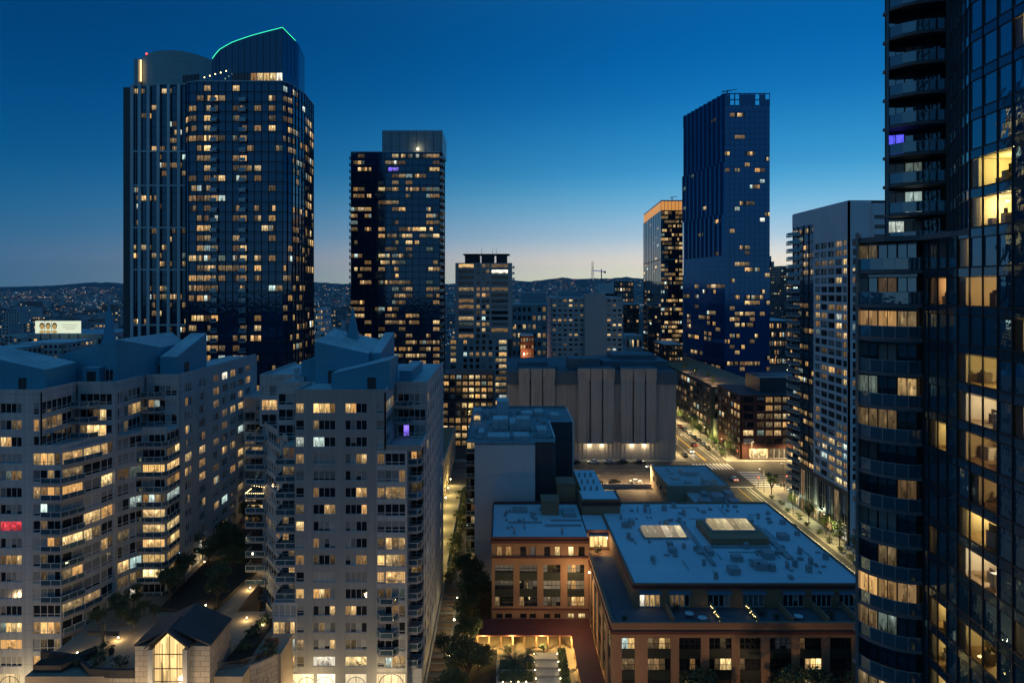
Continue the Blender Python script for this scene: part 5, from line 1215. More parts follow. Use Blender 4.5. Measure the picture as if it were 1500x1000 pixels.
# ------------------------------------------------------------------ towers on the right of the skyline
# white grid tower
M['grid_white'] = plain('white_cladding', (.60, .63, .66), .55, .1, .1)
B = Bld('grid_tower', 'white-framed apartment tower with a regular window grid beside the street', 'apartment tower', (97, 191, 0), limit=300)
B.b('core').box(97.5, 118, 191.5, 227.6, 0, 96.2)
F = Frame((97, 228), (97, 191)); sg = lambda px: 228-97000.0/(px-735)
ce = [sg(p) for p in (1193, 1201.5, 1212, 1223, 1233.5, 1241)]
cc = [(ce[i]+.3, ce[i+1]-.3) for i in range(5)]
NR = 27; z0g = 15.2; hg = (86-z0g)/NR
Fg = Frame((97, 228-ce[0]+.6), (97, 191)); off = ce[0]-.6
colsg = [(a-off, c-off) for a, c in cc]
punched(B, Fg, z0g, 96.4, [(z0g+f*hg+.45, z0g+f*hg+2.2) for f in range(NR)], colsg, 'wall', .5)
pcol = [.12, .2, .12, .4, .35]
for f in range(NR):
    for i, (a, c) in enumerate(colsg):
        st = litpick(pcol[i]*(1.2 if f < 20 else .6)) or R.choice(('dark', 'dark', 'curtain')); B.window(Fg, a, z0g+f*hg+.45, c-a, 1.75, 2, [st], -.3, fr='frame_dark', t=.08)
for f in range(0, NR, 3): B.b('slab_edge').fbox(Fg, 0, Fg.L, .005, .25, z0g+f*hg-.1, z0g+f*hg+.1)
# far end strip with balcony fins
Fn = Frame((97.2, 228), (97.2, 228-ce[0]+.7))
curtain_wall(B, Fn, 4.6, 92, 33, 4, 'g_teal', 'g_navy2', lambda f, i: litpick(.3 if i < 3 else .1), sp=.3, mull=.12)
B.b('wall').fbox(Fn, -.3, Fn.L, -.5, .05, 92.01, 96.4)
for f in range(33): balcony(B, [(96.4, 231.5), (95.7, 228.4), (96.9, 222)], [(97.1, 222), (97.3, 231.5)], 4.6+f*87.4/33)
# podium
Fp = Frame((96.9, 228), (96.9, 191)); punched(B, Fp, 0, 15.1, [(.6, 4.2), (5.0, 13.6)], [(2+i*4.4, 5.2+i*4.4) for i in range(8)], 'podium', .5)
for i in range(8):
    B.window(Fp, 2+i*4.4, .6, 3.2, 3.6, 2, [R.choice(('lit', 'lit_hot', 'cool', 'dim'))], -.3, fr='frame_dark', t=.1); B.window(Fp, 2+i*4.4, 5.0, 3.2, 8.6, 2, [R.choice(('dark', 'curtain', 'dark', 'dim'))], -.3, fr='frame', t=.12, rail=4.2)
Fsu = Frame((97, 191), (103.4, 191)); punched(B, Fsu, 0, 96.4, [(z0g+f*hg+.45, z0g+f*hg+2.2) for f in range(NR)], [(1.2, 3.0)], 'wall', .5)
for f in range(NR): B.window(Fsu, 1.2, z0g+f*hg+.45, 1.8, 1.75, 2, [litpick(.2) or 'dark'], -.3, fr='frame_dark')
B.b('roof_box').box(103.41, 118, 189.5, 226, 0, 95.6); B.b('roof').box(97.2, 118, 191.3, 227.7, 96.41, 96.6)
for f in range(20): B.b('wall_panel').box(103.42, 117.9, 189.36, 189.49, 40+f*2.7, 41.0+f*2.7)
B.finish({**MTC, 'wall': M['grid_white'], 'podium': M['dark_panel'], 'slab_edge': M['grid_white'], 'roof_box': M['grid_white'], 'wall_panel': M['dark']})
# tall blue glass tower
B = Bld('blue_tower', 'tallest blue glass tower with vertical fins and a window-washing crane on top', 'tower', (140, 425, 0), limit=160)
ph_ = [(127, 478), (137.2, 420), (165, 420), (168, 470)]
B.b('core').prism([(127.8, 477), (137.8, 421), (164.4, 421), (167, 470)], 0, 183.5)
NF = 56; hz = 190/NF
def fh(f, i):
    if f > 52: return None
    p = .06 if f > 26 else .12
    if i in (2, 5) and f < 16: p = .34
    if 8 < f < 22 and i in (3, 4): p = .2
    return litpick(p)
curtain_wall(B, Frame(ph_[1], ph_[2]), 4, 184, 53, 9, 'g_blue', 'g_blue2', fh, sp=.2, mull=.0, line=.2)
curtain_wall(B, Frame(ph_[0], ph_[1]), 4, 184, 53, 10, 'g_blue', 'g_blue2', lambda f, i: litpick(.03 if f > 20 else .12), sp=.2, mull=.0, line=.2)
FL_ = Frame(ph_[0], ph_[1])
for i in range(10):
    for z0_, z1_, o_ in ((150, 184+8, 0), (118, 150, 2.2), (92, 118, 4.0)):
        s_ = 2.5+i*6.0-o_
        if 0 < s_ < FL_.L: B.b('fin').fbox(FL_, s_, s_+.45, -.1, .9, z0_, z1_)
for F_ in (Frame(ph_[1], ph_[2]), FL_):   # open screen at the top
    n_ = 9
    for i in range(n_+1): B.b('screen_post').fbox(F_, max(0, F_.L*i/n_-.3), min(F_.L, F_.L*i/n_+.3), -.5, 0, 184.01, 192)
    for z in (184.3, 187.8, 191.6): B.b('screen_post').fbox(F_, 0, F_.L, -.45, -.05, z-.3, z+.3)
    for i in range(n_):
        for j in range(2):
            if F_ is not FL_ and i in (1, 2, 6, 8) and not (i == 8 and j == 0): continue
            B.b('screen_post').fbox(F_, F_.L*i/n_+.3, F_.L*(i+1)/n_-.3, -.4, -.1, 184.6+j*3.6, 187.5+j*3.6)
m = MB(); m.tube((139, 430, 184), (141.5, 427, 195.5), .5, .35); m.tube((138, 428, 195), (147, 427, 196.2), .35, .2); m.build('roof_crane', M['mull'], B.t)
B.finish({**MTC, 'screen_post': M['g_blue2'], 'fin': M['g_blue2'], 'floor_line': M['g_blue2']})
# tower with the amber crown
M['amber'] = emit('amber_crown_glow', (1, .42, .10), .62, False)
B = Bld('amber_crown_tower', 'dark tower with a glowing amber crown just left of the blue tower', 'tower', (120, 500, 0), limit=120)
pi_ = [(124.6, 600), (116.5, 500), (132.6, 500), (136, 600)]
B.b('core').prism([(125, 599), (117, 500.8), (132, 500.8), (135, 599)], 0, 128.5)
curtain_wall(B, Frame(pi_[1], pi_[2]), 20, 129, 34, 6, 'g_black', 'g_navy2', lambda f, i: litpick(.34), sp=.24, line=.15)
curtain_wall(B, Frame(pi_[0], pi_[1]), 20, 129, 34, 10, 'g_teal', 'g_navy2', lambda f, i: litpick(.05), sp=.5, line=0)
B.b('crown_glow').prism([(124.4, 598), (117.2, 501), (132.2, 501), (134, 598)], 128.7, 135.6); B.b('roof').prism([(124.4, 598), (117, 500.6), (132.4, 500.6), (134, 598)], 135.7, 136.5)
for i in range(7): B.b('fin').fbox(Frame(pi_[1], pi_[2]), i*2.6, i*2.6+.25, -.4, .0, 128.8, 136.4)
for z in (58, 93): B.b('fin').fbox(Frame(pi_[1], pi_[2]), -.2, 16.3, -.2, .3, z-.2, z+.2); B.b('fin').fbox(Frame(pi_[0], pi_[1]), 0, 100, -.2, .3, z-.2, z+.2)
m = MB(); m.tube((126, 505, 136), (126, 505, 139), .3); m.tube((124.5, 505, 139), (130, 505, 139.6), .3, .15); m.build('roof_crane', M['mull'], B.t)
B.finish({**MTC, 'crown_glow': M['amber']})
# corner mid-rise in dark red brick, terrace building along the street
M['red_brick'] = plain('dark_red_brick', (.085, .030, .024), .85, .2, .5)
M['shop'] = lit('shop_glow', (1, .82, .52), (1, .88, .65), (1, .9, .7), 1.0, .8, .35)
B = Bld('corner_midrise', 'dark red brick mid-rise with lit shopfront shutters at the crossing', 'apartment block', (112, 288, 0), limit=200)
B.b('core').box(101.2, 138, 288.4, 320, 0, 26.3)
F = Frame((100.8, 288), (138, 288)); spc = [(1.2, 5.4, 2, .2)]+[(7.0+i*3.6, 9.9+i*3.6, 3, .45) for i in range(4)]+[(22.6, 24.2, 1, .3), (27, 30, 2, .3), (32, 35, 2, .3)]
grid_front(B, F, 5.6, 26.6, 6, spc, whf=.66)
punched(B, F, 0, 5.5, [(.3, 4.4)], [(3.6, 11.6), (12.0, 20.6), (21.2, 28.5)], 'wall', .6)
for a, c, st in ((3.6, 11.6, 'lit_hot'), (12.0, 20.6, 'dim'), (21.2, 28.5, 'lit_hot')): put('shopfront', win_mesh(c-a, 4.1, 4, [st], 'frame', .1), B.t, F.pt(a, -.28, .3), F.rz)
Fw_ = Frame((100.8, 318), (100.8, 288)); grid_front(B, Fw_, 5.6, 26.6, 6, [(1+i*4.1, 4+i*4.1, 2, .15) for i in range(7)]); punched(B, Fw_, 0, 5.5, [(.4, 4.4)], [(15, 28)], 'wall', .5)
put('shopfront', win_mesh(13, 4.0, 5, ['dark'], 'frame_dark', .1), B.t, Fw_.pt(15, -.3, .4), Fw_.rz)
B.b('roof').box(100.6, 138.2, 287.8, 320, 26.61, 27.0); B.b('roof_box').box(112, 130, 296, 314, 27.01, 33.4); put('window', win_mesh(2.4, 1.6, 2, ['lit_hot'], 'frame_dark', .08), B.t, (116, 295.95, 27.6))
m = MB(); m.box(110, 131, 295, 295.3, 33.4, 33.7); m.build('roof_edge', M['white_rail'], B.t)
B.finish({**MTC, 'wall': M['red_brick'], 'roof': M['dark_panel'], 'roof_box': M['dark_panel']})
for x in (105.5, 109, 114, 118.5, 123.5, 127): light('SPOT', (x, 286.9, 4.9), (1, .74, .40), 900, .2, None, (0, 0, 0), 2.4)
B = Bld('terrace_building', 'dark low-rise along the street with a lit roof terrace and trees', 'building', (104, 330, 0), limit=200)
B.b('core').box(100.4, 128, 326.4, 470, 0, 24.5)
Fw_ = Frame((100, 470), (100, 326)); grid_front(B, Fw_, 6, 24.7, 5, [(1.5+i*5.9, 5.6+i*5.9, 2, .18) for i in range(24)]); punched(B, Fw_, 0, 5.9, [(.4, 5.0)], [(2+i*12, 12+i*12) for i in range(12)], 'wall', .5)
for i in range(12): B.window(Fw_, 2+i*12, .4, 10, 4.6, 5, [R.choice(('lit', 'dim', 'lit_hot', 'dark'))], -.3, fr='frame_dark', t=.12)
Fs_ = Frame((100.4, 326), (128, 326)); grid_front(B, Fs_, 6, 24.7, 5, [(1.5+i*5.2, 5+i*5.2, 2, .25) for i in range(5)]); punched(B, Fs_, 0, 5.9, [], [], 'wall')
B.b('roof').box(100.3, 128, 326.2, 470, 24.71, 24.9); B.b('parapet').box(99.8, 100.1, 326, 470, 24.71, 25.8)
B.finish({**MTC, 'wall': M['dark_panel'], 'roof': M['timber']})
b = MB(); b.box(101, 112, 321, 325.9, .13, 10); tag(b.build('passage_wall', M['tan']), 'tan wall lit warm in the gap left of the red brick mid-rise', 'wall')
light('POINT', (104, 317.5+1.5, 7), (1, .72, .35), 1500, .3)
for i, (x, y) in enumerate(((102, 330), (103.5, 345), (103, 365), (106, 338), (104, 385), (107, 356))): light('POINT', (x, y, 27.4), (1, .66, .30), 420, .2)

# ------------------------------------------------------------------ mid-distance blocks, each built where it stands
def midblock(name, label, px0, px1, ytop, d, depth, mat, nfl, cols, p, cat='building', whf=.5, side=None, base=0, limit=60):
    x0, x1 = PX(px0, d), PX(px1, d); zt_ = PZ(ytop, d)
    B = Bld(name, label, cat, ((x0+x1)/2, d, base), limit=limit)
    B.b('core').box(x0+.35, x1-.35, d+.36, d+depth, base, zt_-.3)
    F = Frame((x0, d), (x1, d)); wd = F.L/cols
    grid_front(B, F, base, zt_, nfl, [(i*wd+wd*.2, i*wd+wd*.8, 1, p) for i in range(cols)], whf=whf)
    if x1 < 0 or side == 'E': Fx_ = Frame((x1, d), (x1, d+depth))
    elif x0 > 0: Fx_ = Frame((x0, d+depth), (x0, d))
    else: Fx_ = None
    if Fx_:
        n = max(2, int(depth/4)); w2 = Fx_.L/n; grid_front(B, Fx_, base, zt_, nfl, [(i*w2+w2*.2, i*w2+w2*.8, 1, p*.7) for i in range(n)], whf=whf)
    B.b('roof').box(x0+.05, x1-.05, d+.05, d+depth, zt_+.01, zt_+.4)
    return B, x0, x1, zt_
B, x0, x1, zt_ = midblock('hospital_block', 'grey-brown tower block with a tall blank stairwell, right of centre', 808, 912, 436, 420, 40, M['pale_conc'], 22, 13, .16, whf=.4)
B.b('stairwell').box(PX(856, 419), PX(886, 419), 417.5, 421, 0, PZ(430, 419)); B.b('roof_box').box(PX(818, 425), PX(852, 425), 428, 445, zt_+.4, zt_+4)
B.finish({**MTC, 'wall': M['pale_conc'], 'stairwell': M['pale_conc']})
B, x0, x1, zt_ = midblock('office_block', 'long blue-grey office block with window bands behind the concrete hall', 750, 808, 446, 520, 50, M['pale_conc'], 9, 8, .22, whf=.5)
B.b('roof_box').box(PX(762, 540), PX(800, 540), 535, 560, zt_+.4, zt_+9); B.finish({**MTC, 'wall': M['crown_grey']})
B, x0, x1, zt_ = midblock('lit_roof_office', 'low office with a slanted blue roof edge and rows of lit windows', 888, 928, 412, 720, 40, M['dark_panel'], 14, 10, .35); B.b('crown').prism([(x0-6, 719), (x0+8, 719), (x0+8, 740), (x0-6, 740)], PZ(430, 720), lambda x, y: PZ(412, 720)+(x-x0-8)*.25); B.finish({**MTC, 'wall': M['dark_panel'], 'crown': M['membrane']})
for a in (('dark_office', 'dark slab block standing right of the tower block with the blank stairwell', 914, 936, 446, 600, 40, 'dark_panel', 14, 5, .06), ('deco_tower', 'slim old stepped tower with a lit top, right of the blue tower', 1112, 1138, 392, 900, 30, 'pale_conc', 30, 8, .35),
          ('far_tower', 'brownish far tower between the blue tower and the grid tower', 1144, 1175, 390, 760, 40, 'dark_panel', 30, 8, .12), ('depot', 'low dark depot building behind the blue tower with lit bays', 1118, 1165, 470, 640, 60, 'dark_panel', 5, 12, .3),
          ('small_block', 'small reddish block with a floodlit corner above the concrete hall', 762, 782, 492, 470, 20, 'red_brick', 8, 5, .45), ('annex', 'low annex block at the foot of the amber crown tower', 918, 940, 492, 560, 30, 'membrane', 3, 6, .3),
          ('brick_block', 'dark brick block below the amber crown tower beside the street', 972, 1000, 505, 440, 30, 'red_brick', 10, 7, .3)):
    B, x0, x1, zt_ = midblock(a[0], a[1], *a[2:7], M[a[7]], *a[8:11])
    if a[0] == 'deco_tower':
        for px0, px1, yt in ((1117, 1134, 383), (1121, 1130, 375)): B.b('roof_box').box(PX(px0, 905), PX(px1, 905), 905, 920, zt_, PZ(yt, 905))
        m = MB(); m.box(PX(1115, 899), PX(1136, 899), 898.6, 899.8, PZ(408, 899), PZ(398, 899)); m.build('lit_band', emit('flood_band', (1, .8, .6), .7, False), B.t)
    if a[0] == 'small_block': light('POINT', (PX(768, 466), 466, PZ(520, 466)), (1, .5, .2), 6000, .5)
    B.finish({**MTC, 'wall': M[a[7]]})
# left distance: concrete flats, billboard building
B, *_ = midblock('concrete_flats', 'grey concrete flats with a lit stairwell below the billboard', 28, 92, 503, 400, 30, M['pale_conc'], 12, 9, .08); B.finish({**MTC, 'wall': M['pale_conc']})
B, *_ = midblock('low_warehouse', 'long low warehouse with pale roof behind the concrete flats', 40, 150, 490, 480, 60, M['pale_conc'], 4, 14, .12); B.finish({**MTC, 'wall': M['crown_grey'], 'roof': M['crown_grey']})
B, *_ = midblock('pale_house', 'small pale block at the left edge below the skyline', -20, 26, 510, 380, 20, M['pale_conc'], 8, 8, .15); B.finish({**MTC, 'wall': M['pale_conc']})
B, *_ = midblock('white_flats', 'slim white building between the crowned tower and the slab tower', 462, 473, 452, 620, 30, M['white_stucco'], 10, 3, .3); B.finish({**MTC, 'wall': M['white_stucco']})
# billboard
T = thing('billboard', 'bright floodlit billboard with three faces above the warehouse roofs', 'billboard', (PX(85, 470), 470, PZ(489, 470)))
bx0, bx1, bz0, bz1 = PX(51.5, 470), PX(118, 470), PZ(488, 470), PZ(470, 470)
m = MB(); m.box(bx0, bx1, 470, 470.6, bz0, bz1); m.build('panel', emit('billboard_print', (.86, .92, .66), .85, False), T)
M['portrait'] = emit('print_skin', (.55, .36, .12), .8, False); M['hair'] = emit('print_hair', (.06, .04, .02), .5, False); M['textp'] = emit('print_text', (.45, .42, .30), .7, False)
def disc(b, cx, cz, rx, rz, y, n=14): b.quad([(cx+rx*math.cos(2*PI*i/n), y, cz+rz*math.sin(2*PI*i/n)) for i in range(n)])
for i, px in enumerate((61.5, 70.5, 80)):
    cx = PX(px, 470); zc_ = (bz0+bz1)/2
    m = MB(); disc(m, cx, zc_+.8, 1.75, 2.3, 469.96); m.build('hair_print', M['hair'], T)
    m = MB(); disc(m, cx, zc_+.1, 1.35, 1.9, 469.92); m.build('face_print', M['portrait'], T); m = MB(); disc(m, cx, bz0+1.0, 1.9, 1.0, 469.94); m.build('shoulder_print', M['portrait'], T)
for px in (65.8, 75.6): m = MB(); m.box(PX(px, 470)-.15, PX(px, 470)+.15, 469.86, 469.9, bz0, bz1); m.build('frame_bar', M['hair'], T)
for z, a, c in ((.68, 90, 114), (.5, 92, 112), (.36, 96, 110)):
    m = MB(); m.box(PX(a, 470), PX(c, 470), 469.9, 469.97, bz0+(bz1-bz0)*z-.18, bz0+(bz1-bz0)*z+.18); m.build('text_line', M['textp'], T)
for px in (58, 72, 86, 100, 113): m = MB(); m.tube((PX(px, 470), 471, 0), (PX(px, 470), 471, bz0), .35); m.build('post', M['mull'], T)
# small street billboard by the alley
T = thing('sign_board', 'small lit poster board with a portrait beside the alley', 'sign', (-16.9, 178, 0))
m = MB(); m.box(-18.0, -15.7, 178, 178.2, 5.2, 9.0); m.build('panel', emit('poster_print', (.8, .72, .62), .45, False), T); m = MB(); disc(m, -16.85, 7.6, .62, .75, 177.97); m.build('hair_print', M['hair'], T); m = MB(); disc(m, -16.85, 7.3, .48, .6, 177.94); m.build('face_print', M['portrait'], T); m = MB(); m.tube((-16.85, 178.1, 0), (-16.85, 178.1, 5.2), .12); m.build('post', M['mull'], T)

# ------------------------------------------------------------------ hills, far city and its lights
ridge = [(-400, 424, 9500), (-150, 421, 9500), (0, 420.5, 9500), (40, 419.5, 9000), (90, 417.5, 8500), (130, 413.5, 8500), (150, 414.5, 8500), (175, 415, 8500), (300, 412, 8000), (462, 413.5, 7500), (500, 415.5, 7500), (560, 417, 7200), (655, 416, 7000), (700, 414, 7000), (750, 410.5, 7000), (764, 413.5, 7000), (780, 412, 7000), (798, 410.5, 7000), (806, 407.5, 7000), (814, 409.5, 7000), (826, 407.5, 7000), (845, 409, 7000), (868, 407.5, 7000), (895, 408, 7000), (918, 405.5, 7000), (938, 408, 7000), (1000, 404, 7000), (1140, 408, 7000), (1300, 410, 7500), (1700, 414, 8500), (2000, 418, 9000)]
def ridge_at(px):
    for (a, ya, da), (c, yc, dc) in zip(ridge, ridge[1:]):
        if a <= px <= c: t = (px-a)/(c-a); return ya+(yc-ya)*t, da+(dc-da)*t
    return 420, 9000
hv = MB(); ncol = 300; rows_ = [(0.40, 0.0), (.52, .14), (.64, .34), (.76, .55), (.88, .78), (.96, .95), (1.0, 1.0), (1.06, .7), (1.14, -.1)]
grid = []
def hill_pt(px, j):
    y, d = ridge_at(px); zr_ = PZ(y, d); fr_, hf = rows_[j]
    n = math.sin(px*.031+j*1.7)*.5+math.sin(px*.083+j*2.9)*.3+math.sin(px*.21+j)*.2
    z = zr_*hf*(1+.16*n*(1 if 0 < j < 6 else 0)) - (2 if j == 0 else 0)
    if j >= 5: z += math.sin(px*.9)*1.5+math.sin(px*.37+1)*2.5
    return (PX(px, d)*(.25+.75*fr_) if False else PX(px, d*fr_), d*fr_, z)
for i in range(ncol+1):
    px = -380+i*(2360/ncol); grid.append([hill_pt(px, j) for j in range(len(rows_))])
for i in range(ncol):
    for j in range(len(rows_)-1): hv.quad([grid[i][j], grid[i+1][j], grid[i+1][j+1], grid[i][j+1]])
M['hill'] = plain('hill_scrub', (.05, .062, .07), .95, .45, .004, fine=.02)
struct(hv.build('hills', M['hill']))
# individual far buildings
NEAR = []
FARM = [plain('far_wall_%d' % i, c, .85, .25, .02) for i, c in enumerate(((.34, .34, .34), (.22, .21, .2), (.45, .44, .43), (.26, .17, .14), (.2, .23, .26)))]
def far_building(px, d, wpx, h, i, lb):
    x0 = PX(px, d); w_ = wpx*d/1000; dp = R.uniform(14, 40)
    b = MB(); b.box(x0, x0+w_, d, d+dp, 0, h, 0); b.box(x0-.3, x0+w_+.3, d-.3, d+dp+.3, h+.01, h+.8, 3)
    if R.random() < .5: b.box(x0+w_*.2, x0+w_*R.uniform(.4, .7), d+dp*.3, d+dp*.7, h+.81, h+R.uniform(2, 5), 0)
    nf = max(1, int(h/3.6)); nb = max(2, int(w_/4.2)); p = R.choice((.04, .10, .18, .3))
    for f in range(nf):
        for k in range(nb):
            s_ = R.random(); z = f*h/nf+1.0; xa = x0+(k+.22)*w_/nb; xb = x0+(k+.78)*w_/nb
            u = R.randrange(300); v = R.randrange(300); uv = [(u+.01, v+.01), (u+.99, v+.01), (u+.99, v+.99), (u+.01, v+.99)]
            b.quad([(xa, d-.05, z), (xb, d-.05, z), (xb, d-.05, z+h/nf*.55), (xa, d-.05, z+h/nf*.55)], 1 if s_ < p else 2, uv)
    o = b.build('city_building', [FARM[i % 5], M['lit_far'], M['dark'], FARM[(i+2) % 5]]); o.location = (x0, d, 0)
    me = o.data
    for vv in me.vertices: vv.co.x -= x0; vv.co.y -= d
    tag(o, lb, 'building', 'far city buildings')
i = 0; tries = 0
zones = [(-10, 178, 540, 2600, 110, 'small far building left of the crowned tower'), (462, 513, 640, 2600, 22, 'small far building in the gap between crowned tower and slab tower'), (655, 668, 480, 2000, 6, 'small far building in the gap left of the stepped mid-rise'), (748, 940, 720, 2600, 70, 'small far building above the concrete hall roof'), (1128, 1165, 1000, 2500, 14, 'small far building right of the blue tower'), (-10, 178, 400, 560, 6, 'small building close behind the left condominium roof')]
for a, c, d0, d1, n, lb in zones:
    ds = sorted(d0*(d1/d0)**R.random() for _ in range(n))
    for d in ds:
        wpx = R.uniform(10, 34)*(700/d)**.5; wpx = min(wpx, 40); px = R.uniform(a-4, c-wpx*.5)
        far_building(px, d, wpx, R.choice((6, 9, 10, 12, 15, 18, 24, 30 if d > 700 else 12)), i, lb); i += 1
# the far carpet of houses, one mass
fc = MB(); FCN = 0
for _ in range(2600):
    d = 2400*(6200/2400)**R.random(); px = R.uniform(-30, 1200)
    if 180 < px < 455 or 520 < px < 650 or 945 < px < 1110: continue
    y, dr = ridge_at(px); t = d/dr; z0_ = 0
    for j in range(6):
        if rows_[j][0] <= t <= rows_[j+1][0]: tt = (t-rows_[j][0])/(rows_[j+1][0]-rows_[j][0]); z0_ = PZ(y, dr)*(rows_[j][1]+(rows_[j+1][1]-rows_[j][1])*tt)
    x = PX(px, d); w_ = R.uniform(10, 34); h = R.uniform(6, 16); fc.box(x, x+w_, d, d+R.uniform(10, 20), z0_-8, z0_+h, R.randrange(3), 'b')
o = fc.build('distant_houses', FARM[:3], kind='stuff'); o['label'] = 'carpet of distant houses on the hillsides below the horizon'; o['category'] = 'houses'
LC = [emit('far_light_warm', (1, .66, .32), 3.2, False), emit('far_light_white', (.9, .95, 1), 3.0, False), emit('far_light_red', (1, .12, .06), 2.6, False), emit('far_light_amber', (1, .45, .14), 3.2, False), emit('far_light_cool', (.4, .75, 1), 2.2, False)]
fl = MB()
def ground_z(px, d):
    y, dr = ridge_at(px); t = d/dr; z0_ = 0
    for j in range(6):
        if rows_[j][0] <= t <= rows_[j+1][0]: tt = (t-rows_[j][0])/(rows_[j+1][0]-rows_[j][0]); z0_ = PZ(y, dr)*(rows_[j][1]+(rows_[j+1][1]-rows_[j][1])*tt)
    return z0_, t
def lamp_at(px, d, r, m_, dz):
    if 185 < px < 450 or 525 < px < 648 or 950 < px < 1105 or px < -40 or px > 1210: return
    z0_, t = ground_z(px, d)
    if t > .95: return
    z = z0_+dz; x = PX(px, d); v = [(x-r, d, z), (x, d, z-r), (x+r, d, z), (x, d, z+r), (x, d-r, z), (x, d+r, z)]; b0 = len(fl.v); fl.v.extend(v)
    for a in ((0, 1, 4), (1, 2, 4), (2, 3, 4), (3, 0, 4), (1, 0, 5), (2, 1, 5), (3, 2, 5), (0, 3, 5)): fl.f.append(tuple(b0+q for q in a)); fl.m.append(m_); fl.uv.append([(0, 0)]*3)
for _ in range(520):      # lamps strung along streets, clustered round centres
    d = 560*(5600/560)**(R.random()**.8); px = R.uniform(-30, 1200); m_ = R.choices(range(5), (5, 3, .6, 4, .5))[0]; n = R.randrange(4, 16); along = R.random() < .6
    for k in range(n):
        if R.random() < .25: continue
        dd_ = d*(1+(0 if along else k*.012))+R.uniform(-4, 4); pp = px+(k*R.uniform(1.6, 3.2)*(900/d)**.35 if along else k*.3)
        lamp_at(pp, dd_, max(.22, d*R.choice((.00010, .00014, .00020, .0003))), m_, R.uniform(7, 10))
for _ in range(2600):
    d = 520*(6500/520)**(R.random()**.75); px = R.gauss(R.choice((40, 110, 150, 485, 700, 790, 850, 900, 1140)), 28)
    lamp_at(px, d, max(.2, d*R.uniform(.00007, .00026)), R.choices(range(5), (5, 4, .6, 3, .8))[0], R.uniform(4, 14))
o = fl.build('city_lights', LC, kind='stuff'); o['label'] = 'countless small lamps of the distant city'; o['category'] = 'lights'
# far mast and crane
M['mast'] = plain('mast_steel', (.10, .09, .10), .7, .1, .01)
T = thing('broadcast_mast', 'three-legged lattice broadcast mast on the far ridge', 'mast', (PX(868, 7000), 7000, PZ(409, 7000)))
z0_, z1_ = PZ(409, 7000), PZ(381, 7000); cx = PX(868, 7000)
for s_ in (-1, 0, 1):
    m = MB(); m.tube((cx+s_*14, 7000, z0_), (cx+s_*7, 7000, z0_+.62*(z1_-z0_)), 2.2, 1.6); m.tube((cx+s_*7, 7000, z0_+.62*(z1_-z0_)), (cx+s_*11, 7000, z1_-(12 if s_ else 0)), 1.6, .8); m.build('leg', M['mast'], T)
for t in (.3, .45, .62, .8): m = MB(); z = z0_+(z1_-z0_)*t; m.box(cx-13, cx+13, 6999, 7001, z-1.5, z+1.5); m.build('cross_beam', M['mast'], T)
T = thing('tower_crane', 'small violet-lit tower crane in front of the far ridge', 'crane', (PX(881, 1100), 1100, 0)); cx = PX(881, 1100)
M['crane'] = emit('crane_led', (.16, .10, .8), .35, False)
m = MB(); m.tube((cx, 1100, 0), (cx, 1100, PZ(394, 1100)), .8); m.build('mast', M['mast'], T)
m = MB(); m.tube((PX(868.5, 1100), 1100, PZ(396, 1100)), (cx+5, 1100, PZ(398, 1100)), .7); m.build('jib', M['crane'], T); m = MB(); m.box(cx+4, cx+7, 1099, 1101, PZ(400, 1100), PZ(397, 1100)); m.build('counterweight', M['mast'], T)
# ------------------------------------------------------------------ street lamps, signals
SODIUM = (1, .70, .30); LEDW = (1, .86, .58)
M['lamp_glow'] = emit('street_lamp_glow', (1, .80, .45), 14, False)
M['pole'] = plain('lamp_pole', (.10, .10, .10), .5, .1, 1)
def street_lamp(x, y, dirx, diry, label, h=8.5, watts=5200, col=SODIUM, z=.13):
    T = thing('street_lamp', label, 'lamp', (x, y, z), 'street lamps')
    m = MB(); m.tube((x, y, z), (x, y, h), .11, .07); m.build('pole', M['pole'], T)
    m = MB(); hx, hy = x+dirx*1.6, y+diry*1.6; m.tube((x, y, h-.05), (hx, hy, h+.15), .05); m.build('arm', M['pole'], T)
    m = MB(); m.box(hx-.35, hx+.35, hy-.18, hy+.18, h+.08, h+.24); m.build('lamp_head', M['pole'], T); m = MB(); m.box(hx-.28, hx+.28, hy-.14, hy+.14, h+.03, h+.079); m.build('lens', M['lamp_glow'], T)
    light('SPOT', (hx, hy, h-.05), col, watts, .25, T, (0, 0, 0), 2.75)
nth = ['first', 'second', 'third', 'fourth', 'fifth', 'sixth', 'seventh']
for i, y in enumerate((240, 216, 192, 168)): street_lamp(92.2, y, -1, 0, 'street lamp before the grid tower, %s from the crossing' % nth[i], watts=9000, col=(1, .78, .30))
for i, y in enumerate((288, 312, 338, 366, 400, 440)): street_lamp(94.3, y, -1, 0, 'street lamp on the pavement beyond the crossing, %s from the crossing' % nth[i], watts=15000)
for i, y in enumerate((296, 330, 370, 420)): street_lamp(76.2, y, 1, 0, 'street lamp beside the concrete hall, %s from the crossing' % nth[i], watts=13000)
for i, x in enumerate((31.8, 52, 8)): street_lamp(x, 249.2, 0, 1, ['street lamp standing alone before the wall lamps', 'street lamp at the corner of the low building', 'street lamp nearest the white-walled block'][i], watts=30000, col=(1, .62, .28))
for i, x in enumerate((104, 122)): street_lamp(x, 284.0, 0, -1, ['street lamp left of the lit shopfronts', 'street lamp right of the lit shopfronts'][i], watts=15000)
for i, x in enumerate((101.5, 118)): street_lamp(x, 246.2, 0, 1, ['street lamp at the foot of the grid tower', 'street lamp behind the grid tower corner'][i], watts=13000)
M['sig_r'] = emit('signal_red', (1, .06, .03), 10, False); M['sig_g'] = emit('signal_green', (.1, 1, .5), 6, False)
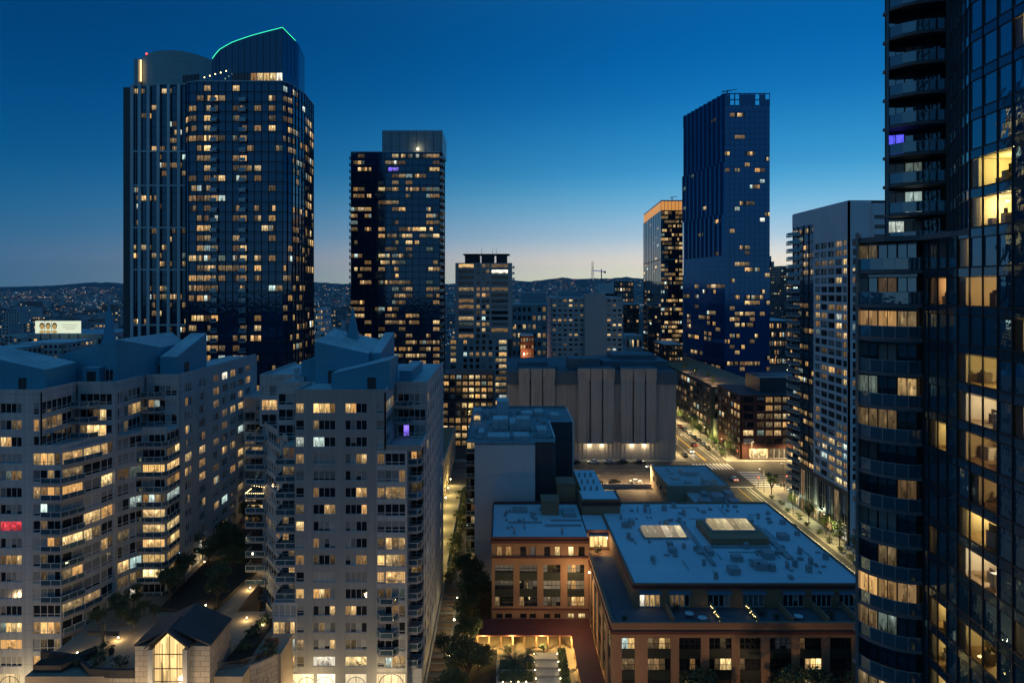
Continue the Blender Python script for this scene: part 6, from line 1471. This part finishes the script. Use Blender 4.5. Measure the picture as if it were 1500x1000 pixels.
def signal(x, y, label, m_, z=.13):
    T = thing('traffic_light', label, 'traffic light', (x, y, z)); m = MB(); m.tube((x, y, z), (x, y, 4.6), .08); m.build('pole', M['pole'], T)
    m = MB(); m.box(x-.18, x+.18, y-.16, y+.16, 3.6, 4.65); m.build('signal_box', M['pole'], T)
    m = MB(); m.ball((x, y-.2, 4.4 if m_ == 'sig_r' else 3.85), .16, 6, 4); m.build('lens', M[m_], T)
signal(102.6, 246.0, 'traffic light at the near end of the striped crossing', 'sig_r'); signal(98.2, 284.5, 'traffic light on the corner of the red brick mid-rise', 'sig_r'); signal(91.9, 244.6, 'red traffic light beside the low roof corner', 'sig_r')
# four wall lamps of the hall
M['wall_lamp'] = emit('wall_lamp_glow', (1, .86, .55), 12, False)
for i, px in enumerate((863.5, 881.7, 925.6, 944.4)):
    x = xs(px); T = thing('wall_lamp', 'bright wall lamp on the concrete hall, %s from the left' % nth[i], 'lamp', (x, 287.8, 5.8), 'hall wall lamps')
    m = MB(); m.box(x-.3, x+.3, 287.3, 287.75, 5.8, 6.3); m.build('lens', M['wall_lamp'], T); m = MB(); m.box(x-.55, x+.55, 287.2, 287.79, 6.31, 6.45); m.build('hood', M['pole'], T)
    light('POINT', (x, 286.6, 5.9), (1, .84, .52), 300, .3, T)
# alley lamps
for i in range(9):
    y = 160+i*11; T = thing('bollard_lamp', 'low yellow lamp along the alley, %s from the stairs' % (nth+['eighth', 'ninth'])[i], 'lamp', (-18.6, y, .06), 'alley lamps')
    m = MB(); m.tube((-18.6, y, .06), (-18.6, y, 2.6), .06); m.build('post', M['pole'], T); m = MB(); m.ball((-18.6, y, 2.75), .2, 8, 5); m.build('globe', M['lamp_glow'], T)
    light('POINT', (-18.2, y, 2.75), (1, .72, .22), 1200, .2, T)
for i, y in enumerate((128, 142, 152)):
    T = thing('stair_lamp', ['lamp beside the lower alley stairs', 'lamp beside the middle of the alley stairs', 'lamp at the top of the alley stairs'][i], 'lamp', (-9.9, y, .06)); m = MB(); m.tube((-9.9, y, .06), (-9.9, y, 3), .06); m.build('post', M['pole'], T); m = MB(); m.ball((-9.9, y, 3.15), .2, 8, 5); m.build('globe', M['lamp_glow'], T); light('POINT', (-10.3, y, 3.15), (1, .8, .45), 200, .2, T)
# courtyard, gatehouse and garden lamps
def glow(x, y, z, label, watts, col=(1, .72, .28), r=.13, cat='lamp'):
    T = thing('garden_lamp', label, cat, (x, y, z), 'garden lamps'); m = MB(); m.tube((x, y, z), (x, y, z+.35), .05); m.build('post', M['pole'], T); m = MB(); m.ball((x, y, z+.45), r, 8, 5); m.build('globe', M['lamp_glow'], T); light('POINT', (x, y-.1, z+.75), col, watts, .15, T)
k = 0
for i in range(5):
    glow(6.2, 122+i*2.4, .3+.22*i, 'step light on the left edge of the courtyard steps, %s from the bottom' % nth[i], 14, r=.1); glow(10.7, 122+i*2.4, .3+.22*i, 'step light on the right edge of the courtyard steps, %s from the bottom' % nth[i], 14, r=.1)
for i in range(4): glow(.2+i*1.4, 122.7, .9, 'small light on the planter wall, %s from the left' % nth[i], 12, r=.1)
for i, (x, y) in enumerate(((-3.6, 139.3), (2, 139.3), (8, 139.3), (14.5, 139.3), (16, 130), (16, 120), (16, 110))):
    T = thing('canopy_lamp', 'lamp under the maroon canopy, %s along from the alley side' % nth[i], 'lamp', (x, y, 2.3), 'canopy lamps'); m = MB(); m.ball((x, y, 2.42), .14, 8, 5); m.build('globe', M['lamp_glow'], T); light('POINT', (x-(.9 if i > 3 else 0), y-(3.6 if i < 4 else 0), 2.2), (1, .70, .24), 900, .2, T)
T = thing('facade_lamp', 'lamp on the inner corner of the terracotta courtyard wall', 'lamp', (17.6, 137.5, 13.4)); m = MB(); m.ball((18.0, 140.4, 13.6), .18, 8, 5); m.build('globe', M['lamp_glow'], T); light('POINT', (15.6, 139.0, 13.0), (1, .66, .30), 800, .3, T); light('POINT', (13.0, 134.0, 8.0), (1, .66, .30), 450, .3, T)
T = thing('terrace_lamp', 'lamp lighting the link terrace by the lit doors', 'lamp', (20.5, 146.3, 18.6)); m = MB(); m.ball((22.6, 146.9, 18.3), .14, 8, 5); m.build('globe', M['lamp_glow'], T); light('POINT', (21, 145.6, 18.2), (1, .80, .42), 260, .2, T)
for i, (x, y, z, wt, lb) in enumerate(((-66, 117.5, PZ0, 520, 'garden lamp on the terrace behind the trellis'), (-70, 112.6, PZ0, 320, 'garden lamp at the left end of the terrace'), (-61.5, 117.5, PZ0, 420, 'garden lamp beside the gatehouse roof'), (-55.5, 128, PZ0+.7, 260, 'garden lamp in the planting bed nearest the gatehouse'), (-50.5, 137, PZ0, 380, 'garden lamp on the path below the right tower'), (-51.5, 147, PZ0, 240, 'garden lamp beside the far planting bed'), (-42.5, 121.5, PZ0, 520, 'garden lamp on the right terrace by the tower foot'), (-61, 152, PZ0+.9, 110, 'pale garden lamp among the dark trees'), (-46.5, 124.5, PZ0, 380, 'garden lamp right of the gatehouse roof'), (-65.3, 150, PZ0, 160, 'garden lamp at the foot of the left tower'))):
    glow(x, y, z, lb, wt*.5, (1, .70, .30) if 'pale' not in lb else (.6, .95, 1))
for i, (x, y, wt) in enumerate(((-6.5, 133, 350), (-4.2, 118, 60))): glow(x, y, .07, ['garden lamp on the earthy slope left of the courtyard', 'garden lamp in the shrubs at the bottom'][i], wt, (1, .55, .16))
for i, (x, lb) in enumerate(((-57.2, 'lamp post before the gatehouse, left of its window bay'), (-44.6, 'lamp post before the gatehouse, right of its window bay'))): street_lamp(x, 99.8, 0, 1, lb, 7.5, 2600, (1, .74, .42)); light('POINT', (x, 99.2, 9.5), (1, .74, .42), 900, .3)  # bare point light by each post is added fill for the gatehouse
# front street under the buildings, lamps just below the frame
struct(sheet('road', -140, 77, 84, 99, .012, M['asphalt']))
for i, x in enumerate((-100, -76, -52, -28, -4, 20, 44)): street_lamp(x, 101.5, 0, -1, 'street lamp on the near street, %s from the left' % nth[i], 9.5, 4600, (1, .68, .32)); light('POINT', (x, 99.2, 8.6), (1, .66, .34), 1700, .4)  # bare point lights are unseen fill, added to warm the lower fronts
light('POINT', (-33, 116, 2.5), (1, .72, .36), 1200, .3); light('POINT', (-20, 116, 2.5), (1, .72, .36), 1200, .3); light('POINT', (-84, 116, 2.5), (1, .72, .36), 1200, .3)
# greenish fill lights added over the pavement planting, no lamps there
for i, (x, y) in enumerate(((98, 306), (98, 324), (98, 346))): light('POINT', (x, y, 3.4), (.85, .95, .30), 900, .3)
light('POINT', (95.2, 210, 4.0), (.9, 1, .55), 800, .3); light('POINT', (96, 226, 3.4), (.75, 1, .8), 500, .2)

# ------------------------------------------------------------------ trees
def tree_mesh(h, r, n, sz, mat, seed, trunk_h=.35):
    global R
    R2 = R; R = random.Random(seed); t = MB(); c = MB()
    th = h*trunk_h; t.tube((0, 0, 0), (0, 0, th), .03*h*.6, .018*h, 7)
    cl = []
    for i in range(15):
        a = R.uniform(0, 2*PI); q = R.uniform(.25, .8)*r; z = R.uniform(th+.1*h, h*.86); cl.append((q*math.cos(a), q*math.sin(a), z)); t.tube((0, 0, th*R.uniform(.7, 1)), (cl[-1][0]*.8, cl[-1][1]*.8, z), .012*h, .005*h, 5)
    for x, y, z in cl: leaf_mass(c, (x, y, z), r*R.uniform(.22, .42), r*R.uniform(.22, .42), h*R.uniform(.06, .13), n//14, sz)
    leaf_mass(c, (0, 0, h*.66), r*.6, r*.6, h*.22, n//6, sz)
    R = R2
    return t.mesh('trunk', [M['bark']]), c.mesh('crown', [M[mat]])
TM = {'big': [tree_mesh(10, 4.2, 3600, .21, 'leaf', 11+i) for i in range(3)], 'street': [tree_mesh(6.5, 2.1, 1100, .17, 'leaf_b', 31+i) for i in range(3)], 'shrub': [tree_mesh(2.2, 1.5, 420, .17, 'leaf', 51+i, .12) for i in range(2)]}
def tree(kind, x, y, z, s, label, group, cat='tree', name=None):
    T = thing(name or {'big': 'broadleaf_tree', 'street': 'street_tree', 'shrub': 'shrub'}[kind], label, cat, (x, y, z), group)
    tm, cm = R.choice(TM[kind]); rz = R.uniform(0, 6.28)
    for nm, me in (('trunk', tm), ('crown', cm)):
        o = bpy.data.objects.new(nm, me); COL.objects.link(o); o.parent = T; o.scale = (s, s, s*R.uniform(.9, 1.1)); o.rotation_euler = (0, 0, rz)
for x, y, s_, lb in ((-7.6, 160, 1.15, 'dark tree against the blank white wall'), (-6.5, 150, 1.0, 'dark tree left of the terracotta wing'), (-10.0, 128, .75, 'dark tree beside the upper alley stairs'), (-9.6, 113.5, .8, 'dark tree beside the lower alley stairs'), (-6.0, 123, .95, 'dark tree in the courtyard corner left of the palm'), (-3.4, 111.5, .75, 'dark tree at the bottom below the palm'), (-7, 108, .9, 'dark tree at the bottom next to the stairs'), (-6.2, 137.5, .7, 'dark tree at the left end of the maroon canopy'), (-7.4, 144, .75, 'dark tree below the left corner of the terracotta wing'), (-5.4, 155, .7, 'dark tree close to the blank white wall and the wing'), (-8.2, 135, .6, 'dark tree on the slope beside the alley stairs'), (-4.4, 128.5, .6, 'dark small tree above the palm on the slope'), (-8.4, 119, .7, 'dark tree between the alley stairs and the palm'),
                     (31.5, 107.5, 1.25, 'dark street tree before the third loft window bay'), (37.5, 106.5, 1.15, 'dark street tree before the fourth loft window bay'), (47.5, 107, 1.35, 'dark street tree before the sixth loft window bay'), (58, 107, 1.3, 'dark street tree before the last loft window bay')):
    tree('big', x, y, .07, s_, lb, 'dark garden trees')
for i, (x, y) in enumerate(((-71.5, 121), (-70.5, 125), (-69.5, 129), (-66, 126), (-68, 122.5), (-63, 124), (-65, 120.5))): tree('big', x, y, PZ0, R.uniform(.32, .5), ['small dark tree at the left tower foot, nearest the trellis', 'small dark tree at the left tower foot behind the trellis', 'small dark tree at the left tower foot, farthest from the trellis', 'dark tree in the middle of the terrace behind the gatehouse', 'small dark tree right behind the trellis', 'dark tree close behind the gatehouse roof', 'small dark tree left of the gatehouse ridge'][i], 'terrace trees')
for i in range(16):
    x = R.uniform(-65, -52.5); y = 128+i*2.9; tree('big', x, y, PZ0+.7, R.uniform(.5, .8), 'dark tree in the garden court between the two pale towers', 'garden court trees')
for i, (x, y, s_, lb) in enumerate(((-66.2, 112.4, .9, 'bare-looking shrub right of the trellis'), (-68, 109.4, .7, 'shrub in the terrace planter'), (-64.8, 109.8, .9, 'dark round shrub by the stone wall'), (-42.8, 113, 1.1, 'dark shrub behind the railing'), (-43, 118, 1.0, 'dark shrub on the right terrace bed'), (-42.6, 122, .9, 'shrub at the back of the right terrace bed'), (-61, 109, .9, 'shrub left of the gatehouse roof'), (-38.4, 112.2, 1.1, 'dark shrub at the tower foot by the wall end'), (1.2, 134.6, .8, 'small shrub under the canopy edge, left'), (8.2, 135.0, .8, 'small shrub under the canopy edge, right'), (-3, 130, 1.3, 'shrub on the earthy slope'), (30.4, 118.8, .6, 'shrub on the second terrace'), (44.5, 117, .6, 'shrub on the green fourth terrace'), (46.5, 115.5, .5, 'low shrub near the fifth terrace wall'), (56, 116, .7, 'shrub on the sixth terrace'), (20.6, 114.9, .5, 'potted shrub on the corner terrace'), (20.4, 144, .7, 'potted shrub on the link terrace'))):
    tree('shrub', x, y, {True: PZ0, False: .07}[x < -30] if y < 135.2 and x < 18 else 15.9, s_, lb, 'shrubs', 'shrub')
for i, y in enumerate((238, 222, 209, 199, 190, 182, 172)): tree('street', 94.0+(i % 2)*.5, y, .13, R.uniform(.95, 1.25), 'street tree before the grid tower, %s from the crossing' % nth[i], 'street trees')
for i in range(16): tree('street', R.uniform(95.5, 99), 293+i*7.5, .13, R.uniform(.8, 1.15), 'lit street tree beside the terrace building', 'street trees beyond the crossing')
for i in range(7): tree('street', 102.5+R.uniform(0, 5), 332+i*11, 24.9, R.uniform(.5, .75), 'small tree on the lit roof terrace', 'roof terrace trees')
for i in range(12): tree('shrub', R.uniform(92.0, 92.8), 160+i*6.6, .13, R.uniform(.6, .9), 'low kerbside bush before the grid tower', 'kerbside bushes', 'shrub')
for i in range(5): tree('shrub', R.uniform(93.9, 96.5), 291+i*4.4, .13, 1.0, 'low shrub bed along the pavement beyond the crossing', 'pavement shrubs', 'shrub')
for i in range(14): tree('shrub', 65.5, 128+i*5, .13, R.uniform(1.0, 1.5), 'dark hedge bush along the loft building on the street side', 'street hedge bushes', 'shrub')
for i in range(16): tree('shrub', R.uniform(-13.2, -11.6), 166+i*5.0, .06, R.uniform(1.0, 1.7), 'dark bush along the right side of the alley', 'alley bushes', 'shrub')
# palm
def palm(x, y, z, h, label, nf=34, fl=3.6):
    T = thing('palm_tree', label, 'palm', (x, y, z)); m = MB(); m.tube((x, y, z), (x+.2, y, z+h), .28, .22, 9); m.build('trunk', M['bark'], T)
    for i in range(nf):
        a = i*2.399; up = R.uniform(-.25, 1.1); b = MB(); p = Vector((x+.2, y, z+h)); d = Vector((math.cos(a)*math.cos(up), math.sin(a)*math.cos(up), math.sin(up)))
        L_ = fl*R.uniform(.8, 1.1); side = Vector((-math.sin(a), math.cos(a), 0)); prev = p
        for k in range(9):
            d = (d+Vector((0, 0, -.16))).normalized(); q = prev+d*(L_/9); wd = .55*math.sin(PI*(k+1.2)/10.5)
            for sg_ in (-1, 1):
                for e in (0, .5):
                    r_ = prev.lerp(q, e); tip = r_+side*sg_*wd+d*.25+Vector((0, 0, -.22*wd)); b.quad([r_, r_+d*.12, tip])
            b.quad([prev-side*.03, prev+side*.03, q+side*.02, q-side*.02]); prev = q
        b.build('frond', M['palm'], T)
palm(2.0, 119.5, .07, 6.6, 'large dark palm tree in the courtyard garden', 54, 4.8); palm(4.6, 128.0, .8, 2.6, 'small palm beside the courtyard paving', 20, 2.4)

# ------------------------------------------------------------------ cars
CP = {n: plain('car_'+n, c, .3, .05) for n, c in (('white', (.7, .7, .7)), ('black', (.012, .012, .014)), ('silver', (.35, .37, .40)), ('red', (.25, .02, .02)), ('navy', (.02, .03, .06)))}
M['tyre'] = plain('tyre', (.02, .02, .02), .9, .1); M['rim'] = plain('rim', (.3, .3, .3), .4, .1, metal=.8); M['headlamp'] = emit('headlamp', (1, .93, .8), 10, False); M['tail'] = emit('tail_lamp', (1, .05, .02), 6, False); M['lens_off'] = plain('lamp_lens', (.5, .5, .5), .2, .05)
prof = [(-2.25, .35), (-2.28, .75), (-2.1, .92), (-1.35, 1.0), (-.75, 1.42), (.55, 1.46), (1.15, 1.05), (2.0, .88), (2.25, .7), (2.25, .35)]
body = MB(); half = .88; Pn = len(prof)
for s_ in (-1, 1): body.v += [(px_, s_*(half if z < 1.05 else half*.78), z) for px_, z in prof]
for i in range(Pn): j = (i+1) % Pn; body.f.append((i, j, Pn+j, Pn+i)); body.m.append(0); body.uv.append([(0, 0)]*4)
body.f.append(tuple(reversed(range(Pn)))); body.m.append(0); body.uv.append([(0, 0)]*Pn); body.f.append(tuple(range(Pn, 2*Pn))); body.m.append(0); body.uv.append([(0, 0)]*Pn)
BODY = {n: body.mesh('body', [CP[n]]) for n in CP}
gm = MB()
for s_ in (-1, 1): gm.quad([(-1.15, s_*.87, 1.05), (.95, s_*.87, 1.05), (.5, s_*.72, 1.40), (-.7, s_*.72, 1.37)])
gm.quad([(1.17, -.78, 1.07), (1.17, .78, 1.07), (.62, .66, 1.42), (.62, -.66, 1.42)]); gm.quad([(-1.38, -.78, 1.03), (-1.38, .78, 1.03), (-.84, .66, 1.39), (-.84, -.66, 1.39)])
GLS = gm.mesh('glass', [M['g_black']])
wh = MB(); wh.tube((0, -.1, 0), (0, .1, 0), .33, .33, 14); WHL = wh.mesh('wheel', [M['tyre']]); ri = MB(); ri.tube((0, -.115, 0), (0, .115, 0), .19, .19, 10); RIM = ri.mesh('rim', [M['rim']])
lm = MB(); lm.box(-.05, .05, -.2, .2, -.07, .07); LMP = {k_: lm.mesh('lamp', [M[k_]]) for k_ in ('headlamp', 'tail', 'lens_off')}
def car(x, y, rz, col, label, on=False, z=.02):
    T = thing('car', label, 'car', (x, y, z), 'cars'); T.rotation_euler = (0, 0, rz)
    def kid(nm, me, loc, par=T): o = bpy.data.objects.new(nm, me); COL.objects.link(o); o.parent = par; o.location = loc; return o
    kid('body', BODY[col], (0, 0, 0)); kid('window_glass', GLS, (0, 0, .012))
    for a in (-1.38, 1.38):
        for c in (-.8, .8): w2 = kid('wheel', WHL, (a, c, .33)); kid('rim', RIM, (0, 0, 0), w2)
    for c in (-.6, .6): kid('headlight', LMP['headlamp' if on else 'lens_off'], (2.24, c, .68)); kid('tail_light', LMP['tail' if on else 'lens_off'], (-2.27, c, .78))
for px, col, lb in ((842, 'black', 'dark car parked at the hall, leftmost of its row'), (870, 'white', 'white car parked under the left wall lamps'), (892, 'silver', 'silver car parked right of the white car'), (912, 'black', 'black car parked below the middle of the hall'), (936.5, 'black', 'black car parked at the hall, rightmost of its row')):
    car(PX(px, 281.2), 281.2, PI, col, lb)
for px, col, lb in ((874, 'black', 'dark car parked on the near kerb, leftmost of three'), (900, 'black', 'black car parked on the near kerb, middle of three'), (931, 'silver', 'silver car parked on the near kerb beside the low building')): car(PX(px, 252.4), 252.4, 0, col, lb)
for i, (y, col) in enumerate(((306, 'black'), (313, 'navy'), (320, 'black'), (328, 'black'), (336, 'silver'), (345, 'black'), (354, 'red'))): car(92.3, y, PI/2, col, 'car parked at the kerb beyond the crossing, %s from the crossing' % nth[i])
car(85.0-1.9, 300, -PI/2, 'silver', 'car with headlights driving towards the crossing', True); light('SPOT', (83.1, 297.2, .8), (1, .95, .85), 700, .1, None, (math.radians(78), 0, PI), 1.2)
car(78.3, 288.5+4, PI/2, 'black', 'dark car parked beside the hall corner'); car(90.0, 368, PI/2, 'red', 'red-lit car waiting far up the street', True); car(81, 330, -PI/2, 'white', 'white car far up the street with its lights on', True)
for i, (x, y, c_, rz_, lb) in enumerate(((87.2, 256, 'white', PI/2, 'white car with lights on crossing the junction'), (88.0, 312, 'black', PI/2, 'dark car with red tail lights beyond the crossing'), (82.9, 345, 'silver', -PI/2, 'silver car with headlights farther up the street'), (88.2, 392, 'black', PI/2, 'dark car with tail lights far up the street'), (60, 273, 'white', PI, 'white car driving along the hall street'), (22, 261, 'navy', 0, 'dark car driving past the white-walled block'), (87.0, 225, 'silver', PI/2, 'silver car on the road beside the loft building'), (87.2, 205, 'black', PI/2, 'dark car on the road before the grid tower'))): car(x, y, rz_, c_, lb, True)
car(115, 267, 0, 'black', 'dark car on the side street by the grid tower')

# ------------------------------------------------------------------ people (small figures on the crossing corner)
CL = {n: plain('cloth_'+n, c, .9, .15) for n, c in (('dark', (.03, .03, .04)), ('grey', (.15, .15, .16)), ('red', (.3, .04, .03)), ('blue', (.04, .08, .2)))}
M['skin'] = plain('skin', (.45, .28, .2), .6, .05)
def person(x, y, rz, cl, label, step=.18, z=.13):
    V = [(0, 0, .95), (0, 0, 1.22), (0, 0, 1.44), (0, 0, 1.54), (0, .01, 1.64), (0, .01, 1.75), (-.1, 0, .88), (-.11, step*.6, .5), (-.11, step-.05, .08), (-.11, step+.12, .04), (.1, 0, .88), (.11, -step*.3, .5), (.11, -step-.05, .08), (.11, -step+.12, .04), (-.19, 0, 1.42), (-.25, -.04, 1.14), (-.24, .1, .92), (-.235, .14, .84), (.19, 0, 1.42), (.25, .03, 1.14), (.24, .15, .94), (.235, .19, .86)]
    E_ = [(0, 1), (1, 2), (2, 3), (3, 4), (4, 5), (0, 6), (6, 7), (7, 8), (8, 9), (0, 10), (10, 11), (11, 12), (12, 13), (2, 14), (14, 15), (15, 16), (16, 17), (2, 18), (18, 19), (19, 20), (20, 21)]
    rad = [.15, .145, .15, .06, .095, .085, .095, .065, .045, .04, .095, .065, .045, .04, .07, .05, .035, .035, .07, .05, .035, .035]
    me = bpy.data.meshes.new('person'); me.from_pydata(V, E_, []); o = bpy.data.objects.new('person', me); COL.objects.link(o)
    md = o.modifiers.new('skin', 'SKIN'); sv = me.skin_vertices[0].data if me.skin_vertices else None
    if sv is None:
        bpy.context.view_layer.objects.active = o; me = o.data
    try:
        for i_, r_ in enumerate(rad): me.skin_vertices[0].data[i_].radius = (r_, r_*.85)
        me.skin_vertices[0].data[0].use_root = True
    except Exception: pass
    o.modifiers.new('sub', 'SUBSURF').levels = 1; o.modifiers['sub'].render_levels = 1
    me.materials.append(CL[cl]); o.location = (x, y, z); o.rotation_euler = (0, 0, rz); tag(o, label, 'person')
    hd = MB(); hd.ball((0, .015, 1.66), .105, 8, 6, 0, 1.2); ho = bpy.data.objects.new('head', hd.mesh('head', [M['skin']], smooth=True)); COL.objects.link(ho); ho.parent = o
    hr = MB(); hr.ball((0, -.01, 1.70), .112, 8, 6, 0, 1.05); hh = bpy.data.objects.new('hair', hr.mesh('hair', [CL['dark']], smooth=True)); COL.objects.link(hh); hh.parent = o
person(100.8, 246.4, .4, 'blue', 'person in dark blue clothes waiting at the striped crossing'); person(101.8, 246.0, 2.2, 'dark', 'person in dark clothes standing at the near end of the crossing'); person(99.8, 241, 1.2, 'red', 'person in a red jacket on the pavement before the grid tower', .22); person(103.5, 284.9, -1.2, 'dark', 'person in dark clothes walking past the lit shopfronts', .24)

T = thing('string_light', 'string of warm bulbs round a corner balcony of the right pale tower', 'lights', (-50.6, 140, zc(7)-1.2))
for i in range(26):
    t_ = i/25; p = (-52.55, 143.2-3.2*t_/.35, 0) if t_ < .35 else ((-52.6+(t_-.35)/.4*4.0, 139.97, 0) if t_ < .75 else (-48.6-(t_-.75)/.25*3.8, 140.0+(t_-.75)/.25*1.8, 1.2))
    m = MB(); m.ball((p[0], p[1]-.05, zc(7)-1.25+1.1+p[2]*(t_ > .75)), .075, 6, 4); m.build('bulb', M['bulb'], T)
light('POINT', (-50.6, 141.0, zc(7)+.6), (1, .6, .3), 60, .3, T)
# ------------------------------------------------------------------ evening air
hz_ = MB(); hz_.box(-13000, 13000, -400, 11200, -1, 420); hzo = hz_.build('haze', [])
a_ = NT('evening_air'); pv = a_.n('ShaderNodeVolumePrincipled'); pv.inputs['Color'].default_value = (.55, .78, 1, 1); pv.inputs['Density'].default_value = 2.4e-5; pv.inputs['Anisotropy'].default_value = .2
a_.t.nodes.remove(a_.b); a_.l(pv.outputs[0], a_.out.inputs['Volume']); hzo.data.materials.append(a_.mat); hzo['kind'] = 'stuff'; hzo['label'] = 'thin blue evening haze over the city'; hzo['category'] = 'haze'
